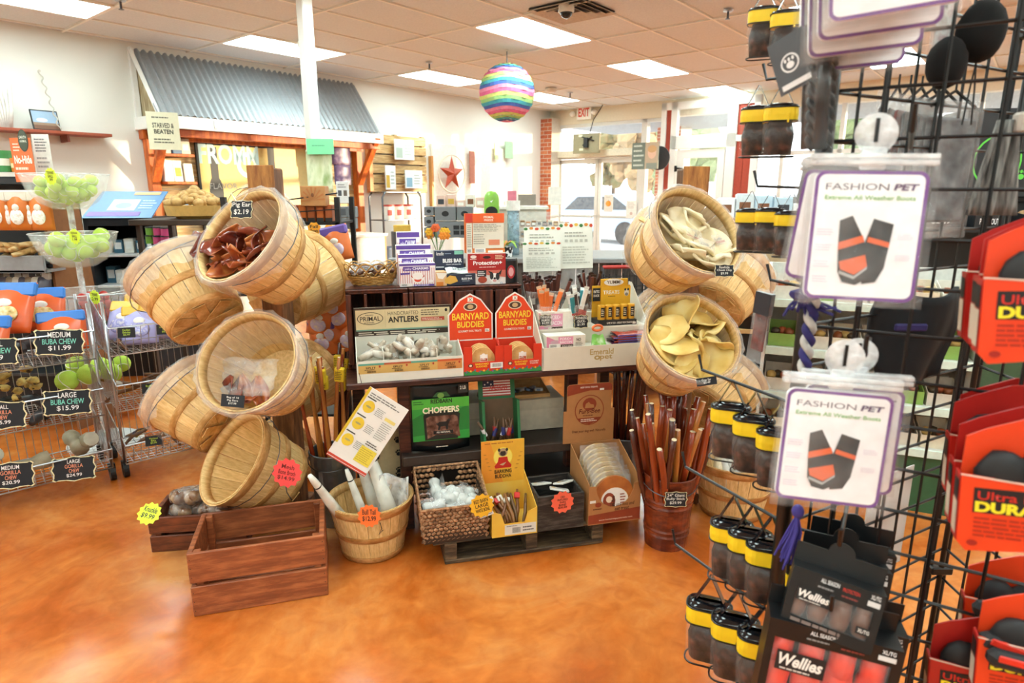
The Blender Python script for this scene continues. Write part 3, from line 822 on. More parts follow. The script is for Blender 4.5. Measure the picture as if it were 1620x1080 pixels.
f.ell(.066, .225, .054, .027, '#1d1712').ell(.066, .225, .051, .0245, '#d9c69a').text('PRIMAL', .024, .214, .108, .234, '#1d1712', .01).greek(.04, .204, .094, .21, 1, '#1d1712').greek(.046, .238, .09, .243, 1, '#1d1712')
f.rect(.128, .185, .1285, .258, '#7d6a48').text('HANDCRAFTED', .14, .236, .268, .252, '#4a3a2a', -.005).text('ANTLERS', .14, .204, .268, .23, '#1d1712', .03)
f.greek(.28, .228, .375, .258, 3, '#5a4a38', .4, 3).rect(.28, .206, .38, .222, '#b8402c').greek(.284, .208, .376, .22, 2, '#f0e4d0', .4, 4).ell(.388, .25, .006, .008, '#1d1712', 6)
f.greek(.015, .153, W - .035, .169, 2, '#e3d9c4', .45, 5); f.done()
f = Face(t, T(0, 0, 0)); f.rect(.006, .036, W - .006, .075, '#cfa75e').rect(.006, .07, W - .006, .078, '#5aa08c').rect(W * .75, .036, W - .006, .07, '#d08a4a').rect(W * .25, .07, W * .5, .078, '#b45a3a').rect(W * .75, .07, W - .006, .078, '#c9562c')
for k in range(4):
    x = W * k / 4 + .03; f.text(('WHOLE', 'SPLIT')[1] if 0 else 'SPLIT', x + .005, .056, x + .045, .064, '#2b2018', .01); f.greek(x, .05, x + .05, .055, 1, '#3a2d20'); f.bars(x + .01, .04, x + .045, .048, '#241a12', k); f.ell(x + .06, .064, .004, .005, '#b4382c', 8)
f.done()
ANT = MOTTLE(['#6d5a48', '#b5a793', '#d9d2c6'], 22, .4, .2, 4, 'antler'); ANTW = C('#dedbd3', .3, var=.08)
for i in range(30):
    L = rnd(.06, .11); r = rnd(.011, .018); a = rnd(-50, 50)
    M = at_t(-.635 + rnd(.045, W - .055), rnd(.05, .14), .709 + rnd(.085, .135), rnd(-70, 70), rnd(-45, 45), rnd(0, 180))
    t2 = thing('antler_chew', 'shrink wrapped antler piece in the cream tray', 'antler chew', M, 'antler pieces in the tray')
    ob('chew', MB().tube([(0, 0, -L / 2), (.004, 0, -L / 6), (.006, .002, L / 6), (0, 0, L / 2)], [r * .8, r, r * 1.05, r * .7], 9), ANT, t2, smooth=True)
    ob('label_sleeve', MB().lathe([(r * 1.12, -L * .25), (r * 1.15, L * .2)], 10), ANTW if i % 3 == 0 else WRAP, t2)
# ---------------------------------------------------------------- two orange barn boxes
for k, (x0, w) in enumerate(((-.202, .168), (-.032, .165))):
    t = thing('biscuit_display', ('orange barn shaped box headed Barnyard Buddies, beside the antler tray', 'orange barn shaped box headed Barnyard Buddies, beside the cream snack display')[k], 'display box', at_t(x0, .012, .709))
    RED = C('#d8361a', .5, var=.05); d = .13; tray(t, w, d, .055, .125, RED)
    for x in (0, w - .035): ob('front_wing', MB().box(x, 0, .055, x + .035, .003, .12), RED, t)
    w = .195 if k == 0 else .175; x_ = (-.045, -.008)[k]
    barn = [(0, .12), (w, .12), (w, .235), (w * .87, .265), (w * .74, .3), (w * .5, .325), (w * .26, .3), (w * .13, .265), (0, .235)]
    ob('barn_header', MB().prism([(x + x_, z) for x, z in barn], d - .004, d), C('#f2ece4', .5), t)
    f = Face(t, T(x_, d - .0045, 0)); f.poly([(w * .5 + (x - w * .5) * .94, .215 + (z - .215) * .94) for x, z in barn], '#e2441a')
    f.rect(w * .44, .29, w * .56, .308, '#f6f0e6').text('X', w * .46, .292, w * .54, .306, '#3a1a10').ell(w * .5, .268, .03, .018, '#e9dcc0').ell(w * .5, .268, .026, .0145, '#4a3222').ell(w * .5, .268, .013, .01, '#c7a57a')
    f.text('BARNYARD', w * .09, .212, w * .91, .242, '#f6d23a', .02).text('BUDDIES', w * .2, .178, w * .8, .205, '#f6d23a', .02).text('GOURMET DOG TREATS', w * .22, .158, w * .74, .167, '#f6ece0', .01).rect(w * .82, .156, w * .92, .17, '#f3efe6').greek(w * .83, .158, w * .91, .168, 2, '#333333'); f.done()
    w = (.168, .165)[k]
    f = Face(t, T(0, 0, 0)); f.poly([(0, 0), (w, 0), (w, .018)] + [(w * (1 - i / 12), .012 + .008 * (i % 2)) for i in range(1, 12)] + [(0, .016)], '#2f8a4a')
    for i in range(9): f.ell(w * (i + .5) / 9, .014 + .004 * (i % 3), .004, .004, ('#8a4a9a', '#e6c23a', '#4a6ab0')[i % 3], 8)
    f.text('BARNYARD', w * .28, .043, w * .62, .051, '#f6d23a', .02).text('BUDDIES', w * .3, .032, w * .58, .04, '#f6d23a', .02).ell(w * .16, .042, .01, .008, '#4a3222').ell(w * .16, .042, .006, .005, '#e9dcc0')
    if k == 0: f.rect(w * .66, .026, w * .98, .05, '#e8e6e0').bars(w * .7, .031, w * .94, .046, '#444444')
    else: f.text('GOURMET', w * .68, .043, w * .92, .049, '#f6ece0', .01).text('TREATS', w * .68, .034, w * .9, .04, '#f6ece0', .01)
    f.done()
    BISC = MOTTLE(['#b98a4e', '#d3a868', '#dcb97e'], 30, .75, .3, 4, 'biscuit')
    for i in range(4):
        pts = [(math.cos(a_ * PI / 10) * .062 * (1 + .05 * math.sin(a_ * 3)), math.sin(a_ * PI / 10) * .05 + .055) for a_ in range(20)]
        sx = .82
        t2 = thing('dog_biscuit', ('large brown barn biscuit in the left hand orange box' if 0 else 'brown biscuit packed in the orange box by the antler tray', 'brown biscuit packed in the orange box by the snack display')[k], 'biscuit', at_t(x0 + w / 2, .03 + .023 * i, .716) @ SC(sx, 1, 1), 'biscuits in the %s orange box' % ('wide', 'narrow')[k])
        ob('biscuit', MB().prism(pts, 0, .016), BISC, t2)
        if i == 0:
            f = Face(t2, T(0, -.0004, 0)); f.rect(-.016, .03, .024, .075, '#f0ede6').rect(-.014, .04, .022, .058, '#c9562c').greek(-.013, .041, .021, .057, 2, '#f6ece0').ell(.002, .068, .012, .012, '#f6f3ee'); f.done()
# ---------------------------------------------------------------- snack display
SNK = C('#dcd6c6', .55, var=.03)
t = thing('snack_display', 'cream stepped cardboard snack display lettered Emerald Pet', 'display box', at_t(.135, 0, .709))
W = .52
ob('base', MB().box(0, 0, 0, W, .3, .004), SNK, t); ob('front_panel', MB().box(0, 0, .004, W, .004, .1), SNK, t)
for x in (0, W - .004): ob('side_panel', MB().prism([(0, .004), (.3, .004), (.3, .33), (.27, .33), (.0, .1)], 0, .004, M=T(x, 0, 0) @ Matrix(((0, 1, 0, 0), (1, 0, 0, 0), (0, 0, 1, 0), (0, 0, 0, 1)))), SNK, t)
for y, z, y2 in ((.004, .09, .1), (.1, .16, .2), (.2, .21, .296)):
    ob('step', MB().box(.004, y, z - .004, W - .004, y2, z).box(.004, y2 - .003 if y2 < .29 else y2 - .003, z, W - .004, y2, {.09: .156, .16: .206, .21: .28}[z]), SNK, t)
f = Face(t); f.text('Emerald', W * .41, .058, W * .62, .084, '#b59a5e', .02).text('pet', W * .5, .03, W * .61, .056, '#b59a5e', .02).ell(W * .475, .045, .014, .01, '#b59a5e').ell(W * .475, .045, .006, .004, '#e3ddcf'); f.done()
SD = lambda x, y, z, *a: at_t(.135 + x, y, .709 + z, *a)
# pink pork and bacon boxes
for k, (x, y, z, w, h) in enumerate(((.02, .012, .09, .175, .058), (.012, .104, .135, .16, .1))):
    t = thing('snack_bar_box', ('pink and white pork and bacon snack bar box in front', 'tall pink and white pork and bacon box behind')[k], 'box', SD(x, y, z))
    ob('carton', MB().bbox(0, 0, 0, w, .07, h, .001), C('#e9e4d8', .5), t)
    f = Face(t); f.poly([(0, 0), (w * .3, 0), (w * .22, h * .7), (0, h * .98)], '#d98aa8').ell(w * .22, h * .5, w * .13, h * .2, '#c9a6b4', 10).rect(w * .3, h * .35, w * .68, h * .92, '#e29ab8').text('PORK+', w * .34, h * .66, w * .62, h * .86, '#f7eff2', .02).text('BACON', w * .34, h * .42, w * .65, h * .6, '#f7eff2', .02)
    f.rect(w * .36, h * .06, w * .68, h * .34, '#3a2620').text('SNACK BARS', w * .39, h * .16, w * .66, h * .28, '#f0e8e0', .01).greek(w * .39, h * .08, w * .66, h * .14, 1, '#d0c0b0')
    if k == 0: f.text('NO', w * .76, h * .55, w * .88, h * .78, '#2a2420', .02).greek(w * .74, h * .1, w * .94, h * .5, 4, '#8a8078').rect(w * .06, h * .1, w * .34, h * .42, '#eceae4').bars(w * .09, h * .16, w * .25, h * .36, '#555555')
    f.done()
t = thing('chicken_packet', 'green bone shaped packet with orange ring on the display', 'packet', SD(.265, .012, .09))
ob('packet', MB().sheet(lambda u, v: Vector(((u - .5) * .07 + .02 * v * (.5 - u), .02 + .02 * v, .045 * v + .004 * math.sin(7 * u))), 6, 5, .008), MOTTLE(['#5a9a3a', '#7ab84e', '#dfe6d0'], 26, .4, 0), t)
ob('ring', MB().tube([(math.cos(a * PI / 8) * .022, .04, .075 + math.sin(a * PI / 8) * .012) for a in range(16)], .006, 8, closed=True), C('#e2703a', .4), t)
for i in range(8):
    t2 = thing('jerky_pouch', 'glossy dark purple jerky pouch in a flat stack', 'pouch', SD(.325 + rnd(0, .03), .012 + rnd(0, .01), .093 + .0055 * i, rnd(-6, 6), rnd(-3, 3)), 'stacked jerky pouches')
    ob('pouch', MB().sheet(lambda u, v: Vector((u * .16, v * .075, .004 * math.sin(PI * v) + .0015 * math.sin(9 * u + i))), 6, 4, .004), C(('#4a1a3a', '#7a2a2a', '#2d1a35', '#a03a2a')[i % 4], .22), t2, smooth=True)
    ob('seal', MB().box(.0, -.003, -.001, .16, .001, .003), C(('#c04a2a', '#5a5aa8')[i % 2], .3), t2)
# yellow training treat box
t = thing('treat_carton', 'yellow training treats carton with black base and Yumm bubble', 'box', SD(.29, .105, .16)); w = .185
ob('carton', MB().bbox(0, 0, 0, w, .09, .025, .001), C('#1f2124', .5), t)
ob('back_card', MB().box(0, .085, .025, w, .09, .17).box(.04, .08, .165, .17, .09, .2), C('#e8b02c', .5), t)
f = Face(t); f.text("GIVE N' GO - GREAT FOR TRAINING!", .04, .008, w - .01, .017, '#e9e5da', .02).rect(w - .02, .004, w - .004, .014, '#e9e5da'); f.done()
f = Face(t, T(0, .0795, 0)); f.rect(0, .1, .036, .16, '#1f2124').text('OUTS', .004, .138, .032, .15, '#f0ece0', .02).text('GLUCK', .004, .12, .034, .131, '#f0ece0', .02) if 0 else f.rect(0, .1, .036, .16, '#1f2124').text('BITS', .004, .138, .032, .15, '#f0ece0', .02).text('DUCK', .004, .12, .032, .131, '#f0ece0', .02)
f.rect(.04, .06, w, .165, '#efb92e').text('TREATS', .05, .13, .13, .148, '#f5efdf', .02).greek(.075, .118, .12, .124, 1, '#6a4a1a').ell(.165, .135, .012, .016, '#e6e2d8', 12).ell(.158, .15, .005, .006, '#2a2a2a', 8).ell(.172, .15, .005, .006, '#2a2a2a', 8).ell(.165, .128, .008, .008, '#8a8a86', 8)
f.ell(.1, .185, .048, .016, '#f2f0ea').text('YUMM!', .066, .178, .134, .193, '#4a3a20', .01); f.done()
for i in range(5):
    t2 = thing('treat_tube', 'small yellow treat tub with black label standing in the yellow carton', 'tub', SD(.312 + .036 * i, .13, .186), 'yellow treat tubs')
    ob('tub', MB().lathe([(0, 0), (.017, 0), (.017, .062), (.015, .066), (0, .066)], 14), C('#dba22e', .35), t2, smooth=False)
    f = Face(t2, T(0, -.0175, 0)); f.rect(-.009, .012, .009, .056, '#23211e').greek(-.007, .018, .007, .05, 4, '#e9dfc4'); f.done()
# clear cups with sticks
def stick(M, L, r, mats, label, name, cat, group):
    t = thing(name, label, cat, M, group)
    ob('sleeve', MB().bbox(-r, -r * .45, 0, r, r * .45, L, r * .3), mats[0], t)
    ob('printed_band', MB().box(-r * 1.03, -r * .5, L * .25, r * 1.03, r * .5, L * .45), mats[1], t)
    ob('crimped_end', MB().box(-r * 1.05, -.001, L, r * 1.05, .001, L + .012), mats[2], t)
CUPS = ((.055, .13, .16, '#e2793a', 'orange', 9), (.2, .13, .16, '#3a8f96', 'teal', 9), (.03, .235, .21, '#4a2a26', 'brown', 14), (.13, .235, .21, '#4a2a26', 'brown', 12), (.3, .235, .21, '#3a2220', 'brown', 12))
for ci, (x, y, z, colr, nm, n) in enumerate(CUPS):
    t = thing('clear_cup', ('clear cup holding orange snack sticks', 'clear cup holding teal and white snack sticks', 'clear cup of brown jerky sticks behind the orange ones', 'clear cup of brown jerky sticks behind the teal ones', 'clear cup of brown jerky sticks behind the yellow carton')[ci], 'cup', SD(x, y, z))
    ob('cup', MB().lathe([(0, .002), (.032, .002), (.042, .1), (.044, .1), (.044, .098), (.034, 0), (0, 0)], 20), CLEAR, t, smooth=True)
    ob('rim', MB().tube([(math.cos(a * PI / 10) * .043, math.sin(a * PI / 10) * .043, .1) for a in range(20)], .0018, 5, closed=True), CLEAR, t)
    for i in range(n):
        a = rnd(0, 2 * PI); rr_ = rnd(.0, .024)
        mats = {'orange': (C('#df7434', .35), C('#eee6da', .35), C('#d5b898', .35)), 'teal': (C(('#2f8a94', '#e8e4dc', '#4a3a38')[i % 3], .3), C('#c93a2c', .35), C('#dfe8e8', .3)), 'brown': (C(('#432420', '#5a2c24', '#6b3b30')[i % 3], .3), C(('#d9cfc4', '#241514')[i % 2], .35), C('#2b1816', .3))}[nm]
        M = SD(x + rr_ * math.cos(a), y + rr_ * math.sin(a), z + .006) @ RZ(rnd(-40, 40)) @ RX(rnd(-14, 14)) @ RY(rnd(-20, 20))
        stick(M, rnd(.13, .18), .0105 if nm != 'brown' else .0085, mats, ('orange and white snack stick in a clear cup', 'teal, white and red snack stick in a clear cup', 'dark jerky stick in the cup behind the orange sticks', 'dark jerky stick in the cup behind the teal sticks', 'dark jerky stick in the cup behind the yellow carton')[ci], 'snack_stick', 'snack stick', '%s snack sticks, cup %d' % (nm, ci + 1))
chalk_tag(SD(.2, .085, .19), .07, .062, ['THINKERS', '-DUCK-', '$1.99'], 'black chalk tag reading Thinkers Duck')
chalk_tag(SD(.04, .1, .2), .06, .055, ['THINKERS', 'SALMON', '$1.99'], 'black chalk tag half hidden behind the pork and bacon box')
chalk_tag(SD(.115, .2, .238), .055, .05, ['CHICKEN', 'STICKS'], 'black chalk tag between the orange and teal sticks', plain=True)
# round green and maroon tin beside the snack display
t = thing('dark_canister', 'black canister with a red oval label behind the orange box', 'canister', at_t(.06, .3, 1.056))
ob('can', MB().lathe([(0, 0), (.04, 0), (.04, .1), (.036, .108), (0, .108)], 20), C('#16181c', .35), t)
f = Face(t, T(0, -.041, 0)); f.ell(.0, .05, .018, .03, '#a8242a').ell(0, .05, .012, .02, '#d9a0a0'); f.done()

# ---------------------------------------------------------------- on top of the riser crates (z = 1.055)
ZT = .709 + .346
t = thing('wicker_tray', 'low oval wicker basket heaped with wrapped brown chews', 'basket', at_t(-.548, .36, ZT + .004))
WK = WOOD('#d2a45e', '#a8772f', 20, (2, 2, 2), .5, .2, 'wicker'); a_, b_ = .118, .075
def oval(k, n, s, z): return (math.cos(2 * PI * k / n) * a_ * s, math.sin(2 * PI * k / n) * b_ * s, z)
for i in range(6): ob('woven_ring', MB().tube([(x, y, z + .002 * math.sin(k * 1.9 + i * PI)) for k, (x, y, z) in enumerate(oval(k, 40, .72 + .03 * i, .004 + .0065 * i) for k in range(40))], .0042, 6, closed=True), WK, t, smooth=True)
lo = MB()
for k in range(14):
    P = []
    for j in range(11):
        w_ = (k + (j / 10 - .5) * 2.6) / 14 * 40; s_ = .9 + .14 * math.sin(PI * j / 10); x, y, _ = oval(w_, 40, s_, 0); P.append((x, y, .04 + .055 * math.sin(PI * j / 10)))
    ob('rim_loop', MB().tube(P, .0035, 5), WK, t, smooth=True)
CHEWB = MOTTLE(['#3f241c', '#6a4436', '#8d6a58'], 20, .25, .2, 4, 'wrapped_chew', coat=.5)
for i in range(22):
    a = rnd(0, 2 * PI); q = rnd(0, .8) ** .6
    t2 = thing('wrapped_chew', 'brown cellophane wrapped chew heaped in the wicker basket', 'chew', at_t(-.548 + math.cos(a) * a_ * q * .9, .36 + math.sin(a) * b_ * q * .9, ZT + .045 + .04 * (1 - q) + rnd(0, .012), rnd(0, 360), rnd(-35, 35), rnd(-35, 35)), 'wrapped chews in the wicker basket')
    ob('chew', MB().sph((0, 0, 0), (.026, .018, .01), 8, 5, 0, .12), CHEWB, t2, smooth=True)
    ob('wrapper', MB().sheet(lambda u, v: Vector(((u - .5) * .07, (v - .5) * .045, .01 + .003 * math.sin(11 * u + i))), 4, 3, .0008), WRAP, t2)
# striped purple boxes
def striped(M, w, h, label, d=.06, tail=True):
    t = thing('charm_box', label, 'box', M)
    ob('carton', MB().bbox(0, 0, 0, w, d, h, .001), C('#efe9ea', .5), t)
    f = Face(t); f.rects([(w * (i + .2) / 16, h * .02, w * (i + .55) / 16, h * .8) for i in range(16)], '#c98a86').rect(0, h * .9, w, h, '#5a3f94').rect(w * .1, h * .68, w * .84, h * .87, '#5a3f94')
    f.text('yaky', w * .14, h * .71, w * .34, h * .82, '#e6d8f2', .01).text('CHARMS', w * .36, h * .73, w * .81, h * .84, '#f2eef8', .03)
    f.ell(w * .5, h * .38, w * .17, h * .24, '#f2ece8').ell(w * .5, h * .3, w * .1, h * .1, '#d8482c').ell(w * .5, h * .42, w * .13, h * .12, '#f2ece8')
    for sx in (-1, 1): f.poly([(w * (.5 + sx * .12), h * .36), (w * (.5 + sx * .19), h * .44), (w * (.5 + sx * .17), h * .52), (w * (.5 + sx * .15), h * .44)], '#b8402c')
    if tail: f.rect(w * .02, h * .02, w * .34, h * .15, '#e9e4e0').bars(w * .05, h * .04, w * .2, h * .12).rect(w * .38, h * .02, w * .95, h * .1, '#5a3f94').greek(w * .4, h * .03, w * .93, h * .09, 1, '#efe6f6').poly([(w * .02, h * .6), (w * .3, h * .62), (w * .28, h * .54), (w * .03, h * .52)], '#5a3f94').ell(w * .86, h * .22, w * .06, h * .07, '#efe9ea', 10)
    f.done()
striped(at_t(-.435, .255, ZT), .155, .1, 'purple striped Yaky Charms box at the front of its stack')
striped(at_t(-.44, .33, ZT), .15, .172, 'purple striped Yaky Charms box in the middle of its stack', tail=False)
striped(at_t(-.43, .40, ZT), .1, .225, 'narrow purple striped Yaky Charms box at the back of its stack', tail=False)
striped(at_t(-.435, .295, ZT), .15, .135, 'purple striped Yaky Charms box just behind the front one', d=.034, tail=False)
# bliss bar boxes
t = thing('bar_carton', 'navy Bliss Bar carton standing at the back', 'box', at_t(-.272, .33, ZT))
ob('carton', MB().bbox(0, 0, 0, .13, .04, .145, .001), C('#27324a', .5), t)
f = Face(t); f.rect(.088, .128, .128, .144, '#7ec4b0').text('kradle', .008, .125, .04, .141, '#e9eef2', .01).greek(.045, .128, .082, .137, 1, '#8a9ab2').text('BLISS BAR', .035, .092, .122, .11, '#eef2f4', .04).text('Calming Soft Baked Bar', .05, .08, .118, .087, '#dfe6ea', .02).rect(.004, .07, .04, .076, '#c9d4dc'); f.done()
t = thing('bar_tray', 'navy Bliss Bar tray carton with cut front and bars', 'box', at_t(-.278, .245, ZT, 3))
ob('carton', MB().bbox(0, 0, 0, .175, .075, .05, .001), C('#232c40', .5), t)
ob('bar_wrapper', MB().sheet(lambda u, v: Vector((.05 + u * .12, .01 + v * .05, .052 + .018 * v + .004 * math.sin(8 * u))), 6, 4, .004), C('#e3ece8', .3), t)
ob('side_flap', MB().box(-.002, -.001, 0, .045, .06, .062), C('#d9b083', .6), t)
f = Face(t, T(0, -.001, 0)); f.poly([(.0, .058), (.05, .055), (.028, .03), (.008, .034)], '#e9e4da').poly([(.035, .028), (.06, .045), (.085, .04), (.095, .018), (.06, .006), (.038, .012)], '#d9a94a').text('BLISS BAR', .112, .024, .16, .033, '#e9eef2', .03).greek(.115, .016, .158, .021, 1, '#aab6c2').greek(.13, .038, .165, .045, 1, '#aab6c2').rect(.0, .0, .03, .018, '#d07a2c'); f.done()
f = Face(t, T(0, .0, 0) @ T(.06, .03, .064) @ RX(-60)); f.text('kradle', .02, 0, .08, .02, '#3a4a5a', .01); f.done()
# protection box and orange pouch above it
t = thing('protection_box', 'red and white Protection+ box with a dog portrait', 'box', at_t(-.136, .262, ZT - .03)); w, h = .172, .165
ob('carton', MB().bbox(0, 0, 0, w, .05, h, .001), C('#e6ddd8', .5), t)
f = Face(t); f.rect(0, h * .55, w, h, '#a8201f').poly([(0, h * .55), (w, h * .55), (w, h * .35), (0, h * .5)], '#c96a5a').ell(w * .5, h * .9, .018, .006, '#2a0c0c').rect(w * .32, h * .86, w * .68, h * .995, '#b8302c').ell(w * .5, h * .9, .018, .006, '#2a0c0c').ell(w * .15, h * .92, .014, .007, '#ead8d0', 10).greek(w * .06, h * .84, w * .28, h * .88, 1, '#ead8d0').greek(w * .72, h * .84, w * .96, h * .97, 3, '#f0d8b8')
f.text('Protection+', w * .14, h * .7, w * .9, h * .81, '#f6ecea', .03).greek(w * .3, h * .62, w * .85, h * .66, 1, '#f0dcd6').rect(w * .24, h * .38, w * .48, h * .56, '#24262c').greek(w * .26, h * .4, w * .46, h * .54, 3, '#dcdcdc').ell(w * .38, h * .3, w * .12, h * .09, '#a8452f').poly([(w * .3, .003), (w * .4, h * .14), (w * .5, h * .16), (w * .58, .003)], '#26262a')
f.ell(w * .72, h * .12, w * .15, h * .14, '#efece8').ell(w * .7, h * .34, w * .12, h * .13, '#efece8').ell(w * .62, h * .4, w * .05, h * .1, '#2c2a2a').ell(w * .78, h * .38, w * .05, h * .1, '#2c2a2a').poly([(w * .6, h * .44), (w * .52, h * .54), (w * .64, h * .5)], '#26221f').poly([(w * .79, h * .46), (w * .9, h * .58), (w * .86, h * .42)], '#26221f').ell(w * .7, h * .33, w * .035, h * .03, '#1d1a1a').ell(w * .7, h * .27, w * .05, h * .035, '#d9a09a').ell(w * .88, h * .2, w * .03, h * .03, '#7aa8c0').ell(w * .88, h * .2, w * .02, h * .02, '#eeeae6').rect(0, 0, w, h * .02, '#a8201f'); f.done()
t = thing('feast_pouch', 'orange and cream stand up pouch with printed panels', 'pouch', at_t(-.14, .285, ZT + .134 + .002)); w, h = .178, .172
ob('pouch', MB().sheet(lambda u, v: Vector((u * w, .02 - .018 * math.sin(PI * u) * (1 - v), v * h)), 10, 8, .003).sheet(lambda u, v: Vector((u * w, .03 + .018 * math.sin(PI * u) * (1 - v), v * h)), 10, 8, .003), C('#d8743a', .35), t)
f = Face(t, T(0, -.002, 0)); f.rect(0, h * .0, w, h * .1, '#d9803f').rect(w * .18, h * .12, w * .97, h * .76, '#dedccd').rect(w * .02, h * .12, w * .165, h * .76, '#dedccd').rect(0, h * .78, w * .98, h, '#e2622c').rect(0, h * .78, w * .18, h, '#c93a2c')
f.text('PRIMAL', w * .46, h * .88, w * .72, h * .94, '#f0e4d4', .02).text('FREEZE', w * .47, h * .81, w * .7, h * .86, '#f0e4d4', .02).greek(w * .2, h * .54, w * .94, h * .74, 5, '#9a9a8e').greek(w * .2, h * .22, w * .52, h * .5, 5, '#9a9a8e', .4, 7).rect(w * .58, h * .2, w * .86, h * .34, '#d98a6a').rect(w * .02, h * .01, w * .16, h * .12, '#eceae2').bars(w * .04, h * .02, w * .14, h * .1).rect(w * .22, h * .01, w * .5, h * .12, '#eceae2').bars(w * .25, h * .02, w * .46, h * .1, '#4a4a66').rect(w * .56, h * .01, w * .94, h * .06, '#eceae2').greek(w * .04, h * .15, w * .15, h * .72, 12, '#9a9a8e'); f.done()
# paper flyers with autumn borders
for k, (u0, v0, u1, v1, y) in enumerate(((830, 418, 888, 358, .5), (886, 425, 940, 352, .52), (828, 430, 888, 382, .48))):
    r0 = plane_hit(u0, v0, TB @ Vector((0, y, 0)), TB.to_3x3() @ Vector((0, 1, 0))); r1 = plane_hit(u1, v1, TB @ Vector((0, y, 0)), TB.to_3x3() @ Vector((0, 1, 0)))
    a = TB.inverted() @ r0; b_ = TB.inverted() @ r1; w, h = b_.x - a.x, b_.z - a.z
    t = thing('paper_flyer', ('white flyer with autumn leaf border, upper sheet', 'tall white flyer with autumn leaf border', 'white flyer with autumn leaf border, lower sheet')[k], 'flyer', TB @ T(a.x, y, a.z) @ RX(-6))
    ob('sheet', MB().box(0, 0, 0, w, .002, h), C('#e9ebe2', .6, var=.02), t)
    ob('holder', MB().box(0, .003, -.1, w, .005, h * .9), CLEAR, t)
    f = Face(t); 
    for i in range(7): f.ell(w * (.05 + .15 * i), h * (.94 + .02 * (i % 2)), w * .06, h * .04, ('#3f7a3f', '#d98a3a', '#c94a2c', '#e2b84a')[i % 4], 6)
    f.greek(w * .15, h * .68, w * .85, h * .82, 2, '#a8aaa0'); f.rects([(w * (.15 + .15 * i), h * .58, w * (.24 + .15 * i), h * .64) for i in range(5)], '#b9bab0').greek(w * .08, h * .1, w * .92, h * .5, 7, '#c4c6bc'); f.done()
# =================================================================== UNDER AND AROUND THE TABLE
# green chopper bag
t = thing('treat_bag', 'green and black Choppers treat bag with a clear window', 'bag', at_t(-.425, .04, .373)); w, h = .25, .305
bagf = lambda s: (lambda u, v: Vector((u * w, .03 + s * (.028 * math.sin(PI * u) * (1 - v) ** .6 + .001), v * h)))
ob('pouch', MB().sheet(bagf(-1), 12, 10, .002).sheet(bagf(1), 12, 10, .002), C('#14181a', .3), t, smooth=True)
f = Face(t, T(0, -.002, 0)); f.rect(.004, h * .17, w - .004, h * .78, '#2f9a3e').poly([(.004, h * .5), (w * .3, h * .62), (w * .6, h * .55), (w - .004, h * .66), (w - .004, h * .3), (.004, h * .25)], '#1f7a34').rect(.004, h * .64, w - .004, h * .78, '#4fae3c')
f.poly([(w * .36, h * .8), (w * .44, h * .87), (w * .6, h * .87), (w * .66, h * .8)], '#2b5a34').text('REDBARN', w * .33, h * .71, w * .69, h * .77, '#17201a', .03).ell(w * .5, h * .82, w * .06, h * .04, '#6a9a4a', 10).greek(w * .04, h * .7, w * .22, h * .76, 2, '#1d5a2a').rect(w * .8, h * .84, w * .96, h * .96, '#2a2f2e').text('2 LB', w * .83, h * .89, w * .93, h * .94, '#dfe4dc', .02)
f.poly([(w * .2, h * .54), (w * .26, h * .6), (w * .76, h * .6), (w * .82, h * .54), (w * .78, h * .18), (w * .22, h * .18)], '#17201a').text('CHOPPERS', w * .19, h * .57, w * .81, h * .66, '#eae3c4', .04)
f.poly([(w * .24, h * .5), (w * .3, h * .53), (w * .72, h * .53), (w * .78, h * .5), (w * .82, h * .2), (w * .68, h * .25), (w * .4, h * .25), (w * .26, h * .2)], MOTTLE(['#3a2420', '#6a4a40', '#9a7a6a'], 40, .15, 0, 4, 'window_meat'))
f.poly([(w * .4, h * .42), (w * .44, h * .42), (w * .46, h * .44), (w * .58, h * .44), (w * .62, h * .48), (w * .66, h * .47), (w * .64, h * .43), (w * .62, h * .4), (w * .61, h * .32), (w * .58, h * .32), (w * .57, h * .37), (w * .49, h * .37), (w * .47, h * .32), (w * .44, h * .32), (w * .45, h * .38)], '#15181a')
f.rect(w * .36, h * .26, w * .7, h * .31, '#15181a').text('ALL NATURAL', w * .41, h * .275, w * .65, h * .3, '#e6e2d6', .02).greek(w * .4, h * .06, w * .66, h * .09, 1, '#e6e2d6'); f.done()
# cream cartons at the back of the shelf, pine tray
t = thing('cream_carton', 'plain cream carton between the chopper bag and the green box', 'carton', at_t(-.17, .2, .366)); ob('carton', MB().bbox(0, 0, 0, .12, .2, .155, .002), C('#cfc5ae', .6), t); ob('seam', MB().box(.0, -.001, .076, .12, 0, .078), C('#a89c84', .6), t)
t = thing('cream_carton', 'wide cream carton behind the Furs-Bee header', 'carton', at_t(.03, .2, .366)); ob('carton', MB().bbox(0, 0, 0, .27, .2, .15, .002), C('#d3c9b2', .6), t); ob('flap', MB().box(0, -.002, .1, .27, 0, .15), C('#c9bfa6', .6), t)
t = thing('pine_tray', 'shallow pine tray of wrapped samples on the cream carton', 'tray', at_t(.04, .22, .517)); tray(t, .2, .16, .018, .05, WOOD('#dcb478', '#c0935a', 6, (1, 9, 9), .6))
for i in range(7): 
    t2 = thing('sample_pack', 'small white and grey wrapped sample in the pine tray', 'packet', at_t(.06 + .023 * i, .26 + rnd(0, .05), .535, rnd(-50, 50), rnd(-20, 20)), 'wrapped samples')
    ob('packet', MB().bbox(-.02, -.01, 0, .02, .01, .014, .003), C(('#e9e6de', '#3d3d42', '#bdb8ae')[i % 3], .3), t2); ob('sticker', MB().box(-.01, -.011, .003, .008, -.0102, .012), C('#8aa0c0', .4), t2)
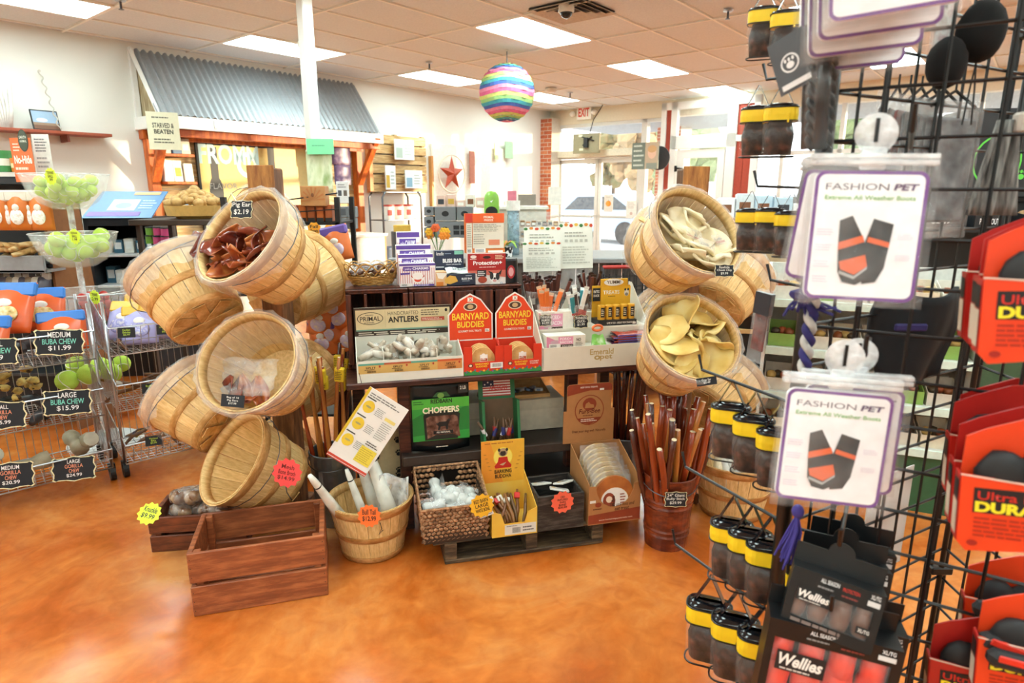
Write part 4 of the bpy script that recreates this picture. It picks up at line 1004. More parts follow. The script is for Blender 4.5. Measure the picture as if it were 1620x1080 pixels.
t = thing('glass_dome', 'small dark round jar on the cream carton', 'jar', at_t(-.08, .24, .522)); ob('bowl', MB().sph((0, 0, .025), (.026, .026, .025), 14, 10), BLACKGL, t, smooth=True); ob('lid', MB().lathe([(0, .052), (.012, .05), (.014, .046)], 12), DSTEEL, t)
# green flip box with flag
GRN = C('#1f6a3c', .5, var=.08)
t = thing('flip_box', 'green flip top display box with a stars and stripes lid', 'display box', at_t(-.125, .0, .393, -2, -12)); w, d, h = .165, .09, .19
ob('base', MB().box(0, 0, 0, w, d, .004), GRN, t); ob('back_panel', MB().box(0, d - .003, .004, w, d, h), C('#6b5138', .6), t)
for x in (0, w - .012): ob('side_panel', MB().box(x, 0, .004, x + .012, d, h), GRN, t)
ob('front_lip', MB().box(.012, 0, .004, w - .012, .004, .02), MOTTLE(['#b89a6a', '#a34a32'], 20, .5, 0), t)
ob('lid', MB().box(0, d, h, w, d + .004, h + .1), GRN, t)
f = Face(t, T(0, d, 0)); f.rect(.02, h + .012, w - .02, h + .092, '#e9e2dc').rects([(.02, h + .012 + .0114 * i, w - .02, h + .0175 + .0114 * i) for i in range(7)], '#b5302a').rect(.02, h + .055, .07, h + .092, '#1d2346')
for i in range(3): f.ell(.03 + .014 * i, h + .065 + .009 * (i % 2), .004, .004, '#e9e6e2', 5)
f.text('AMERICAN', .05, h + .04, w - .035, h + .06, '#c9352c', .02); f.done()
for i in range(8):
    t2 = thing('wrapped_stick', 'brown chew stick in a stars and stripes sleeve', 'chew stick', at_t(-.1 + .016 * i, .0 + rnd(0, .03), .402 + rnd(0, .01), rnd(-20, 20), rnd(-25, 5), rnd(-35, 35)), 'sleeved sticks in the green box')
    ob('stick', MB().tube([(0, 0, 0), (.002, 0, .04), (0, 0, .1)], [.006, .007, .005], 8), C('#5c4026', .4), t2, smooth=True); ob('sleeve', MB().lathe([(.009, .025), (.009, .06)], 10), C(('#e6e2e6', '#2a3370', '#b5302a')[i % 3], .4), t2)

# ---------------------------------------------------------------- woven basket
t = thing('woven_basket', 'dark woven seagrass basket of white wrapped bones', 'basket', at_t(-.425, -.25, .1)); w, d = .27, .25
WV = [WOOD('#c79a72', '#8f6644', 40, (2, 2, 2), .6, .3, 'seagrass'), WOOD('#ab8058', '#6e4a30', 40, (2, 2, 2), .6, .3, 'seagrass_dark')]
def top_z(y): return .155 + .07 * (y / d)
for side in range(4):
    mb = MB(); n = 13 if side % 2 == 0 else 11
    rows = 9
    for r in range(rows):
        for k in range(n + 1):
            q = (k + .5 * (r % 2)) / n
            if q > 1: continue
            if side == 0: x, y, a = w * q, 0, 0
            elif side == 1: x, y, a = w, d * q, 90
            elif side == 2: x, y, a = w * q, d, 0
            else: x, y, a = 0, d * q, 90
            z = .01 + (top_z(y) - .014) * (r + .5) / rows
            if side == 2 and .3 < q < .68 and .68 < (r + .5) / rows < .93: continue
            inset = .012 * (1 - z / .2)
            x = inset + (w - 2 * inset) * x / w; y = inset + (d - 2 * inset) * y / d
            mb.sph((0, 0, 0), (.0135, .006, .0085), 6, 4, random.randrange(2), 0, M=T(x, y, z) @ RZ(a) @ RY(24 if r % 2 else -24))
    o = ob('weave', mb, WV, t, smooth=True); o['kind'] = 'stuff'
ob('lining', MB().box(.01, .01, .004, w - .01, d - .01, .012).box(.012, .006, .01, w - .012, .008, .15).box(.006, .012, .01, .008, d - .012, .16).box(w - .008, .012, .01, w - .006, d - .012, .16), C('#3b2718', .8), t)
ob('rim', MB().tube([(0, 0, top_z(0)), (w, 0, top_z(0)), (w, d, top_z(d)), (0, d, top_z(d))], .006, 6, closed=True), WV[0], t)
MILK = C('#cfd1cc', .2, var=.1)
for i in range(15):
    x, y = rnd(.05, w - .05), rnd(.04, d - .06)
    t2 = thing('white_bone', 'white plastic wrapped bone in the woven basket', 'bone', at_t(-.425 + x, -.25 + y, .1 + .1 + rnd(0, .04) + .1 * y, rnd(0, 360), rnd(-30, 30), rnd(60, 100)), 'white wrapped bones')
    ob('bone', MB().tube([(0, 0, -.045), (0, 0, -.03), (0, 0, 0), (0, 0, .03), (0, 0, .045)], [.02, .026, .018, .026, .02], 10), MILK, t2, smooth=True)
    ob('wrapper', MB().sheet(lambda u, v: Vector(((u - .5) * .07, -.028 + .006 * math.sin(8 * u + i), (v - .5) * .1)), 4, 4, .0008), WRAP, t2)
def star_tag(M, r, colr, lines, label, tc='#1a1a1a', n=12):
    t = thing('star_tag', label, 'price tag', M)
    ob('card', MB().prism(star_pts(0, 0, r, n, .84), 0, .0015), C(colr, .55, var=.02), t)
    f = Face(t); k = len(lines); rh = r * 1.15 / k
    for i, s in enumerate(lines):
        z = r * .56 - i * rh; lw = min(r * 1.12, rh * .6 * len(s) * .9); f.text(s, -lw / 2, z - rh * .78, lw / 2, z, tc, .012)
    f.done(); return t
tg = star_tag(at_t(-.19, -.275, .262, 0, -5, -10), .05, '#f0b428', ['RED BARN', 'LARGE', 'WHITE BONE'], 'yellow starburst tag reading Red Barn Large White Bone')
tg2 = thing('barcode_label', 'white barcode sticker under the yellow starburst tag', 'label', at_t(-.195, -.272, .205, 0, 0, -16)); ob('sticker', MB().box(0, 0, 0, .055, .001, .022), C('#e6e8ea', .5), tg2)
f = Face(tg2); f.bars(.006, .005, .034, .017).greek(.036, .005, .052, .017, 2, '#333333'); f.done()
# ---------------------------------------------------------------- meditating pug box
t = thing('stick_display', 'yellow orange display box headed Barking Buddha', 'display box', at_t(-.145, -.25, .1)); w, d = .188, .21
YB = MOTTLE(['#e2a02e', '#ecc04a', '#e9d070'], 5, .5, 0, 3, 'yellow_card')
ob('base', MB().box(0, 0, 0, w, d, .004), YB, t); ob('front_panel', MB().prism([(0, .004), (w, .004), (w, .115), (w * .8, .1), (w * .72, .055), (w * .28, .055), (w * .2, .1), (0, .115)], 0, .003), YB, t)
for x in (0, w - .003): ob('side_panel', MB().add([(x, .003, .004), (x + .003, .003, .004), (x + .003, d, .004), (x, d, .004), (x, .003, .115), (x + .003, .003, .115), (x + .003, d, .19), (x, d, .19)], MB.BF), YB, t)
ob('header_card', MB().box(.0, d - .004, .004, w, d, .33), YB, t)
f = Face(t, T(0, d - .0045, 0)); f.poly([(0, .14), (w, .14), (w, .33), (0, .33)], '#eeb43a').poly([(0, .14), (w * .5, .14), (w * .2, .33), (0, .33)], '#ee9a34').greek(w * .08, .315, w * .92, .324, 1, '#b5642a')
f.ell(w * .5, .256, .042, .044, '#f6d84a').ell(w * .5, .256, .039, .041, '#f9e36a')
f.poly([(w * .32, .205), (w * .68, .205), (w * .7, .215), (w * .62, .235), (w * .6, .255), (w * .4, .255), (w * .38, .235), (w * .3, .215)], '#c8281f').ell(w * .5, .276, .02, .019, '#b59a78').ell(w * .5, .271, .013, .011, '#3a2e28').ell(w * .41, .288, .006, .008, '#3a2e28', 8).ell(w * .59, .288, .006, .008, '#3a2e28', 8).ell(w * .46, .279, .003, .003, '#1a1410', 8).ell(w * .54, .279, .003, .003, '#1a1410', 8).poly([(w * .42, .222), (w * .5, .216), (w * .58, .232), (w * .5, .228)], '#c9ab86')
f.text('BARKING', w * .3, .182, w * .7, .199, '#241a14', .02).text('BUDDHA', w * .31, .16, w * .69, .177, '#241a14', .02)
for s_ in (-1, 1):
    for k in range(5): f.ell(w * (.5 + s_ * (.3 + .03 * k)), .2 + .018 * k, .007, .002, '#c07a2e', 8)
f.done()
f = Face(t); f.rect(w * .28, .006, w * .98, .05, '#dcdad2').bars(w * .45, .012, w * .63, .036).greek(w * .68, .014, w * .94, .04, 2, '#555555').greek(w * .32, .04, w * .62, .048, 1, '#888888'); f.done()
for i in range(13):
    t2 = thing('bully_stick', 'short brown bully stick in the yellow display box', 'chew stick', at_t(-.145 + rnd(.04, w - .04), -.25 + rnd(.05, .1), .15 + rnd(0, .02), rnd(-30, 30), rnd(-62, -40), rnd(-25, 25)), 'bully sticks in the yellow box')
    ob('stick', MB().tube([(0, 0, -.05), (.006, 0, 0), (.002, .004, .05), (0, .002, .09)], [.006, .0075, .007, .005], 8), C(('#7a4a26', '#8f6034', '#6a4a2a')[i % 3], .35), t2, smooth=True)
    if i % 3 == 0: ob('price_flag', MB().bbox(-.012, -.01, .05, .012, .01, .075, .002), C(('#e9e6de', '#c8281f')[i % 2], .5), t2)
# ---------------------------------------------------------------- dark box of shin bones
t = thing('rustic_box', 'dark weathered wooden box of shin bone packets', 'wooden box', at_t(.045, -.25, .1)); BWD = WOOD('#4d4640', '#241f1c', 7, (1.2, 10, 10), .6, .4, 'charred_wood')
w, d, h = .2, .2, .155
for y in (0, d - .01): ob('board', MB().bbox(0, y, 0, w, y + .01, h, .002), BWD, t)
for x in (0, w - .01): ob('end_board', MB().bbox(x, .01, 0, x + .01, d - .01, h, .002), BWD, t)
ob('bottom_board', MB().box(.01, .01, 0, w - .01, d - .01, .008), BWD, t)
for i, (x, y, a) in enumerate(((.05, .13, 20), (.11, .06, -15), (.15, .12, 35))):
    t2 = thing('bone_packet', 'white labelled shin bone packet in the dark box', 'packet', at_t(.045 + x, -.25 + y, .1 + .145, a, -18, 8), 'shin bone packets')
    ob('packet', MB().bbox(-.04, -.028, 0, .04, .028, .008, .002), C('#e6e4dc', .3), t2); f = Face(t2, T(0, 0, .0085) @ RX(-90)); f.ell(-.025, .005, .008, .008, '#d9a53a').greek(-.01, -.016, .034, .018, 4, '#77777a'); f.done()
star_tag(at_t(.142, -.275, .235, 0, 0, 0), .05, '#f2664a', ['CBD', 'INFUSED', 'SHIN', 'BONE!', '$20.99'], 'coral starburst tag reading CBD Infused Shin Bone')
# ---------------------------------------------------------------- kraft box of treat rings
t = thing('ring_display', 'brown kraft display box headed Furs-Bee', 'display box', at_t(.265, -.25, .1)); w, d = .232, .24; KR = C('#b07a48', .65, var=.05); KD = C('#8f3a1e', .6)
ob('base', MB().box(0, 0, 0, w, d, .004), KR, t)
cut = [(0, .004), (w, .004), (w, .175)] + [(w * .5 + math.cos(a) * .085, .165 + -math.sin(a) * .085 if False else .172 - math.sin(a) * .1) for a in [PI * k / 10 for k in range(0, 11)]] + [(0, .175)]
ob('front_panel', MB().prism(cut, 0, .003), KR, t)
for x in (0, w - .003): ob('side_panel', MB().add([(x, .003, .004), (x + .003, .003, .004), (x + .003, d, .004), (x, d, .004), (x, .003, .18), (x + .003, .003, .18), (x + .003, d, .27), (x, d, .27)], MB.BF), KR, t)
ob('back_panel', MB().box(0, d - .003, .004, w, d, .27), KR, t)
hd = [(-.035, .27), (w - .03, .27), (w - .03, .42), (w - .045, .42), (w - .045, .53), (w - .055, .54), (-.01, .54), (-.02, .53), (-.02, .42), (-.035, .42)]
ob('header_card', MB().prism(hd, d + .001, d + .005), KR, t)
f = Face(t, T(0, d, 0)); cx = w * .5 - .032; f.poly([(-.02, .49), (cx, .51), (w - .045, .505), (w - .045, .53), (w - .055, .54), (-.01, .54), (-.02, .53)], KD).text('BEEF DOG TREATS', .04, .522, .12, .529, '#f0e2d4', .01).rect(.13, .508, .15, .517, '#ece8e0')
f.ell(cx, .42, .068, .07, KD).ell(cx, .42, .064, .066, KR).ell(cx, .447, .032, .03, KD).poly([(cx - .022, .43), (cx - .018, .45), (cx - .004, .458), (cx + .004, .448), (cx + .02, .444), (cx + .022, .43)], KR).text('Furs-Bee', cx - .05, .405, cx + .05, .427, '#6a2412', .02, .2).poly([(cx - .055, .385), (cx + .055, .385), (cx + .04, .366), (cx, .354), (cx - .04, .366)], KD).greek(cx - .04, .366, cx + .04, .382, 2, '#ecd9c6').greek(cx - .03, .392, cx + .03, .4, 1, '#6a2412').text('Treat your dog well. Naturally.', cx - .08, .315, cx + .08, .33, '#5a2412', .01, .2); f.done()
f = Face(t); f.rect(0, .004, w, .045, KD).poly([(0, .045), (w, .06), (w, .044), (0, .044)], KD).text('www.homerangepettreats.com', w * .2, .014, w * .85, .022, '#ecd9c6', .01).text('The one toss and', w * .4, .075, w * .88, .09, '#4a2212', .01, .2).text('eat treat', w * .5, .056, w * .78, .069, '#4a2212', .01, .2).ell(w * .18, .09, .014, .011, KD).greek(w * .08, .066, w * .3, .076, 1, '#5a2412').rect(.004, .1, .03, .112, '#e8e6de'); f.done()
RING = MOTTLE(['#8f4a1c', '#b5682c', '#c9823c'], 12, .5, .2, 4, 'treat_ring'); RINGW = MOTTLE(['#9a6a36', '#cfae78', '#e3d5b8'], 26, .25, .2, 4, 'wrapped_ring', coat=.4)
for i in range(9):
    z = .1 + .105 + .012 * i; y = -.25 + .012 + .022 * i
    t2 = thing('treat_ring', ('large brown ring treat with a printed centre at the front of the kraft box' if i == 0 else 'plastic wrapped ring treat in the kraft box'), 'treat', at_t(.265 + w / 2 + rnd(-.004, .004), y, z + (.012 if i == 0 else -.01), 0, -8), None if i == 0 else 'wrapped ring treats')
    r = .088
    ob('ring', MB().prism([(math.cos(a * PI / 16) * r * rnd(.97, 1.02), math.sin(a * PI / 16) * r * .95) for a in range(32)], 0, .014), RING if i == 0 else RINGW, t2)
    if i == 0:
        f = Face(t2); f.ell(.0, -.02, .062, .055, '#ead9b8').ell(0, -.02, .06, .053, '#e9e6e0').ell(-.025, -.02, .028, .035, '#8f3a1e', 14).ell(-.025, -.014, .014, .014, '#e9d8c0').text('Furs-Bee', .0, -.06, .06, -.045, '#2a1a14', .02, 0, 90).greek(.024, -.05, .05, .01, 5, '#8f3a1e'); f.done()
    else: ob('wrapper', MB().sheet(lambda u, v: Vector(((u - .5) * .17, -.004 + .003 * math.sin(9 * u + i), (v - .5) * .17)), 5, 5, .0008), WRAP, t2)

# ---------------------------------------------------------------- buckets of bully sticks
def bucket(M, r0, r1, h, mat, label, ribs=(), n=28):
    t = thing('metal_bucket', label, 'bucket', M)
    ob('body', MB().lathe([(0, .003), (r0, .003), (r0, 0)] + [q for z in ribs for q in ((r0 + (r1 - r0) * (z - .008) / h, z - .008), (r0 + (r1 - r0) * z / h + .004, z), (r0 + (r1 - r0) * (z + .008) / h, z + .008))] + [(r1, h), (r1 - .003, h), (r0 - .002, .006), (0, .006)], n), mat, t, smooth=False)
    ob('rim', MB().tube([(math.cos(2 * PI * k / n) * r1, math.sin(2 * PI * k / n) * r1, h) for k in range(n)], .004, 6, closed=True), mat, t, smooth=True)
    for s in (-1, 1): ob('ear', MB().bbox(s * r1 - .004, -.014, h - .05, s * r1 + .006, .014, h - .015, .003), mat, t)
    ob('bail', MB().tube([(math.cos(PI * k / 12) * (r1 + .006), -math.sin(PI * k / 12) * (r1 + .01), h - .03 - .03 * math.sin(PI * k / 12)) for k in range(13)], .002, 5), DSTEEL, t)
    return t
COPPER = WOOD('#8a3c1a', '#5a200e', 5, (2, 2, 5), .32, .1, 'russet_metal')
BUL = [MOTTLE(['#4a160a', '#822c10', '#a84a1c', '#c26a30'], 9, .25, .2, 4, 'bully', (1, 1, .25), coat=.4), MOTTLE(['#2c0f0a', '#4f1c10', '#7c3518'], 9, .25, .2, 4, 'bully_dark', (1, 1, .25), coat=.4), MOTTLE(['#8f4a1c', '#b5702e', '#cc9450'], 9, .3, .2, 4, 'bully_light', (1, 1, .25), coat=.3)]
TIP = C('#d9c9a6', .5, var=.25)
def bully_mesh(seed, L, fat=1.0):
    rg = random.Random(seed); P = []; r = []; n = 7; b1, b2 = rg.uniform(-.02, .02), rg.uniform(-.02, .02)
    for k in range(n):
        q = k / (n - 1); P.append((b1 * math.sin(PI * q), b2 * math.sin(PI * q * 1.4), L * q)); r.append(rg.uniform(.0085, .0115) * (1.05 - .25 * q) * fat)
    return MB().tube(P, r, 8), r[-1], P[-1]
def bully(M, seed, L, mat, label, group, tag=None, fat=1.0):
    t = thing('bully_stick', label, 'chew stick', M, group); mb, r, p = bully_mesh(seed, L, fat)
    ob('stick', mb, mat, t, smooth=True); ob('cut_end', MB().lathe([(0, .002), (r * .9, .0005), (r, -.001)], 8, M=TV(Vector(p))), TIP, t)
    if tag:
        g = ob('paper_label', MB().bbox(-.02, -.013, L * tag, .02, .013, L * tag + .06, .004), C('#e6c62e', .4, var=.04), t); f = Face(t, T(0, -.0135, L * tag)); f.greek(-.015, .01, .015, .05, 5, '#4a431a'); f.done()
cB = PZ(1052, 876, 0) + Vector((0.025, .1, 0))
bucket(TV(cB), .088, .108, .32, COPPER, 'russet ribbed metal bucket full of long bully sticks', (.06, .085, .19, .215))
i = 0
for k in range(38):
    a = rnd(0, 2 * PI); q = math.sqrt(rnd(.02, 1)); dx, dy = math.cos(a) * q, math.sin(a) * q
    M = TV(cB + Vector((dx * .045, dy * .045, .02))) @ axis_frame((0, 0, 0), (dx * .31 + rnd(-.07, .07), dy * .27 + rnd(-.05, .05), 1))
    bully(M, k, rnd(.48, .64), BUL[(0, 1, 0, 2, 0)[k % 5]], 'long glossy red brown bully stick in the russet bucket', 'giant bully sticks', None, 1.45)
chalk_tag(TV(cB + Vector((0, -.118, .255))), .095, .07, ['24" Giant', 'Bully Stick', '$29.99'], 'black scalloped chalk tag reading Giant Bully Stick on the bucket')
cG = Vector((.535, 2.83, 0)); TIN = C('#7e8386', .35, .8, .15)
bucket(TV(cG), .085, .105, .34, TIN, 'grey tin bucket of dark sticks behind the Furs-Bee box')
for k in range(12):
    a = rnd(0, 6.28); q = rnd(0, 1); bully(TV(cG + Vector((math.cos(a) * q * .04, math.sin(a) * q * .04, .02))) @ axis_frame((0, 0, 0), (math.cos(a) * q * .12, math.sin(a) * q * .12, 1)), k + 90, rnd(.62, .74), BUL[1], 'thin dark stick standing in the grey tin bucket', 'dark sticks in the tin bucket')
cT = Vector((-.8, 2.63, 0))
bucket(TV(cT), .085, .1, .34, TIN, 'grey tin bucket of yellow labelled bully sticks')
for k in range(16):
    a = rnd(0, 6.28); q = rnd(.2, 1); bully(TV(cT + Vector((math.cos(a) * q * .04, math.sin(a) * q * .04, .02))) @ axis_frame((0, 0, 0), (math.cos(a) * q * .15, math.sin(a) * q * .12, 1)), k + 40, rnd(.68, .8), BUL[(2, 0, 1)[k % 3]], 'long bully stick with yellow paper label in the tin bucket' if k % 4 else 'long unlabelled bully stick in the tin bucket', 'labelled bully sticks' if k % 4 else 'plain bully sticks', .86 if k % 4 else None)
rt = star_tag(facing(PY(454, 748, 2.2), 0, -10, 12), .058, '#f04a48', ['Mesh', 'Bone Broth', '$14.99'], 'coral red starburst tag leaning on the bushel basket', '#6a1414')
ob('clip', MB().tube([(0, .003, -.04), (.012, .006, -.075), (.02, .06, -.12)], .002, 5), DSTEEL, rt)
# ---------------------------------------------------------------- laminated chart hung from the table corner
A, B_, D_ = PY(573, 604, 2.33), PY(621, 641, 2.33), PY(516, 718, 2.31)
xv = (B_ - A); zv = (A - D_); w, h = xv.length, zv.length
M = TV(D_) @ Matrix((xv.normalized(), zv.normalized().cross(xv.normalized()), zv.normalized())).transposed().to_4x4()
w = .175
t = thing('product_chart', 'white laminated chart with yellow circles hanging from the table corner', 'chart', M)
ob('sheet', MB().box(0, 0, 0, w, .003, h), C('#eceae4', .3, var=.02), t)
f = Face(t); f.rect(.0, h * .2, w * .06, h, '#d9b92e').rect(0, h * .02, w, h * .05, '#d04a36').rect(0, h * .0, w, h * .012, '#d04a36').greek(w * .1, h * .9, w * .9, h * .96, 2, '#7c7c78')
for i in range(3):
    z = h * (.78 - .24 * i); f.ell(w * .22, z, w * .13, w * .15, '#e6c63a').ell(w * .22, z, w * .07, w * .025, '#a8a06a', 10).rect(w * .08, z + w * .18, w * .3, z + w * .21, '#4a4a46').greek(w * .4, z - w * .1, w * .62, z + w * .1, 5, '#9a9a96', .4, i)
f.rect(w * .66, h * .74, w * .92, h * .78, '#e6d27a').greek(w * .66, h * .48, w * .94, h * .72, 9, '#a6a6a2', .35, 9).rect(w * .56, h * .12, w * .94, h * .34, '#e6cf4a').greek(w * .58, h * .14, w * .92, h * .32, 7, '#c0a83a').greek(w * .6, h * .36, w * .92, h * .42, 2, '#55554f'); f.done()
ob('chart_string', MB().tube([PY(568, 590, 2.36), PY(572, 606, 2.325)], .0012, 4), BLACK, label='thin black string holding the laminated chart', cat='string')
# paw print cushion
t = thing('paw_cushion', 'cream cushion roll with black paw prints behind the table leg', 'cushion', T(-.555, 2.75, 0) @ RZ(10))
ob('cover', MB().sph((0, 0, .2), (.1, .09, .21), 16, 12), C('#cdb98e', .8), t, smooth=True)
pw = MB()
for i in range(26):
    a = -PI / 2 + rnd(-1.2, 1.2); z = rnd(.05, .36); s = math.sqrt(max(.05, 1 - ((z - .2) / .21) ** 2)); c = Vector((math.cos(a) * .1 * s, math.sin(a) * .09 * s, z)); nn = Vector((c.x / .01, c.y / .0081, (z - .2) / .0441)).normalized()
    Mf = axis_frame(c + nn * .0025, nn)
    pw.sph((0, 0, 0), (.011, .009, .0018), 8, 4, M=Mf)
    for k in range(4): pw.sph((.014 * math.cos(.7 + k * .6), .016 * math.sin(.7 + k * .6), 0), (.004, .005, .0018), 6, 4, M=Mf)
o = ob('paw_prints', pw, BLACK, t); o['kind'] = 'stuff'
# ---------------------------------------------------------------- bull tails in the floor basket
TAIL = MOTTLE(['#cfcfc2', '#e6e6dc', '#f0f0ea'], 14, .3, .15, 3, 'wrapped_tail', coat=.4)
for i, (a, b_, r) in enumerate(((PY(490, 752, 2.16), PY(548, 828, 2.33), .024), (PY(548, 742, 2.34), PY(580, 826, 2.36), .02), (PY(580, 706, 2.42), PY(622, 824, 2.36), .036), (PY(566, 722, 2.5), PY(600, 820, 2.44), .03))):
    t = thing('bull_tail', 'long white wrapped bull tail standing in the floor basket', 'bull tail', axis_frame(a, b_ - a), 'wrapped bull tails'); L_ = (b_ - a).length
    ob('tail', MB().tube([(0, 0, 0), (0, 0, L_ * .08), (0, 0, L_ * .12), (0, 0, L_ * .5), (0, 0, L_)], [r * .35, r * .5, r * .55, r * .8, r], 12), TAIL, t, smooth=True)
    ob('tie', MB().lathe([(r * .62, L_ * .19), (r * .66, L_ * .2), (r * .62, L_ * .21)], 12), BLACK, t)
ob('plastic_bag', MB().sheet(lambda u, v: PY(600 + 46 * u, 752 + 60 * v, 2.36 + .05 * math.sin(3 * u) + .015 * math.sin(9 * u + 5 * v)) + Vector((0, 0, .012 * math.sin(6 * u))), 10, 10, .001), FILM('#f4f6f6', .4, .2, 'bag'), smooth=True, label='crumpled clear plastic bag standing in the bull tail basket', cat='plastic bag')
t = star_tag(TV(PY(584, 816, 2.12)) @ RX(-8), .045, '#f2702a', ['Bull Tail', '$12.99'], 'orange starburst tag reading Bull Tail')
ob('tag_clip', MB().tube([PY(601, 826, 2.13), PY(604, 836, 2.13), PY(599, 846, 2.13), PY(606, 838, 2.13)], .0016, 5), BLACK, label='thin black wire clip on the bull tail basket', cat='clip')
# wrapped rolls in the right floor basket
for i in range(12):
    a = rnd(0, 6.28); q = rnd(0, .11)
    t = thing('wrapped_roll', 'plastic wrapped cream rawhide roll in the floor basket', 'roll', T(1.03 + math.cos(a) * q, 2.72 + math.sin(a) * q, .19 + rnd(0, .06)) @ RZ(rnd(0, 360)) @ RX(rnd(35, 75)), 'wrapped rawhide rolls')
    ob('roll', MB().tube([(0, 0, -.07), (0, 0, -.06), (0, 0, .06), (0, 0, .07)], [.016, .02, .02, .016], 10), C(('#e0cfa6', '#d8d6cc', '#6b4a34')[i % 3], .35), t, smooth=True); ob('wrapper', MB().lathe([(.021, -.085), (.023, 0), (.021, .09)], 10), WRAP, t, smooth=True)
# knuckle bones in the small crate
KN = MOTTLE(['#33221c', '#6d4a34', '#9a7a5a', '#c2ae90'], 18, .16, .25, 5, 'knuckle', coat=.6)
for i in range(30):
    x, y = rnd(.04, .33), rnd(.04, .18); z = .075 + rnd(0, .02)
    if i >= 14: x, y, z = rnd(.07, .27), rnd(.06, .16), .135 + rnd(0, .015)
    if i >= 23: x, y, z = rnd(.1, .2), rnd(.08, .14), .19 + rnd(0, .015)
    t = thing('knuckle_bone', 'shrink wrapped dark knuckle bone in the small crate', 'bone', TV(q_ := PZ(240, 874, 0)) @ RZ(8) @ T(x, y, z) @ RZ(rnd(0, 360)) @ RX(rnd(-40, 40)), 'knuckle bones')
    ob('bone', MB().sph((.018, 0, 0), (.034, .03, .03), 10, 7, 0, .08).sph((-.02, .006, 0), (.032, .034, .028), 10, 7, 0, .08), KN, t, smooth=True)
    ob('wrapper', MB().sph((0, 0, 0), (.056, .037, .034), 8, 6, 0, .06), WRAP, t, smooth=True)
star_tag(facing(PY(236, 812, 2.2), 10, -45, 20), .045, '#d6e82e', ['Knuckle', '$9.99'], 'lime green starburst tag on the small bone crate')
# =================================================================== TRIANGULAR GRID RACK
RP, RQ, RR = Vector((.506, 1.07, 0)), Vector((1.04, 1.366, 0)), Vector((1.026, .753, 0))
BLKM = C('#0a0b0d', .4, .0, .1)
RZ0, RZ1 = .12, 2.3
rk = thing('grid_rack', 'tall black triangular wire grid rack on castors', 'display rack', TV(RP))
hw = MB().tube([(0, 0, 0), (.6, 0, 0)], .003, 6).mesh('wire', [BLKM]); vw = MB().tube([(0, 0, RZ0), (0, 0, RZ1)], .003, 6).mesh('wire', [BLKM])
for (a, b_) in ((RP, RQ), (RQ, RR), (RP, RR)):
    F = face_frame(a - RP, b_ - RP); L_ = (b_ - a).length
    for k in range(1, 8): link('wire', vw, rk, F @ T(L_ * k / 8, 0, 0))
    z = RZ0 + .04
    while z < RZ1: link('wire', hw, rk, F @ T(.003, .004, z) @ SC((L_ - .006) / .6, 1, 1)); z += .0762
    ob('top_rail', MB().tube([(0, 0, RZ1), (L_, 0, RZ1)], .006, 8), BLKM, rk, F)
    ob('bottom_rail', MB().tube([(0, 0, RZ0), (L_, 0, RZ0)], .006, 8), BLKM, rk, F)
for c, r in ((RP, .0135), (RQ, .006), (RR, .006)):
    o = c - RP
    ob('post', MB().tube([o + Vector((0, 0, .1)), o + Vector((0, 0, RZ1))], r, 12), BLKM, rk, smooth=True)
    if r < .01:
        for s in (-.018, .018): ob('post', MB().tube([o + Vector((s, .01, .1)), o + Vector((s, .01, RZ1))], .004, 8), BLKM, rk)
        for z in (.55, 1.15, 1.75): ob('joiner', MB().bbox(o.x - .026, o.y - .008, z, o.x + .026, o.y + .014, z + .02, .003), BLKM, rk)
    ob('castor', MB().tube([o + Vector((-.01, 0, .033)), o + Vector((.012, 0, .033))], .032, 16).box(o.x - .008, o.y - .006, .06, o.x + .008, o.y + .006, .12), BLKM, rk)
ob('post_sleeve', MB().tube([(0, 0, .35), (0, 0, .62)], .0165, 14), C('#a98a70', .5), rk, smooth=True)
nA = Vector((-.485, .875, 0)); dA = Vector((.875, .485, 0)); nB = Vector((-.52, -.854, 0)); dB = Vector((.854, -.52, 0))
def hook(base, d, L, z, label, tip=.03):
    ob('display_hook', MB().tube([base + Vector((0, 0, z)), base + d * L + Vector((0, 0, z + .01)), base + d * (L + .012) + Vector((0, 0, z + .012 + tip))], .0032, 6), BLKM, label=label, cat='hook', group='black display hooks')
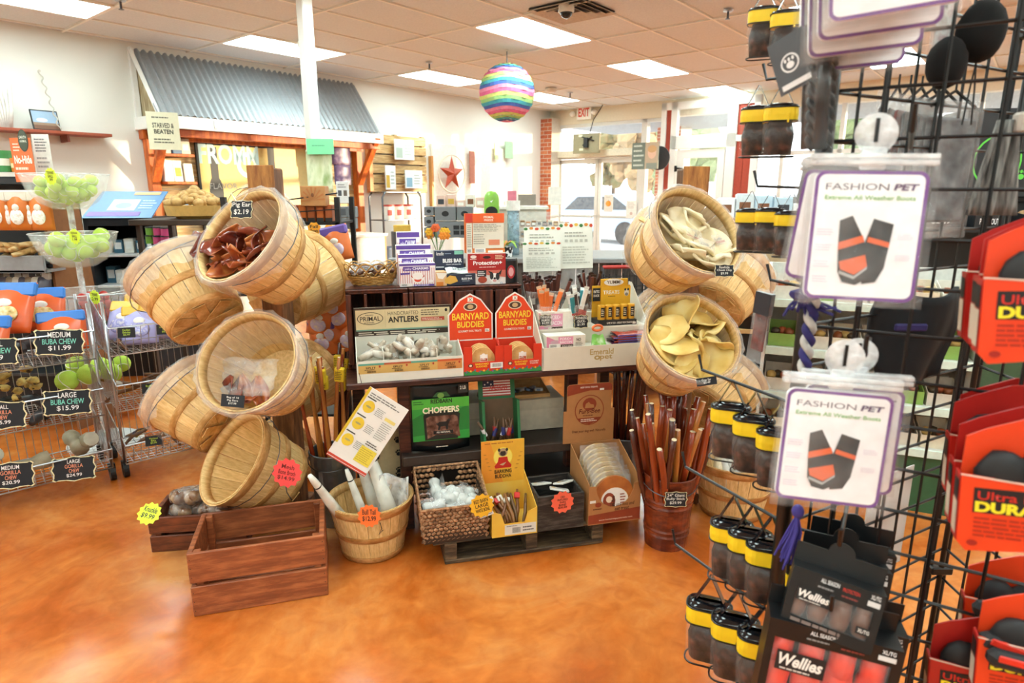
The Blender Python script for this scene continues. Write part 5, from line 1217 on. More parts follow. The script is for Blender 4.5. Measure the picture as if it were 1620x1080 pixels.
# ---------------------------------------------------------------- zip pouches on the side panel
VINYL = C('#14151a', .12, var=.3); YZIP = C('#f3d01e', .45, var=.08); CLR2 = FILM('#e8e6e2', .07, .08, 'pouch')
def pouch(p, s, label, group, content='#4a2a20', yaw=0):
    """p = top of the strap"""
    t = thing('boot_pouch', label, 'pouch', TV(p) @ RZ(yaw) @ SC(s, s, s), group)
    W_, D_, H_ = .06, .035, .092
    def rr(w, d, z, r=.014, n=4):
        P = []
        for cx, cy, a0 in ((w / 2 - r, d / 2 - r, 0), (-w / 2 + r, d / 2 - r, 90), (-w / 2 + r, -d / 2 + r, 180), (w / 2 - r, -d / 2 + r, 270)):
            for k in range(n + 1):
                a = math.radians(a0 + 90 * k / n); P.append((cx + r * math.cos(a), cy + r * math.sin(a), z))
        return P
    def loft(secs, cap=(1, 1)):
        m = MB(); n = len(secs[0]); vs = [v for s_ in secs for v in s_]; fs = []
        for i in range(len(secs) - 1):
            for k in range(n): fs.append((i * n + k, i * n + (k + 1) % n, (i + 1) * n + (k + 1) % n, (i + 1) * n + k))
        if cap[0]: fs.append(tuple(range(n - 1, -1, -1)))
        if cap[1]: fs.append(tuple((len(secs) - 1) * n + k for k in range(n)))
        return m.add(vs, fs)
    zt = -.045
    ob('clear_body', loft([rr(W_ * .97, D_ * .95, zt - H_), rr(W_, D_, zt - H_ * .5), rr(W_, D_, zt - .024)], (1, 0)), CLR2, t, smooth=True)
    ob('boots', loft([rr(W_ * .8, D_ * .74, zt - H_ + .004), rr(W_ * .9, D_ * .8, zt - H_ * .55), rr(W_ * .7, D_ * .7, zt - .026)]), MOTTLE([content, '#191210', '#6b4438'], 50, .35, .5, 4, 'boot_rubber'), t, smooth=True)
    ob('zip_band', loft([rr(W_ * 1.03, D_ * 1.05, zt - .026), rr(W_ * 1.06, D_ * 1.08, zt - .014), rr(W_ * 1.03, D_ * 1.05, zt - .002)]), YZIP, t, smooth=False)
    ob('vinyl_lid', loft([rr(W_ * 1.03, D_ * 1.05, zt - .002), rr(W_ * 1.0, D_ * 1.0, zt + .003), rr(W_ * .6, D_ * .6, zt + .007)]), VINYL, t, smooth=True)
    for z in (zt - .001, zt - .026): ob('piping', MB().tube(rr(W_ * 1.05, D_ * 1.07, z), .0012, 5, closed=True), BLKM, t)
    ob('bottom_piping', MB().tube(rr(W_ * .98, D_ * .96, zt - H_), .0014, 5, closed=True), BLKM, t)
    for sx in (-1, 1): ob('strap', MB().sheet(lambda u, v: Vector((sx * (.001 + .02 * v), (u - .5) * .014, zt * v + .004 * v)), 1, 4, .0012), VINYL, t)
    ob('zip_pull', MB().bbox(W_ * .2, -D_ * .58, zt - .03, W_ * .26, -D_ * .55, zt - .012, .001), YZIP, t)
ROWS = [(.18, [(1213, -22), (1250, -18)], 1.0, 'top'), (.17, [(1202, 135), (1240, 130)], 1.05, 'row2'), (.17, [(1190, 302), (1222, 300), (1254, 304)], .95, 'row3'),
        (.045, [(1160, 602), (1197, 620), (1236, 640)], 1.25, 'row4'), (.015, [(1162, 786), (1192, 800), (1222, 818)], 1.35, 'row5'), (-.0, [(1126, 912), (1168, 935), (1212, 958)], 1.5, 'row6')]
LBL = ['black vinyl pouch with yellow zip band hanging at the very top of the rack', 'yellow banded boot pouch beside the black leashes', 'small yellow banded boot pouch above the rawhide packet', 'yellow banded pouch of brown boots beside the bully stick bucket', 'yellow banded pouch of brown boots beside the rolls basket', 'large yellow banded pouch of brown boots on the lowest hook']
for ri, (s0, spots, sc, nm) in enumerate(ROWS):
    base = RP + dA * s0
    zs = []
    for (u, v) in spots:
        r = ray(u, v); k = r.x / r.y
        # point on the hook line with this bearing
        s = (k * base.y - base.x) / (nA.x - k * nA.y); q = base + nA * s; P = PY(u, v, q.y); zs.append(P.z)
        pouch(P, sc, LBL[ri], 'yellow banded pouches, ' + ('top row', 'second row', 'third row', 'fourth row', 'fifth row', 'bottom row')[ri], ('#23232a' if ri < 3 else '#4a2a20'), -22)
    hook(base, nA, .27, sum(zs) / len(zs) + .0, 'black hook holding yellow banded boot pouches')
# dark red jerky packet on its own hook
P = PY(1212, 452, 1.3); hook(P + Vector((.1, -.13, 0)) - Vector((0, 0, P.z)), Vector((-.5, .87, 0)).normalized(), .17, P.z, 'black hook holding the dark red jerky packet')
t = thing('jerky_packet', 'narrow clear packet of dark red jerky hanging from a hook', 'packet', TV(PY(1212, 460, 1.3)) @ RZ(-60) @ RY(5))
ob('jerky', MB().bbox(-.016, -.003, -.13, .016, .003, -.005, .002), MOTTLE(['#2a0c0c', '#5a1a18', '#7d2d26'], 40, .2, .3), t); ob('sleeve', MB().bbox(-.02, -.006, -.155, .02, .006, .002, .002), WRAP, t); ob('header', MB().box(-.0195, -.0065, -.05, .0195, .0065, -.004), C('#262b34', .3), t)

# ---------------------------------------------------------------- boot bags with printed cards
PURP = '#6a2d86'
def rrect(x0, z0, x1, z1, r, n=5):
    P = []
    for cx, cz, a0 in ((x1 - r, z1 - r, 0), (x0 + r, z1 - r, 90), (x0 + r, z0 + r, 180), (x1 - r, z0 + r, 270)):
        for k in range(n + 1): a = math.radians(a0 + 90 * k / n); P.append((cx + r * math.cos(a), cz + r * math.sin(a)))
    return P
CARDW = C('#f0eff2', .45, var=.02)
def boot_bag(M, label, w=.145, h=.185, full=True, group=None, hanger=True):
    """bag hangs below local z=0, centred on x"""
    t = thing('boot_bag', label, 'packet', M, group)
    ob('insert_card', MB().prism(rrect(-w / 2 + .008, -h + .008, w / 2 - .008, -.022, .012), 0, .008), CARDW, t)
    sh = lambda y, k: (lambda u, v: Vector(((u - .5) * w, y + k * .003 * math.sin(9 * u + 4 * v), -h * v)))
    ob('clear_bag', MB().sheet(sh(-.008, 1), 8, 8, .0008).sheet(sh(.013, -1), 8, 8, .0008), FILM('#ffffff', .05, .06, 'bag_front'), t, smooth=True)
    ob('zip_strip', MB().bbox(-w / 2, -.004, -.014, w / 2, .01, -.008, .001).bbox(-w / 2, -.004, -.006, w / 2, .01, 0, .001), FILM('#ffffff', .4, .15, 'zip'), t)
    f = Face(t, T(0, -.0005, 0)); W_, z0, z1 = w / 2 - .008, -h + .008, -.022; hh = z1 - z0
    f.poly(rrect(-W_, z0, W_, z1, .012), PURP).poly(rrect(-W_ + .0045, z0 + .0045, W_ - .0045, z1 - .0045, .009), '#f1f0f3')
    if full:
        X = lambda q: -W_ + 2 * W_ * q
        Z = lambda q: z0 + hh * q
        f.text('FASHION', X(.1), Z(.855), X(.66), Z(.905), '#5a5060').text('PET', X(.7), Z(.855), X(.92), Z(.905), '#4a2458', .04, .15).text('Extreme All Weather Boots', X(.1), Z(.78), X(.9), Z(.815), '#6fb04a', .015)
        K, O = '#25282a', '#e0612c'
        f.poly([(X(.26), Z(.62)), (X(.37), Z(.66)), (X(.5), Z(.47)), (X(.58), Z(.18)), (X(.46), Z(.12)), (X(.34), Z(.14)), (X(.29), Z(.22)), (X(.27), Z(.42))], K).poly([(X(.56), Z(.64)), (X(.74), Z(.6)), (X(.72), Z(.42)), (X(.7), Z(.26)), (X(.64), Z(.15)), (X(.52), Z(.13)), (X(.47), Z(.3)), (X(.51), Z(.47))], '#202325')
        f.poly([(X(.27), Z(.45)), (X(.48), Z(.51)), (X(.5), Z(.46)), (X(.27), Z(.39))], O).poly([(X(.53), Z(.5)), (X(.72), Z(.46)), (X(.72), Z(.42)), (X(.52), Z(.46))], O).poly([(X(.29), Z(.3)), (X(.52), Z(.36)), (X(.55), Z(.27)), (X(.44), Z(.2)), (X(.31), Z(.24))], O).poly([(X(.3), Z(.23)), (X(.44), Z(.19)), (X(.55), Z(.27)), (X(.55), Z(.25)), (X(.44), Z(.165)), (X(.3), Z(.205))], '#a9abaa')
        for q in (.5, .38, .25, .13): f.greek(X(.06), Z(q), X(.22), Z(q + .06), 3, '#c9b6cc', .3, int(q * 100))
        for q in (.48, .32): f.greek(X(.78), Z(q), X(.94), Z(q + .05), 3, '#c9b6cc', .3, int(q * 90))
    f.done()
    if not full: ob('boots', MB().sph((-w * .16, .022, -h * .62), (w * .2, .013, h * .3), 10, 7, 0, .1).sph((w * .18, .022, -h * .6), (w * .18, .012, h * .28), 10, 7, 0, .1), MOTTLE(['#17181a', '#2c2d30', '#c8502a'], 30, .6, .3, 4, 'boot_cloth', None, .3, .85), t, smooth=True)
    if hanger:
        ob('hang_hook', MB().prism([(math.cos(a * PI / 12) * .026, .026 + math.sin(a * PI / 12) * .026) for a in range(24)], .003, .006).bbox(-.016, .002, -.02, .016, .007, .01, .003), FILM('#eef0f2', .55, .3, 'hook_plastic'), t)
        ob('hook_slot', MB().box(-.0022, .0015, .015, .0022, .0075, .045), BLKM, t)
def hang(u, v, Y): return TV(PY(u, v, Y))
boot_bag(hang(1384, 243, .86) @ RZ(-14) @ RX(-4) @ RY(1), 'front boot bag with purple bordered card under the white round hook', .152, .2)
for i, (u, Y, a) in enumerate(((1348, .93, -38), (1338, .97, -55), (1322, 1.0, -62))): boot_bag(hang(u, 247 + 3 * i, Y) @ RZ(a) @ RY(6 - 3 * i), 'boot bag tilted sideways behind the front purple bordered bag', .13, .19, False, 'tilted boot bags', False)
boot_bag(hang(1334, 596, .85) @ RZ(-12) @ RX(-3) @ RY(2), 'lower boot bag with black and orange boots printed on its card', .155, .196)
for i, (u, v, Y) in enumerate(((1356, 590, .9),)): boot_bag(hang(u, v, Y) @ RZ(-16) @ RY(0), 'boot bag directly behind the lower black and orange one', .15, .196, True, None, True)
for i in range(4):
    P = PY(1382, 20, .88); M = TV(Vector((P.x + .01 * i - .01, .84 + .05 * i, 1.82))) @ RZ(-22 + 5 * i) @ RX(2) @ RY(-5)
    boot_bag(M, 'boot bag in the stack hanging above the white round hook', .16, .2 - .012 * (3 - i), False, 'stack of boot bags overhead', False)
hook(RP + dB * .1, nB, .2, 1.82, 'black hook behind the overhead stack of boot bags')
hook(RP + dB * .12, nB, .19, PY(1384, 222, .86).z, 'black hook behind the front boot bag'); hook(RP + dB * .1, nB, .18, PY(1326, 575, .86).z, 'black hook behind the lower boot bag')
# ---------------------------------------------------------------- boot cartons with windows
def wellie_box(M, label, w, h, d, col, group=None, red=True):
    t = thing('boot_carton', label, 'box', M, group); K = C('#0e0f11', .35, var=.12)
    fr = .012
    m = MB().box(-w / 2, .0, -h, w / 2, .004, -h + .018).box(-w / 2, 0, -h + .018, -w / 2 + fr, .004, -.03).box(w / 2 - fr, 0, -h + .018, w / 2, .004, -.03).box(-w / 2, 0, -.03, w / 2, .004, 0)
    ob('front_panel', m, K, t); ob('back_panel', MB().box(-w / 2, d - .003, -h, w / 2, d, .03), K, t)
    for x in (-w / 2, w / 2 - .003): ob('side_panel', MB().box(x, .004, -h, x + .003, d - .003, -.002), K, t)
    ob('top_panel', MB().box(-w / 2, .004, -.003, w / 2, d - .003, 0), K, t); ob('bottom_panel', MB().box(-w / 2, .004, -h, w / 2, d - .003, -h + .003), K, t)
    ob('hang_tab', MB().prism([(math.cos(a * PI / 8) * .02, .03 + math.sin(a * PI / 8) * .018) for a in range(9)], d - .003, d), K, t)
    for i in range(4):
        x = -w * .36 + w * .24 * i
        ob('boot', MB().sph((x, d * .48, -h * .62), (w * .12, d * .44, h * .34), 12, 8).tube([(x, d * .42, -h * .6), (x, d * .42, -.02)], w * .1, 10), C(col, .35, var=.1), t, smooth=True)
    ob('window_film', MB().box(-w / 2 + fr, .0015, -h + .018, w / 2 - fr, .002, -.03), FILM('#ffffff', .04, .05, 'window'), t)
    f = Face(t); f.text('ALL SEASON', -w * .18, -.012, w * .02, -.005, '#dcdcdc', .02).greek(-w * .2, -.022, w * .02, -.016, 1, '#8a8a8a').text('PROTECTION', w * .06, -.014, w * .24, -.008, '#c8382c', .02).greek(w * .06, -.024, w * .28, -.018, 1, '#8a3a34').rect(w * .33, -.022, w * .46, -.014, '#dadada').text('XL/TG', w * .35, -.011, w * .45, -.004, '#e6e6e6', .02)
    f.rect(-w * .4, -h * .52, -w * .02, -h * .3, '#1a1a1c').text('Wellies', -w * .38, -h * .46, -w * .04, -h * .33, '#f0e9e2', .03, .25).greek(-w * .36, -h * .51, -w * .06, -h * .475, 1, '#d8d0c8').rect(w * .28, -h * .72, w * .44, -h * .6, '#1a1a1c').text('XL/TG', w * .3, -h * .69, w * .42, -h * .63, '#e9e2dc', .02).greek(-w * .4, -h + .008, w * .3, -h + .02, 1, '#7a6a64'); f.done()
for i, (u, v, Y, a, r) in enumerate(((1352, 868, .99, -18, 4), (1342, 893, .94, -18, 4), (1328, 918, .87, -24, 8))):
    wellie_box(hang(u, v, Y) @ RZ(a) @ RX(-6 - 4 * i) @ RY(r), ('black carton of brown dog boots at the back of its hook', 'black carton of brown dog boots in the middle of its hook', 'black carton of brown dog boots tilted forward on its hook')[i], .132, .095, .045, '#6d4634', red=False)
for i, (u, v, Y) in enumerate(((1338, 985, .92), (1322, 1003, .85))):
    wellie_box(hang(u, v, Y) @ RZ(-18) @ RX(-4) @ RY(5), ('black carton behind the red boot carton', 'black windowed carton of bright red dog boots')[i], .19, .16, .055, ('#4a3430', '#e8391c')[i])
hook(RP + dB * .1, nB, .2, .93, 'black hook through the brown boot cartons'); hook(RP + dB * .1, nB, .2, .82, 'black hook through the red boot carton')
# ---------------------------------------------------------------- red and orange boot boxes
OR = C('#e8431a', .4, var=.05); ORD = C('#b3201a', .42, var=.08)
def ultra_box(u, v, Y, label, i, group=None, sc=1.0):
    """u,v = front lower left corner"""
    M = TV(PY(u, v, Y)) @ RZ(-24) @ RY(-4) @ SC(sc, sc, sc); t = thing('boot_box', label, 'box', M, group); w, h, d = .15, .105, .03; mat = OR if i == 0 else ORD
    ob('front_panel', MB().prism([(.01, 0), (w * .5, .008), (w, .02), (w, h - .012), (w * .5, h - .008), (0, h), (0, .012)], 0, .003), mat, t)
    ob('back_panel', MB().prism([(0, .01), (w, .02), (w, h + .075), (w * .5, h + .07), (.03, h + .052), (.008, h + .04)], d, d + .003), mat, t)
    ob('side_panel', MB().box(-.001, .003, .012, .002, d, h - .004), ORD, t); ob('base', MB().box(.005, .003, .008, w, d, .014), ORD, t)
    ob('edge_strip', MB().tube([(-.001, 0, h - .001), (w * .5, -.001, h - .008), (w, -.001, h - .012)], .0012, 5), C('#d9b8a6', .5), t)
    for k in range(3): ob('boot', MB().sph((.045 + .04 * k, d * .5, h - .005), (.03, .014, .035), 10, 7, 0, .06), C('#17181a', .6, var=.3), t, smooth=True); 
    f = Face(t); f.rect(.014, h * .52, w, h * .84, '#15161a').text('Ultra Paws', .018, h * .69, .105, h * .8, '#c8281c', .015).text('DURABLE', .016, h * .53, .112, h * .67, '#f2e02c', .05).greek(.016, h * .2, .12, h * .48, 5, '#b02a14').ell(.016, h * .12, .006, .004, '#a01f14', 10); f.done()
    f = Face(t, T(-.0015, .0, 0) @ RZ(-90) @ T(-d, 0, 0)); f.rect(.004, .02, d - .004, h * .62, '#d8c8b4').rect(.006, h * .64, d - .004, h * .9, '#1a1a1e'); f.done()
for i, (u, v, Y) in enumerate(((1546, 575, .74), (1540, 563, .78), (1522, 548, .85))): ultra_box(u, v, Y, ('bright orange red boot box facing forward on the upper hook', 'dark red boot box second on the upper hook', 'dark red boot box last on the upper hook')[i], i)
for i, (u, v, Y) in enumerate(((1512, 868, .74), (1502, 840, .79), (1496, 790, .88), (1506, 772, .92))): ultra_box(u, v, Y, ('bright orange red boot box facing forward on the middle hook', 'red boot box second on the middle hook', 'red boot box third on the middle hook', 'red boot box last on the middle hook')[i], i)
for i, (u, v, Y) in enumerate(((1540, 1105, .8), (1520, 1030, .93))): ultra_box(u, v, Y, ('orange box of black and red boots on the lowest hook', 'orange box of black and red boots behind another on the lowest hook')[i], 0)
ultra_box(1465, 1130, .86, 'red topped boot box at the bottom of the rack', 1)
for i, (u, v, Y) in enumerate(((1575, 962, .86), (1590, 980, .83), (1585, 1020, .8), (1600, 1045, .77))):
    t = thing('dog_boot', 'folded black dog boot with red strap in the orange box', 'dog boot', hang(u, v, Y) @ RZ(-20) @ RY(rnd(-15, 15)), 'red strapped boots'); ob('boot', MB().bbox(-.03, -.012, -.014, .05, .012, .012, .008), C('#1b1c1f', .6, var=.3), t); ob('red_strap', MB().bbox(-.02, -.0135, .0, .052, -.01, .011, .003), C('#d9301e', .4), t)
# ---------------------------------------------------------------- leashes, rope toy, tassels
for i, (u0, u1, Y) in enumerate(((1292, 1283, .98), (1308, 1296, .97), (1320, 1306, 1.0), (1282, 1276, 1.0))):
    a, b_ = PY(u0, 40, Y), PY(u1, 236, Y); t = thing('dog_leash', ('black braided leash hanging in clear wrap', 'smooth black leash hanging in clear wrap')[i % 2], 'leash', TV(a), ('braided leashes', 'smooth leashes')[i % 2]); dv = b_ - a
    if i % 2: ob('strap', MB().tube([Vector((0, 0, 0)), dv * .5, dv], .0095, 8), BLACKGL, t, smooth=True)
    else:
        for s in (0, PI): ob('strand', MB().tube([dv * (k / 40) + Vector((math.cos(k * .75 + s) * .005, math.sin(k * .75 + s) * .005, 0)) for k in range(41)], .0052, 6), BLACK, t, smooth=True)
    ob('clear_wrap', MB().tube([Vector((0, 0, 0)), dv], .012, 8), FILM('#ffffff', .07, .05, 'leash_wrap'), t, smooth=True)
t = thing('leash_card', 'dark grey hang card with a white paw print', 'hang card', hang(1252, 98, 1.0) @ RZ(-50) @ RY(-22)); ob('card', MB().box(-.028, 0, -.04, .028, .001, .04), C('#4a4d52', .5), t)
f = Face(t); f.ell(-.002, .0, .014, .014, '#e9e9ea').ell(-.002, .0, .0115, .0115, '#4a4d52').ell(-.002, -.003, .006, .005, '#e9e9ea')
for k in range(3): f.ell(-.008 + .006 * k, .005, .002, .003, '#e9e9ea', 8)
f.rect(-.022, -.036, .022, -.028, '#e2e2e2'); f.done()
t = thing('rope_toy', 'twisted purple and white rope toy hanging beside the rack post', 'rope toy', TV(PY(1288, 462, 1.02))); e = PY(1270, 600, 1.02) - PY(1288, 462, 1.02)
for s, m in ((0, C('#2c2766', .8)), (PI, C('#bdb8b2', .8))): ob('strand', MB().tube([e * (k / 44) + Vector((math.cos(k * .5 + s) * .0055, math.sin(k * .5 + s) * .0055, 0)) for k in range(45)], .0066, 7), m, t, smooth=True)
ob('knot', MB().sph((-.012, 0, -.004), (.026, .016, .012), 12, 8, 0, .12), C('#2c2766', .8), t)
fr_ = MB()
for k in range(16): fr_.tube([(-.02, 0, -.004), (-.035 + .004 * k, .0 + rnd(-.008, .008), -.02 + rnd(-.012, .0)), (-.045 + .006 * k, rnd(-.008, .008), -.032 + rnd(-.012, .012))], .0025, 5)
o = ob('fringe', fr_, C('#35306e', .8), t); o['kind'] = 'stuff'
t = thing('purple_tassel', 'loose purple yarn tassel hanging below the lower boot bag', 'tassel', TV(PY(1262, 812, .96))); fr_ = MB()
for k in range(26): a = rnd(0, 6.28); q = rnd(.002, .012); fr_.tube([(0, 0, 0), (math.cos(a) * q, math.sin(a) * q, -.03), (math.cos(a) * q * 1.6 - .012, math.sin(a) * q * 1.6, -.08 + rnd(-.02, .02))], .0017, 5)
o = ob('yarn', fr_, C('#3d3484', .8), t); o['kind'] = 'stuff'; ob('knot', MB().sph((0, 0, .004), (.01, .01, .012), 10, 8), C('#3d3484', .8), t, smooth=True)
for i in range(3):
    t = thing('striped_leash', 'thin black cord with yellow stripe below the purple tassel', 'leash', TV(PY(1248 + 8 * i, 872, .98)), 'thin striped cords'); e = PY(1242 + 8 * i, 1010, .98) - PY(1248 + 8 * i, 872, .98)
    ob('cord', MB().tube([Vector((0, 0, 0)), e], .0032, 6), BLACK, t); ob('stripe', MB().tube([e * .25, e * .45], .0036, 6), YZIP, t)
# ---------------------------------------------------------------- goods hanging inside the triangle
for i, (u, v, s) in enumerate(((1552, 50, .05), (1497, 100, .042))):
    t = thing('ear_warmer', ('large round black plush cap hanging inside the rack', 'smaller round black plush cap hanging inside the rack')[i], 'cap', hang(u, v, 1.16)); ob('cap', MB().sph((0, 0, 0), (s * .75, s * .7, s), 14, 10, 0, .03), C('#060607', .95, var=.3), t, smooth=True)
    for k in (-1, 1): ob('drawstring', MB().tube([(0, 0, -s), (.004 * k, 0, -s * 1.8), (.008 * k, 0, -s * 3)], .0015, 5), BLACK, t)
for i in range(7):
    u = 1402 + 18 * i; t = thing('garment_bag', 'clear bag with grey dog coat on a card, hanging in a row', 'garment bag', hang(u, 148 + 2 * i, 1.42 - .03 * i) @ RZ(55 - 7 * i), 'bagged dog coats')
    ob('coat', MB().bbox(-.055, -.005, -.22, .055, .005, -.03, .004), MOTTLE(['#26272b', '#55575b', '#7d7f82'] if i != 2 else ['#2a2225', '#7a2622', '#3a3a40'], 30, .7, .3), t); ob('clear_bag', MB().bbox(-.065, -.009, -.25, .065, .009, 0, .003), WRAP, t); ob('hanger', MB().tube([(-.05, 0, -.01), (0, 0, .018), (.05, 0, -.01)], .003, 5).tube([(0, 0, .018), (0, 0, .04)], .002, 5), BLACK, t)
t = thing('red_packet', 'clear packet with red card hanging high inside the rack', 'packet', hang(1505, -20, 1.18) @ RZ(20)); ob('card', MB().box(-.022, 0, -.1, .022, .003, 0), MOTTLE(['#a82a26', '#d8d2cc', '#3a2a2a'], 30, .3, 0), t); ob('bag', MB().bbox(-.026, -.006, -.13, .026, .008, .01, .003), WRAP, t)
t = thing('grey_coat', 'grey streaked dog coat hanging at the end of the rack', 'dog coat', hang(1598, 190, 1.0)); ob('coat', MB().sheet(lambda u, v: Vector(((u - .6) * (.02 + .05 * v), .01 * math.sin(12 * u), -.14 * v)), 12, 8, .006), MOTTLE(['#2b2b2c', '#7a7874', '#b5b2ac'], 30, .8, .3, 4, 'fur', (6, 6, .6)), t, smooth=True); ob('trim', MB().bbox(.0, -.02, -.02, .03, .0, .01, .004), C('#c8bfb4', .6), t)
t = thing('black_harness', 'black mesh dog harness draped inside the rack', 'harness', hang(1462, 452, 1.16)); ob('mesh', MB().sheet(lambda u, v: Vector(((u - .5) * (.14 + .03 * math.sin(4 * v)), .02 * math.sin(7 * u + 2 * v), -.17 * v - .02 * math.sin(3 * u))), 12, 10, .008), C('#101114', .8, var=.35), t, smooth=True); ob('strap', MB().bbox(-.06, -.03, -.08, .0, -.022, -.066, .003), C('#2a2460', .7), t)
# =================================================================== WIRE CARTS AND SHELVES ON THE LEFT
CD, CM = Vector((.752, .659, 0)), Vector((-.659, .752, 0)); CYAW = math.degrees(math.atan2(CD.y, CD.x))
PA = Vector((-2.04, 3.0, 0))
TIERS = ((.81, .15), (.52, .15), (.205, .12))
def wire_cart(org, W_, label):
    t = thing('wire_cart', label, 'wire cart', TV(org) @ RZ(CYAW)); D_ = .42
    for k, (z, h) in enumerate(TIERS):
        zb = z - h; back = z + .1; out_ = -.06
        ob('tier_rim', MB().tube([(0, out_, z), (W_, out_, z), (W_, D_, back), (0, D_, back)], .0042, 6, closed=True).tube([(0, 0, zb), (W_, 0, zb), (W_, D_, zb), (0, D_, zb)], .0035, 6, closed=True), STEEL, t, smooth=True)
        m = MB(); n = int(W_ / .034)
        for i in range(n + 1):
            x = W_ * i / n; m.tube([(x, out_, z), (x, 0, zb), (x, D_, zb), (x, D_, back)], .0017, 4)
        for i in range(1, 11):
            y = D_ * i / 11; zz = z + .1 * (y - out_) / (D_ - out_)
            for x in (0, W_): m.tube([(x, y, zb), (x, y, zz)], .0017, 4)
            m.tube([(0, y, zb), (W_, y, zb)], .0015, 4)
        m.tube([(0, out_ * .5, (z + zb) / 2), (W_, out_ * .5, (z + zb) / 2)], .002, 4)
        o = ob('tier_wires', m, STEEL, t); o['kind'] = 'stuff'
    for x in (0, W_):
        for y in (.03, D_): ob('upright', MB().tube([(x, y, .08), (x, y, .93)], .007, 8), STEEL, t, smooth=True)
        for y in (.05, D_ - .05): ob('castor', MB().tube([(x - .012, y, .04), (x + .012, y, .04)], .04, 16).box(x - .016, y - .012, .05, x + .016, y + .012, .09), BLACK, t)
    return TV(org) @ RZ(CYAW)
CA = wire_cart(PA - CD * .95, .95, 'chrome wire cart of blue and orange bags and large chews'); CB = wire_cart(PA + CD * .06, .62, 'chrome wire cart of yellow and purple bags')
def on_cart(u, v, lift=.0, out_=.075): return plane_hit(u, v, PA - CM * out_, CM)
TEAL, CORAL = '#7fd6c4', '#f09a78'
for (u, v, wd, hg, lines, cols, lbl) in (
    (94, 541, .2, .13, ['MEDIUM', 'BUBA CHEW', '$11.99'], ['#ececec', TEAL, '#ececec'], 'black scalloped chalk sign reading Medium Buba Chew'),
    (107, 636, .2, .13, ['LARGE', 'BUBA CHEW', '$15.99'], ['#ececec', TEAL, '#ececec'], 'black scalloped chalk sign reading Large Buba Chew'),
    (117, 741, .185, .125, ['LARGE', 'GORILLA', 'CHEW', '$24.99'], ['#ececec', CORAL, CORAL, '#ececec'], 'black scalloped chalk sign reading Large Gorilla Chew'),
    (17, 752, .185, .13, ['MEDIUM', 'GORILLA', 'CHEW', '$20.99'], ['#ececec', CORAL, CORAL, '#ececec'], 'black scalloped chalk sign reading Medium Gorilla Chew'),
    (2, 657, .19, .13, ['SMALL', 'GORILLA', 'CHEW', '$15.99'], ['#ececec', CORAL, CORAL, '#ececec'], 'black scalloped chalk sign reading Small Gorilla Chew'),
    (-12, 556, .19, .13, ['SMALL', 'BUBA CHEW', '$8.99'], ['#ececec', TEAL, '#ececec'], 'black scalloped chalk sign reading Small Buba Chew')):
    chalk_tag(TV(on_cart(u, v)) @ RZ(CYAW - 14) @ RX(-8) @ RY(4), wd, hg, lines, lbl, 'sign', cols=cols)
for i, (u, v) in enumerate(((200, 526), (261, 521), (238, 614), (243, 697))):
    chalk_tag(TV(on_cart(u, v)) @ RZ(CYAW - 14) @ RX(-8) @ RY(3), .075, .05, [('Gullet', 'Lamb Horn', 'Buffalo', 'Venison')[i], ('Sticks', 'Chew', 'Horn', 'Bits')[i], ('$2.99', '$8.99', '$5.99', '$3.99')[i]], ('small black tag under the yellow bags of the far wire cart', 'small black tag by the blue packets of the far wire cart', 'small black tag on the middle tier of the far wire cart', 'small black tag on the lowest tier of the far wire cart')[i], cols=['#bcd84a'] * 3, plain=True)
# bags
def treat_bag(M, w, h, label, group, top, low, zipc, win=None, name='treat_bag'):
    t = thing(name, label, 'bag', M, group)
    fs = lambda s: (lambda u, v: Vector(((u - .5) * w, s * (.03 * math.sin(PI * u) * math.sin(PI * min(1, .15 + v * .85)) + .001), v * h)))
    ob('pouch', MB().sheet(fs(-1), 8, 8, .002).sheet(fs(1), 8, 8, .002), C(low, .3, var=.06), t, smooth=True)
    ob('top_band', MB().bbox(-w * .505, -.014, h * .72, w * .505, .014, h, .008), C(top, .3, var=.05), t)
    if win: ob('window', MB().sph((0, -.026, h * .34), (w * .3, .008, h * .2), 14, 8), MOTTLE(win, 40, .25, .2), t, smooth=True); ob('badge', MB().sph((0, -.026, h * .56), (w * .16, .006, h * .1), 12, 8), C('#e6e2d8', .4), t, smooth=True)
    return t
for i, (x, y, z, w, h, a) in enumerate(((.62, .22, .80, .26, .25, -10), (.78, .3, .78, .2, .22, 8), (.35, .3, .82, .26, .24, 5), (.84, .1, .70, .2, .2, 20), (.5, .08, .70, .26, .22, -5), (.2, .15, .7, .26, .24, 8))):
    treat_bag(CA @ T(x, y, z) @ RZ(a - CYAW + 12) @ RX(-25), w, h, 'blue topped orange treat bag with a clear window in the wire cart', 'blue and orange treat bags', '#2f78cc', '#e0602a', '#3a3a3a', ['#8a6a3a', '#d8b878', '#ece0c0'])
for i, (x, y, z, a) in enumerate(((.08, .2, .70, -15), (.2, .28, .72, 5), (.3, .3, .74, -8), (.16, .12, .68, 10), (.4, .25, .7, 12), (.33, .15, .68, -5))):
    treat_bag(CB @ T(x, y, z) @ RZ(a - CYAW + 10) @ RX(-28), .17, .21, 'yellow topped lavender treat bag in the far wire cart', 'yellow and lavender bags', '#e9b72c', '#a9a8da', '#333333', ['#d8d4ea', '#8a8ac8', '#f0ead8'])
for i, (x, a) in enumerate(((.5, 10), (.56, -10), (.47, 30))):
    treat_bag(CB @ T(x, .12, .67) @ RZ(a - CYAW) @ RX(-30), .12, .14, 'pale blue packet at the end of the far wire cart', 'pale blue packets', '#b8cfe6', '#9fbfe0', '#333333')
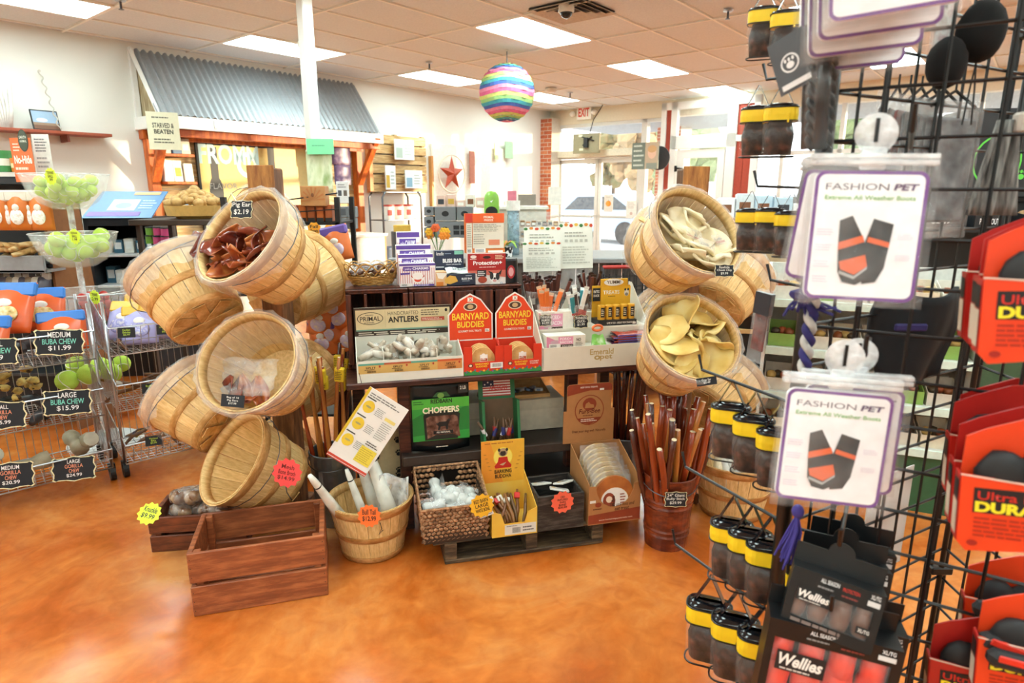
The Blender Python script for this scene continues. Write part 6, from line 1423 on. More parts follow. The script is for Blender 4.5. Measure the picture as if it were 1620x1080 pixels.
def chew(M, kind, label, cat, group, name):
    t = thing(name, label, cat, M, group)
    if kind == 'bone':
        ob('shaft', MB().tube([(0, 0, -.08), (0, 0, -.05), (0, 0, 0), (0, 0, .05), (0, 0, .08)], [.04, .042, .03, .042, .038], 12), MOTTLE(['#7d7462', '#aca286', '#cfc6ac'], 12, .5, .25), t, smooth=True); ob('cut_face', MB().lathe([(0, .082), (.036, .081), (.038, .078)], 12), C('#d8d2be', .5), t)
    elif kind == 'dark':
        ob('chew', MB().tube([(0, 0, -.1), (.02, 0, -.03), (.0, .01, .04), (.015, 0, .1)], [.014, .026, .024, .012], 10), MOTTLE(['#121214', '#26252a', '#3d3b40'], 14, .35, .3), t, smooth=True); ob('band', MB().lathe([(.027, -.012), (.027, .012)], 10), C('#33343a', .4), t)
    else:
        ob('stick', MB().tube([(0, 0, -.12), (.012, 0, -.04), (.0, .01, .04), (.01, 0, .12)], [.006, .011, .01, .006], 7), MOTTLE(['#3a2418', '#6d4526', '#a8742e'], 20, .4, .2), t, smooth=True); ob('label_band', MB().lathe([(.0125, -.02), (.0125, .015)], 8), C(('#d8a92e', '#3a3a5a', '#c9c3b4')[random.randrange(3)], .4), t)
for i in range(12): chew(CA @ T(rnd(.1, .9), rnd(.05, .36), .70 + rnd(0, .03)) @ RZ(rnd(0, 360)) @ RX(90 + rnd(-15, 15)), 'dark', 'black gnarled chew on the top tier under the bags', 'chew', 'black chews, top tier', 'buba_chew')
for i in range(14): chew(CA @ T(rnd(.1, .9), rnd(.05, .36), .41 + rnd(0, .03)) @ RZ(rnd(0, 360)) @ RX(90 + rnd(-15, 15)), 'dark', 'black gnarled chew on the middle wire tier', 'chew', 'black chews, middle tier', 'buba_chew')
for i in range(11): chew(CA @ T(rnd(.08, .88), rnd(.06, .34), .13 + rnd(0, .05)) @ RZ(rnd(0, 360)) @ RX(rnd(50, 110)), 'bone', 'pale sawn wood chew on the lowest wire tier', 'chew', 'pale wood chews', 'gorilla_chew')
for i in range(16): chew(CB @ T(rnd(.06, .56), rnd(.05, .36), .40 + rnd(0, .05)) @ RZ(rnd(-70, 70)) @ RX(90 + rnd(-15, 15)), 'stick', 'thin dark chew stick on the middle tier of the far cart', 'chew stick', 'thin sticks, middle tier', 'chew_stick')
for i in range(12): chew(CB @ T(rnd(.06, .56), rnd(.05, .36), .115 + rnd(0, .05)) @ RZ(rnd(-70, 70)) @ RX(90 + rnd(-25, 25)), 'stick', 'thin dark chew stick on the lowest tier of the far cart', 'chew stick', 'thin sticks, lowest tier', 'chew_stick')
for i in range(10): chew(CB @ T(rnd(.06, .56), rnd(.05, .3), .68 + rnd(0, .03)) @ RZ(rnd(-70, 70)) @ RX(90 + rnd(-25, 25)), 'stick', 'thin dark chew stick under the yellow bags', 'chew stick', 'thin sticks, top tier', 'chew_stick')
# yellow chunks and big tennis balls on the second tier
for i in range(26):
    t = thing('cheese_chew', 'knobbly yellow and brown chew chunk in the wire cart', 'chew', CA @ T(rnd(.4, .72), rnd(.12, .38), .50 + rnd(0, .09)) @ RZ(rnd(0, 360)) @ RX(rnd(0, 360)), 'yellow chew chunks'); ob('chunk', MB().sph((0, 0, 0), (.034, .018, .018), 7, 5, 0, .2), MOTTLE(['#4a3018', '#c9a850', '#e6d48a'], 25, .5, .3), t, smooth=True); ob('skin', MB().sph((.012, 0, .004), (.014, .017, .017), 6, 5, 0, .2), C('#4e331c', .5, var=.3), t, smooth=True)
FELT = MOTTLE(['#a9d63a', '#c4e858', '#d6f07a'], 40, .9, .3, 3, 'tennis_felt')
ball_me = {}
def tennis_ball(p, r, label, group):
    t = thing('tennis_ball', label, 'ball', TV(p) @ RZ(rnd(0, 360)) @ RX(rnd(0, 360)) @ SC(r, r, r), group)
    if not ball_me:
        ball_me['b'] = MB().sph((0, 0, 0), 1, 14, 10).mesh('felt', [FELT], True)
        P = []
        for k in range(32):
            a = 2 * PI * k / 32; q = Vector((math.cos(a), math.sin(a), .55 * math.sin(2 * a))).normalized() * .995; P.append(q)
        ball_me['s'] = MB().tube(P, .045, 5, closed=True).mesh('seam', [C('#eef0dc', .6)], True)
    link('felt', ball_me['b'], t); link('seam', ball_me['s'], t)
for (u, v, Y, r) in ((106, 602, 3.2, .055), (140, 592, 3.25, .055), (122, 578, 3.4, .055), (176, 590, 3.45, .055), (158, 578, 3.55, .05), (192, 575, 3.6, .05)): tennis_ball(PY(u, v, Y), r, 'oversized tennis ball between the two wire carts', 'oversized tennis balls')
# ---------------------------------------------------------------- clear bowl tower of tennis balls
bx, by = -2.43, 3.55
t = thing('bowl_tower', 'three tier clear acrylic bowl stand of tennis balls', 'display stand', T(bx, by, 0))
ob('stem', MB().tube([(0, 0, .04), (0, 0, 1.55)], .016, 12), FILM('#e8ecec', .35, .08, 'stem'), t, smooth=True)
ob('base', MB().lathe([(0, .04), (.16, .03), (.2, .01), (.2, 0), (0, 0)], 28), C('#d8dcdc', .3), t, smooth=True)
BOWL = FILM('#f2f6f6', .16, .05, 'bowl', .3)
bowls = ((1.55, .21), (1.235, .21), (.91, .21))
for z, r in bowls:
    ob('bowl', MB().lathe([(.02, -.19), (.08, -.185), (.14, -.15), (.185, -.08), (r, 0), (r - .004, 0), (.181, -.08), (.136, -.147), (.08, -.18), (.02, -.185)], 36, M=T(0, 0, z)), BOWL, t, smooth=True)
    ob('bowl_rim', MB().tube([(math.cos(k * PI / 20) * r, math.sin(k * PI / 20) * r, z) for k in range(40)], .0028, 5, closed=True), FILM('#ffffff', .5, .1, 'bowl_rim'), t, smooth=True)
for z, n, r, lab_, grp in ((1.55, 46, .031, 'small lime tennis ball in the top clear bowl', 'balls in the top bowl'), (1.235, 17, .042, 'squeaky lime tennis ball in the second clear bowl', 'balls in the second bowl')):
    for k in range(n):
        a = k * 2.4; lay = k / n; q = math.sqrt((k % (n // 2 + 1)) / (n // 2 + 1)) * (.13 if lay < .5 else .145); zz = z - .165 + r + q * q * 3.2 + (.045 if lay > .5 else 0) + rnd(0, .008)
        tennis_ball(Vector((bx + math.cos(a) * q, by + math.sin(a) * q, zz)), r, lab_, grp)
star_tag(facing(PY(80, 279, 3.33), -20, 0), .045, '#d8f03a', ['TENNIS', 'BALL', '.99'], 'lime starburst tag on the top clear bowl')
star_tag(facing(PY(118, 374, 3.33), -20, 0), .042, '#d8f03a', ['SQUEAK', 'BALL', '1.99'], 'lime starburst tag on the second clear bowl')
star_tag(facing(PY(150, 470, 3.33), -20, 0), .04, '#d8f03a', ['TENNIS', '2.99'], 'lime starburst tag on the lowest clear bowl')
for k in range(5):
    a = k * 1.3; t = thing('rubber_toy', 'red rubber toy in the lowest clear bowl', 'dog toy', T(bx + .06 + math.cos(a) * .06, by + math.sin(a) * .06, .78), 'red rubber toys'); ob('body', MB().sph((0, 0, 0), (.04, .04, .04), 12, 8).sph((0, 0, .055), (.032, .032, .032), 12, 8).sph((0, 0, .1), (.024, .024, .024), 12, 8), C('#b8322a', .4), t, smooth=True); ob('hole', MB().sph((0, -.03, .055), (.01, .008, .01), 8, 6), BLACK, t)
# ---------------------------------------------------------------- shelf display at the far left
sx, sy = -2.7, 3.75
t = thing('cardboard_gondola', 'brown sided shelf display of bagged treats at the wall side', 'shelf unit', T(sx - 1.0, sy, 0)); BRN = C('#8a5a34', .7)
ob('side_panel', MB().prism([(0, 0), (.3, 0), (.22, 1.5), (0, 1.5)], 0, .02, M=T(.98, 0, 0) @ RZ(75)), BRN, t); ob('back_panel', MB().box(0, .3, 0, .98, .32, 1.55), C('#1f2226', .6), t)
for z in (.35, .7, 1.02): ob('shelf', MB().bbox(0, .0, z, .98, .3, z + .02, .002), C('#2c2f33', .5), t)
ob('tray_lip', MB().bbox(-.02, -.1, 1.0, 1.0, -.08, 1.1, .003).box(-.02, -.1, 1.0, 1.0, .1, 1.015), C('#8f9092', .45), t); ob('top_shelf', MB().bbox(0, 0, 1.5, .98, .3, 1.53, .002), C('#1f2226', .5), t)
for i in range(7):
    u = 2 + 17 * i if i < 5 else -20 * (i - 4)
    treat_bag(TV(PY(u, 364, 3.62 + .02 * (i % 2))), .13, .22, 'white and orange No-Hide treat bag hanging above the chew tray', 'white and orange treat bags', '#e6dfd2', '#d8772a', '#333333', ['#e3d6bf', '#ffffff', '#c9b79a'])
for i in range(34):
    t = thing('rawhide_twist', 'tan rawhide twist heaped in the grey tray', 'chew', TV(PY(rnd(-40, 68), 402, 3.7)) @ T(0, rnd(-.05, .1), rnd(-.01, .06)) @ RZ(rnd(0, 360)) @ RX(90 + rnd(-20, 20)), 'tan rawhide twists'); ob('twist', MB().tube([(0, 0, -.05), (.01, 0, 0), (0, .006, .05)], [.012, .018, .011], 7), MOTTLE(['#9a6a36', '#cfa566', '#e6cf9a'], 25, .5, .3), t, smooth=True); ob('knot', MB().sph((0, 0, .05), .016, 7, 5), MOTTLE(['#9a6a36', '#cfa566', '#e6cf9a'], 25, .5, .3), t, smooth=True)
for i in range(9): treat_bag(TV(PY(-10 + 10 * i, 476, 3.72)) @ RX(-8), .1, .17, 'grey and brown pouch standing under the chew tray', 'grey and brown pouches', ('#3a3440', '#5a4a3a', '#b8b4ac')[i % 3], ('#8a7a64', '#c9c2b4', '#4a4652')[i % 3], '#333333')
t = thing('nohide_sign', 'orange No-Hide cardboard sign with an oval badge', 'sign', facing(PY(26, 288, 3.7), -6)); ob('card', MB().box(0, 0, 0, .125, .006, .24), C('#e0703c', .5, var=.04), t)
f = Face(t); f.text('No-Hide', .012, .1, .118, .145, '#f4ece2', .03).greek(.015, .165, .06, .215, 3, '#f4dcc8').greek(.012, .06, .11, .09, 1, '#f4dcc8').rect(.0, .02, .125, .05, '#d8642e').ell(.085, .225, .03, .06, '#3a4236').ell(.085, .225, .026, .054, '#4d5648').text('EARTH', .064, .235, .106, .25, '#dfe4d8', .01).text('ANIMAL', .064, .215, .106, .228, '#dfe4d8', .01); f.done()
t = thing('info_sheet', 'white printed information sheet beside the No-Hide sign', 'sheet', facing(PY(59, 275, 3.78), 8)); ob('paper', MB().box(0, 0, 0, .09, .003, .22), C('#dedfdc', .5), t); f = Face(t); f.greek(.012, .12, .08, .2, 5, '#77787a').greek(.012, .03, .08, .1, 3, '#9a9b9c'); f.done()
for i, (u, c1, c2) in enumerate(((8, '#3f8a4a', '#e6ead8'), (30, '#d8822a', '#e6d8a8'))):
    t = thing('treat_tub', ('green lidded treat tub on the top shelf', 'small orange treat tub on the top shelf')[i], 'tub', TV(PY(u, 272, 3.85))); s = 1 - .35 * i; ob('tub', MB().lathe([(0, 0), (.05 * s, 0), (.05 * s, .1 * s), (.046 * s, .115 * s), (0, .115 * s)], 20), C(c1, .4), t); ob('label_band', MB().lathe([(.0508 * s, .035 * s), (.0508 * s, .075 * s)], 20), C(c2, .5), t); ob('lid', MB().lathe([(.052 * s, .1 * s), (.052 * s, .12 * s), (0, .12 * s)], 20), C(c1, .35), t)
# wall shelf with keepsakes
a = PN(170, 213, 7.85); E1_ = a.dot(EX); z = a.z
t = thing('mounted_shelf', 'long red brown board shelf on the white wall', 'shelf', RMAT @ T(E1_ - 1.6, 7.72, z)); ob('board', MB().bbox(0, 0, -.03, 1.6, .27, 0, .004), C('#93452c', .5), t)
for x in (.3, 1.2): ob('bracket', MB().box(x, .05, -.1, x + .02, .27, -.03), C('#7a3a26', .5), t)
p = PN(74, 206, 7.82); t = thing('framed_photo', 'small black framed landscape photo leaning on the red shelf', 'picture', TV(Vector((p.x, p.y, z + .003))) @ RZ(math.degrees(ROOM_YAW) + 5) @ RX(-12)); ob('frame', MB().bbox(-.11, 0, 0, .13, .015, .2, .003), BLACK, t); f = Face(t); f.rect(-.1, .012, .12, .188, '#8fa6bd').rect(-.1, .012, .12, .075, '#8a705a').rect(-.1, .012, .12, .05, '#6d4a36').ell(-.02, .1, .05, .02, '#c3ccd4'); f.done()
t = thing('twisted_twig', 'long pale spiral twig leaning on the white wall', 'twig', TV(PN(95, 205, 7.78))); e = PN(62, 112, 7.92) - PN(95, 205, 7.78)
ob('twig', MB().tube([e * (k / 40) + Vector((math.cos(k * .9) * .012, math.sin(k * .9) * .012, 0)) for k in range(41)], .006, 6), C('#b9b4a8', .6), t, smooth=True); ob('tip', MB().sph(tuple(e), .012, 8, 6), C('#cfc9bd', .6), t)
t = thing('white_branches', 'white coral like branches standing on the red shelf', 'ornament', TV(PN(12, 204, 7.84)));
for k in range(6): ob('branch', MB().tube([(.06 * (k - 3) * .2, 0, 0), (.03 * (k - 3), .01, .18), (.05 * (k - 3), -.01, .3 + .05 * (k % 3)), (.065 * (k - 3), 0, .38 + .06 * (k % 2))], [.022, .018, .014, .006], 8), C('#e0dfd8', .6), t, smooth=True)
# black cooler with blue poster top
pf = PY(128, 345, 4.9); t = thing('display_cooler', 'low black display cooler with shelves and a blue poster top', 'cooler', T(pf.x, pf.y, 0) @ RZ(8)); w = .5; ztop = pf.z
ob('cabinet', MB().box(0, .02, 0, .03, .5, ztop).box(w - .03, .02, 0, w, .5, ztop).box(0, .46, 0, w, .5, ztop).box(0, .02, ztop - .06, w, .5, ztop).box(0, .02, 0, w, .5, .3), C('#17191d', .4), t)
for k in range(3): ob('wire_shelf', MB().bbox(.03, .03, ztop - .3 - .24 * k, w - .03, .45, ztop - .28 - .24 * k, .003), C('#c9cbcc', .4), t)
ob('poster_top', MB().add([(0, .0, ztop), (w, 0, ztop), (w, .4, ztop + .2), (0, .4, ztop + .2), (0, .02, ztop), (w, .02, ztop), (w, .42, ztop + .2), (0, .42, ztop + .2)], MB.BF), C('#1f6ea8', .4, var=.1), t)
f = Face(t, T(0, -.002, ztop) @ RX(-63.4)); f.rect(.02, .03, .4, .1, '#7a5fb0').rect(.14, .12, .34, .3, '#d8dde2').ell(.24, .2, .06, .05, '#8fa8b8').rect(.26, .38, .46, .43, '#d9a86a').greek(.36, .14, .48, .3, 4, '#bfe0ee'); f.done()
for k in range(3):
    for i in range(5):
        t2 = thing('cooler_carton', 'small white and blue carton inside the black cooler', 'carton', T(pf.x, pf.y, 0) @ RZ(8) @ T(.05 + .085 * i, .1 + rnd(0, .06), ztop - .279 - .24 * k), 'cartons in the cooler'); hh = rnd(.08, .15); cc = ('#c9ccd0', '#8fa0b0', '#e0dcd2', '#3f6a80', '#b8a8c0')[random.randrange(5)]
        ob('carton', MB().bbox(0, 0, 0, .07, .1, hh, .003), C(cc, .45), t2); ob('label_panel', MB().box(.01, -.001, hh * .3, .06, 0, hh * .8), C('#e8e8e4', .5), t2)
# =================================================================== BACKGROUND
RY_ = math.degrees(ROOM_YAW)
def wallN(u, v, n): return PN(u, v, n)
def boxthing(name, label, cat, M, w, d, h, colr, prints=None, group=None, rough=.5):
    t = thing(name, label, cat, M, group); ob('carton', MB().bbox(0, 0, 0, w, d, h, .003), colr if not isinstance(colr, str) else C(colr, rough), t)
    if prints:
        f = Face(t); prints(f, w, h); f.done()
    return t
# sign board and yellow posters under the awning
a, b_ = PN(316, 300, 7.93), PN(492, 218, 7.93); W_ = (b_ - a).dot(EX); Z0, Z1 = a.z, b_.z
t = thing('brand_board', 'black framed yellow board lettered Fromm under the shed roof', 'sign board', RMAT @ T(a.dot(EX), 7.93, 0)); ob('board', MB().bbox(0, 0, 1.0, W_, .03, PN(316, 215, 7.93).z, .004), C('#191a1c', .5), t); zt = PN(316, 215, 7.93).z
f = Face(t); YP = '#d8bd72'; f.rect(W_ * .02, 1.02, W_ * .58, zt - .1, YP).rect(W_ * .64, 1.02, W_ * .97, zt - .05, '#dcc88a').rect(W_ * .12, 1.1, W_ * .13, 1.6, YP)
f.ell(W_ * .13, 1.45, W_ * .055, .22, '#20242a').rect(W_ * .1, 1.6, W_ * .16, 2.0, '#20242a').ell(W_ * .4, 1.8, W_ * .09, .16, '#cfd9d2').ell(W_ * .4, 1.8, W_ * .055, .1, YP).text('FROMM', W_ * .02, zt - .32, W_ * .5, zt - .08, '#9fc3cf', .03).text('FLAVOR', W_ * .08, 1.5, W_ * .3, 1.57, '#8a8f92', .0).rect(W_ * .06, 1.02, W_ * .2, 1.18, '#20242a'); f.done()
# rescue notice hanging from the fascia
p = PN(237, 236, 7.35); t = thing('paper_notice', 'cream paper notice hanging from the corner of the shed roof', 'notice', TV(p) @ RZ(RY_ - 22)); ob('paper', MB().box(0, 0, 0, .3, .006, .38), C('#d9d8bc', .6, var=.03), t)
f = Face(t); f.greek(.05, .31, .25, .34, 1, '#6a6a5c').text('STARVED &', .05, .22, .25, .27, '#33352e', .02).text('BEATEN', .06, .16, .24, .205, '#33352e', .03).greek(.05, .06, .25, .12, 2, '#6a6a5c'); f.done()
# goods on narrow shelves inside the shed
SH = RMAT @ T(3.26, 7.74, 0)
t = thing('shed_shelves', 'two orange board shelves inside the shed on the left', 'shelf', SH)
for z in (1.12, 1.55, 1.86): ob('shelf', MB().bbox(0, 0, z, .34, .2, z + .03, .003), TIMB, t)
def rand_packs(M, n, w, d, hlo, hhi, cols, label, group, name='treat_pouch', cat='pouch', thin=True):
    for i in range(n):
        h = rnd(hlo, hhi); ww = w / n; t = thing(name, label, cat, M @ T(ww * i, rnd(0, d * .3), .0) @ RX(rnd(-6, 0)), group); c = cols[random.randrange(len(cols))]
        ob('pack', MB().bbox(.003, 0, 0, ww - .003, d * .6, h, .006), C(c, .4, var=.08), t); ob('label_panel', MB().box(ww * .2, -.002, h * .25, ww * .8, -.0005, h * .65), C(('#e9e6dc', '#33363c', '#c9a23a', '#7a4a2a')[random.randrange(4)], .5), t)
rand_packs(SH @ T(0, .03, 1.58), 3, .33, .15, .2, .26, ['#d9dcd8', '#c9cdd6', '#e3ddcf'], 'pale treat bag on a middle shelf of the shed', 'pale bags, shed shelf')
rand_packs(SH @ T(0, .03, 1.89), 3, .33, .15, .17, .2, ['#b9a88c', '#c8c2b4', '#4f6a8a'], 'tan or grey treat bag on the top shelf of the shed', 'bags on the top shed shelf')
rand_packs(SH @ T(0, .03, 1.15), 4, .33, .15, .2, .28, ['#dfe3dc', '#3f9a5a', '#e9e4d0', '#3f88b8'], 'white, green or blue bag on the low shed shelf', 'bags on the low shed shelf')
# long wall counter under the shed, with jars and tubs
t = thing('back_counter', 'pale wooden counter along the wall under the shed', 'counter', RMAT @ T(3.2, 7.1, 0)); ob('top', MB().bbox(0, 0, .86, 2.7, .6, .9, .005), C('#ded9cc', .5), t); ob('front', MB().box(.03, .04, 0, 2.67, .06, .86), C('#d6d2c6', .6), t); ob('side', MB().box(0, .04, 0, .03, .6, .86).box(2.67, .04, 0, 2.7, .6, .86), C('#a88558', .6), t)
t = thing('potato_basket', 'shallow basket heaped with tan round chews beyond the wire carts', 'basket', TV(PY(312, 345, 4.6))); ob('bowl', MB().lathe([(0, 0), (.13, 0), (.2, .09), (.205, .09), (.19, .02)], 24), C('#d3a75c', .6), t)
for k in range(34):
    a_ = k * 2.4; q = .17 * math.sqrt(k / 34); tt = thing('tan_chew', 'tan lumpy chew heaped in the shallow basket', 'chew', TV(PY(312, 345, 4.6)) @ T(math.cos(a_) * q, math.sin(a_) * q, .1 + .1 * (1 - q / .18)) @ RZ(rnd(0, 360)) @ RX(rnd(0, 90)), 'tan lumpy chews'); ob('chew', MB().sph((0, 0, 0), (.045, .03, .028), 8, 6, 0, .12), MOTTLE(['#9a6f3c', '#c9a263', '#dcc08a'], 20, .6, .3), tt, smooth=True); ob('end', MB().sph((.035, 0, 0), (.018, .022, .02), 6, 5), C('#b58a4a', .6), tt, smooth=True)
t = thing('potato_table', 'small dark display table under the tan chew basket', 'table', T(PY(312, 345, 4.6).x, 4.6, 0)); zz = PY(312, 345, 4.6).z; ob('top', MB().bbox(-.35, -.25, zz - .04, .35, .25, zz - .002, .004), C('#3a2c22', .5), t)
for x in (-.32, .29):
    for y in (-.22, .19): ob('leg', MB().box(x, y, 0, x + .03, y + .03, zz - .04), C('#3a2c22', .5), t)
for i, (u, v) in enumerate(((238, 372), (250, 372), (262, 373), (238, 385), (250, 386), (262, 386))):
    t = thing('pink_tub', 'pink and green lidded tub stacked on the low side shelf', 'tub', TV(PY(u, v, 4.9)), 'pink tubs'); ob('tub', MB().lathe([(0, 0), (.03, 0), (.03, .06), (0, .06)], 14), C(('#c8487a', '#6a9a3a')[i % 3 == 0], .4), t); ob('lid', MB().lathe([(.032, .055), (.032, .065), (0, .065)], 14), C('#33363a', .4), t)
t = thing('side_shelf', 'narrow white side shelf holding the pink tubs', 'shelf', TV(PY(226, 400, 4.85))); ob('board', MB().bbox(-.05, 0, -.08, .36, .3, .0, .003), C('#c9c9c2', .5), t); ob('stand', MB().box(-.02, .05, -PY(226, 400, 4.85).z, .33, .25, -.08), C('#3b3d42', .5), t)
# green sign and bag tied to the pole
p = PY(486, 244, pp.y - .12); t = thing('pole_sign', 'mint green paper sign taped to the white column', 'sign', TV(p)); s = pp.y / 1000; ob('paper', MB().box(0, 0, 0, 40 * s, .004, 22 * s), C('#7fd8a0', .6, var=.03), t); f = Face(t); f.greek(8 * s, 11 * s, 32 * s, 14 * s, 1, '#5aa87c'); f.done()
t = thing('pole_bag', 'pale green patterned bag hanging on the white column', 'bag', TV(PY(488, 305, pp.y - .1))); ob('bag', MB().sheet(lambda u, v: Vector((u * 38 * s, .03 * math.sin(PI * u), v * 61 * s)), 6, 8, .004), MOTTLE(['#b9c98a', '#dfe6c4', '#8aa860'], 12, .4, .2, 4, 'bag_print', (1, 1, .4)), t, smooth=True); ob('seal', MB().bbox(0, -.01, 59 * s, 38 * s, .04, 62 * s, .004), C('#d0d8b4', .5), t)
# purple bags on slats at the right of the shed
for i, (u, v, w, h) in enumerate(((526, 260, .3, .26), (530, 292, .27, .27))):
    t = thing('purple_bag', ('dark purple and white bag hanging high in the shed', 'dark purple bag hanging low in the shed')[i], 'bag', TV(PN(u, v, 7.6)) @ RZ(RY_)); ob('bag', MB().sheet(lambda a, b: Vector((a * w, -.03 * math.sin(PI * a), b * h)), 6, 6, .01), MOTTLE(['#2a1a3a', '#5a4468', '#b8a8b4'], 7, .4, 0), t, smooth=True); ob('header', MB().bbox(0, -.01, h, w, .01, h + .03, .003), C('#2f2040', .5), t)
# slatted pallet rack with white cards on the wall
a, b_ = PN(586, 303, 7.9), PN(672, 217, 7.9); W_ = (b_ - a).dot(EX); zt = b_.z; zb = PN(600, 305, 7.9).z
t = thing('pallet_rack', 'pale wooden pallet slat rack on the wall right of the shed', 'rack', RMAT @ T(a.dot(EX), 7.88, 0)); PAL = WOOD('#d2b482', '#b08d58', 5, (1, 9, 9), .6, .15, 'pallet_wood')
for k in range(6): zz = zb + (zt - zb) * k / 6; ob('slat', MB().bbox(0, 0, zz, W_, .025, zz + (zt - zb) / 6 * .86, .003), PAL, t)
for x in (0, W_ * .45, W_ - .06): ob('stud', MB().bbox(x, .03, zb, x + .06, .1, zt, .003), PAL, t)
ob('edge_board', MB().bbox(-.03, -.02, zb, .04, .0, zb + (zt - zb) * .62, .003), C('#c07a3c', .5), t)
for i, (u, v, w, h, c1, c2) in enumerate(((625, 252, .4, .3, '#e9ece8', '#9fb0a4'), (611, 300, .2, .36, '#dfe3e6', '#c9a23a'), (642, 298, .36, .28, '#dfe8ec', '#7fa8bf'))):
    t = thing('printed_card', ('large white printed card on the pallet rack', 'tall white card with a bird picture on the pallet rack', 'white and blue printed card on the pallet rack')[i], 'card', TV(PN(u, v, 7.78)) @ RZ(RY_)); ob('card', MB().bbox(0, 0, 0, w, .02, h, .003), C(c1, .5), t); f = Face(t); f.rect(w * .06, h * .08, w * .4, h * .6, c2).greek(w * .5, h * .2, w * .9, h * .8, 4, '#a9b4b0'); f.done()
t = thing('wire_trolley', 'steel wire trolley with white tubs and a blue bin', 'trolley', RMAT @ T(PN(607, 360, 7.35).dot(EX), 7.35, 0)); TW = .75; zt = PN(607, 303, 7.35).z
for x in (0, TW):
    for y in (0, .3): ob('upright', MB().tube([(x, y, .06), (x, y, zt - .08), (x + (.06 if x == 0 else -.06), y, zt)], .014, 8), DSTEEL, t, smooth=True)
for z in (.35, PN(607, 348, 7.35).z, zt): ob('shelf', MB().bbox(0, 0, z - .015, TW, .3, z, .003), DSTEEL, t)
for i in range(3):
    t = thing('white_tub', 'white tub with red band on the steel trolley', 'tub', RMAT @ T(PN(615 + 15 * i, 348, 7.45).dot(EX), 7.45, PN(607, 348, 7.35).z), 'red banded tubs'); ob('tub', MB().lathe([(0, 0), (.085, 0), (.09, .2), (0, .2)], 20), C('#e6e2dc', .4), t); ob('red_lid', MB().lathe([(.094, .19), (.094, .215), (0, .215)], 20), C('#b5403c', .4), t); ob('red_print', MB().lathe([(.0895, .06), (.0915, .14)], 8, a0=-2.4, a1=-1.6), C('#c8605a', .5), t)
t = boxthing('blue_bin', 'dark blue plastic bin on the lower trolley shelf', 'bin', RMAT @ T(PN(607, 360, 7.35).dot(EX) + .03, 7.36, .352), .66, .26, .3, '#27466a'); ob('rim', MB().box(-.01, -.01, .29, .67, .27, .31), C('#2f5480', .4), t)
# sun lit panel, red star and decorations on the wall by the corner
a = PN(690, 360, 7.9).dot(EX)
t = thing('display_backboard', 'white panel with wooden edge on the sunlit wall', 'panel', RMAT @ T(a, 7.94, 0)); ob('panel', MB().bbox(0, 0, .9, 1.9, .05, 2.25, .004), C('#e9e4d8', .6), t); ob('edge', MB().bbox(-.05, -.02, .9, 0, .05, 2.05, .004), C('#c48a4a', .5), t)
c_ = PN(715, 275, 7.82); t = thing('barn_star', 'red metal barn star leaning on the sunlit wall', 'ornament', TV(c_) @ RZ(RY_)); S = MB(); r1, r2 = .3, .115
for k in range(10):
    q = lambda j: ((r1 if j % 2 == 0 else r2) * math.sin(PI * j / 5), 0, (r1 if j % 2 == 0 else r2) * math.cos(PI * j / 5)); S.add([q(k), q(k + 1), (0, -.07, 0)], [(0, 1, 2)]); S.add([q(k), q(k + 1), (0, .01, 0)], [(2, 1, 0)])
ob('star', S, C('#a8452c', .5, .2), t); ob('ring', MB().tube([(math.cos(k * PI / 16) * .31, .0, math.sin(k * PI / 16) * .31) for k in range(32)], .012, 6, closed=True), C('#d8cdb8', .5), t)
for i, (u, v, w, h, c) in enumerate(((744, 290, .13, .55, '#b0705c'), (800, 250, .22, .3, '#a8c8a4'), (783, 252, .1, .3, '#c8cfa0'))): t = boxthing('plaque', ('narrow brown plaque on the sunlit wall', 'pale green plaque on the sunlit wall', 'yellow green plaque on the sunlit wall')[i], 'plaque', TV(PN(u, v, 7.88)) @ RZ(RY_), w, .02, h, c)
# ---------------------------------------------------------------- checkout counter with goods
t = thing('checkout_counter', 'dark checkout counter with a pale grey top behind the display', 'counter', T(-.98, 5.0, 0)); CT = .95
ob('top', MB().bbox(0, 0, CT - .04, 2.6, .75, CT, .006), C('#8a8c8c', .35), t)
for k in range(14): ob('front_board', MB().bbox(.02 + .184 * k, .04, 0, .02 + .184 * k + .178, .06, CT - .04, .003), WOOD('#5d5650', '#3a3531', 5, (9, 9, 1), .6), t)
ob('side', MB().box(0, .06, 0, .02, .72, CT - .04).box(2.58, .06, 0, 2.6, .72, CT - .04), C('#3a3531', .6), t)
GREY = C('#77797d', .55, var=.05)
def dots(kind):
    def fn(f, w, h):
        f.ell(w * (.5 if kind == 0 else .28), h * .5, min(w, h) * .26, min(w, h) * .2, '#15161a')
        if kind: 
            for q in range(4): f.rect(w * .5 + .06 * (q % 2), h * .2 + h * .32 * (q // 2), w * .5 + .06 * (q % 2) + .05, h * .2 + h * .32 * (q // 2) + h * .26, '#1a1b1f')
    return fn
for i, (u0, v1, u1, v0, k) in enumerate(((671, 341, 687, 327, 0), (671, 358, 687, 343, 0), (671, 376, 687, 360, 0), (688, 349, 722, 327, 0), (723, 349, 748, 327, 0), (688, 376, 748, 351, 1))):
    Y = 5.45; q0, q1 = PY(u0, v1, Y), PY(u1, v0, Y)
    boxthing('grey_carton', ('small grey carton, top of the short stack on the counter', 'small grey carton, middle of the short stack on the counter', 'small grey carton, bottom of the short stack on the counter', 'grey carton with one black oval on the upper row', 'grey carton with one black oval beside the orange pouch', 'wide grey carton with four black squares on the counter')[i], 'carton', TV(q0), q1.x - q0.x - .006, .2, q1.z - q0.z, GREY, dots(k))
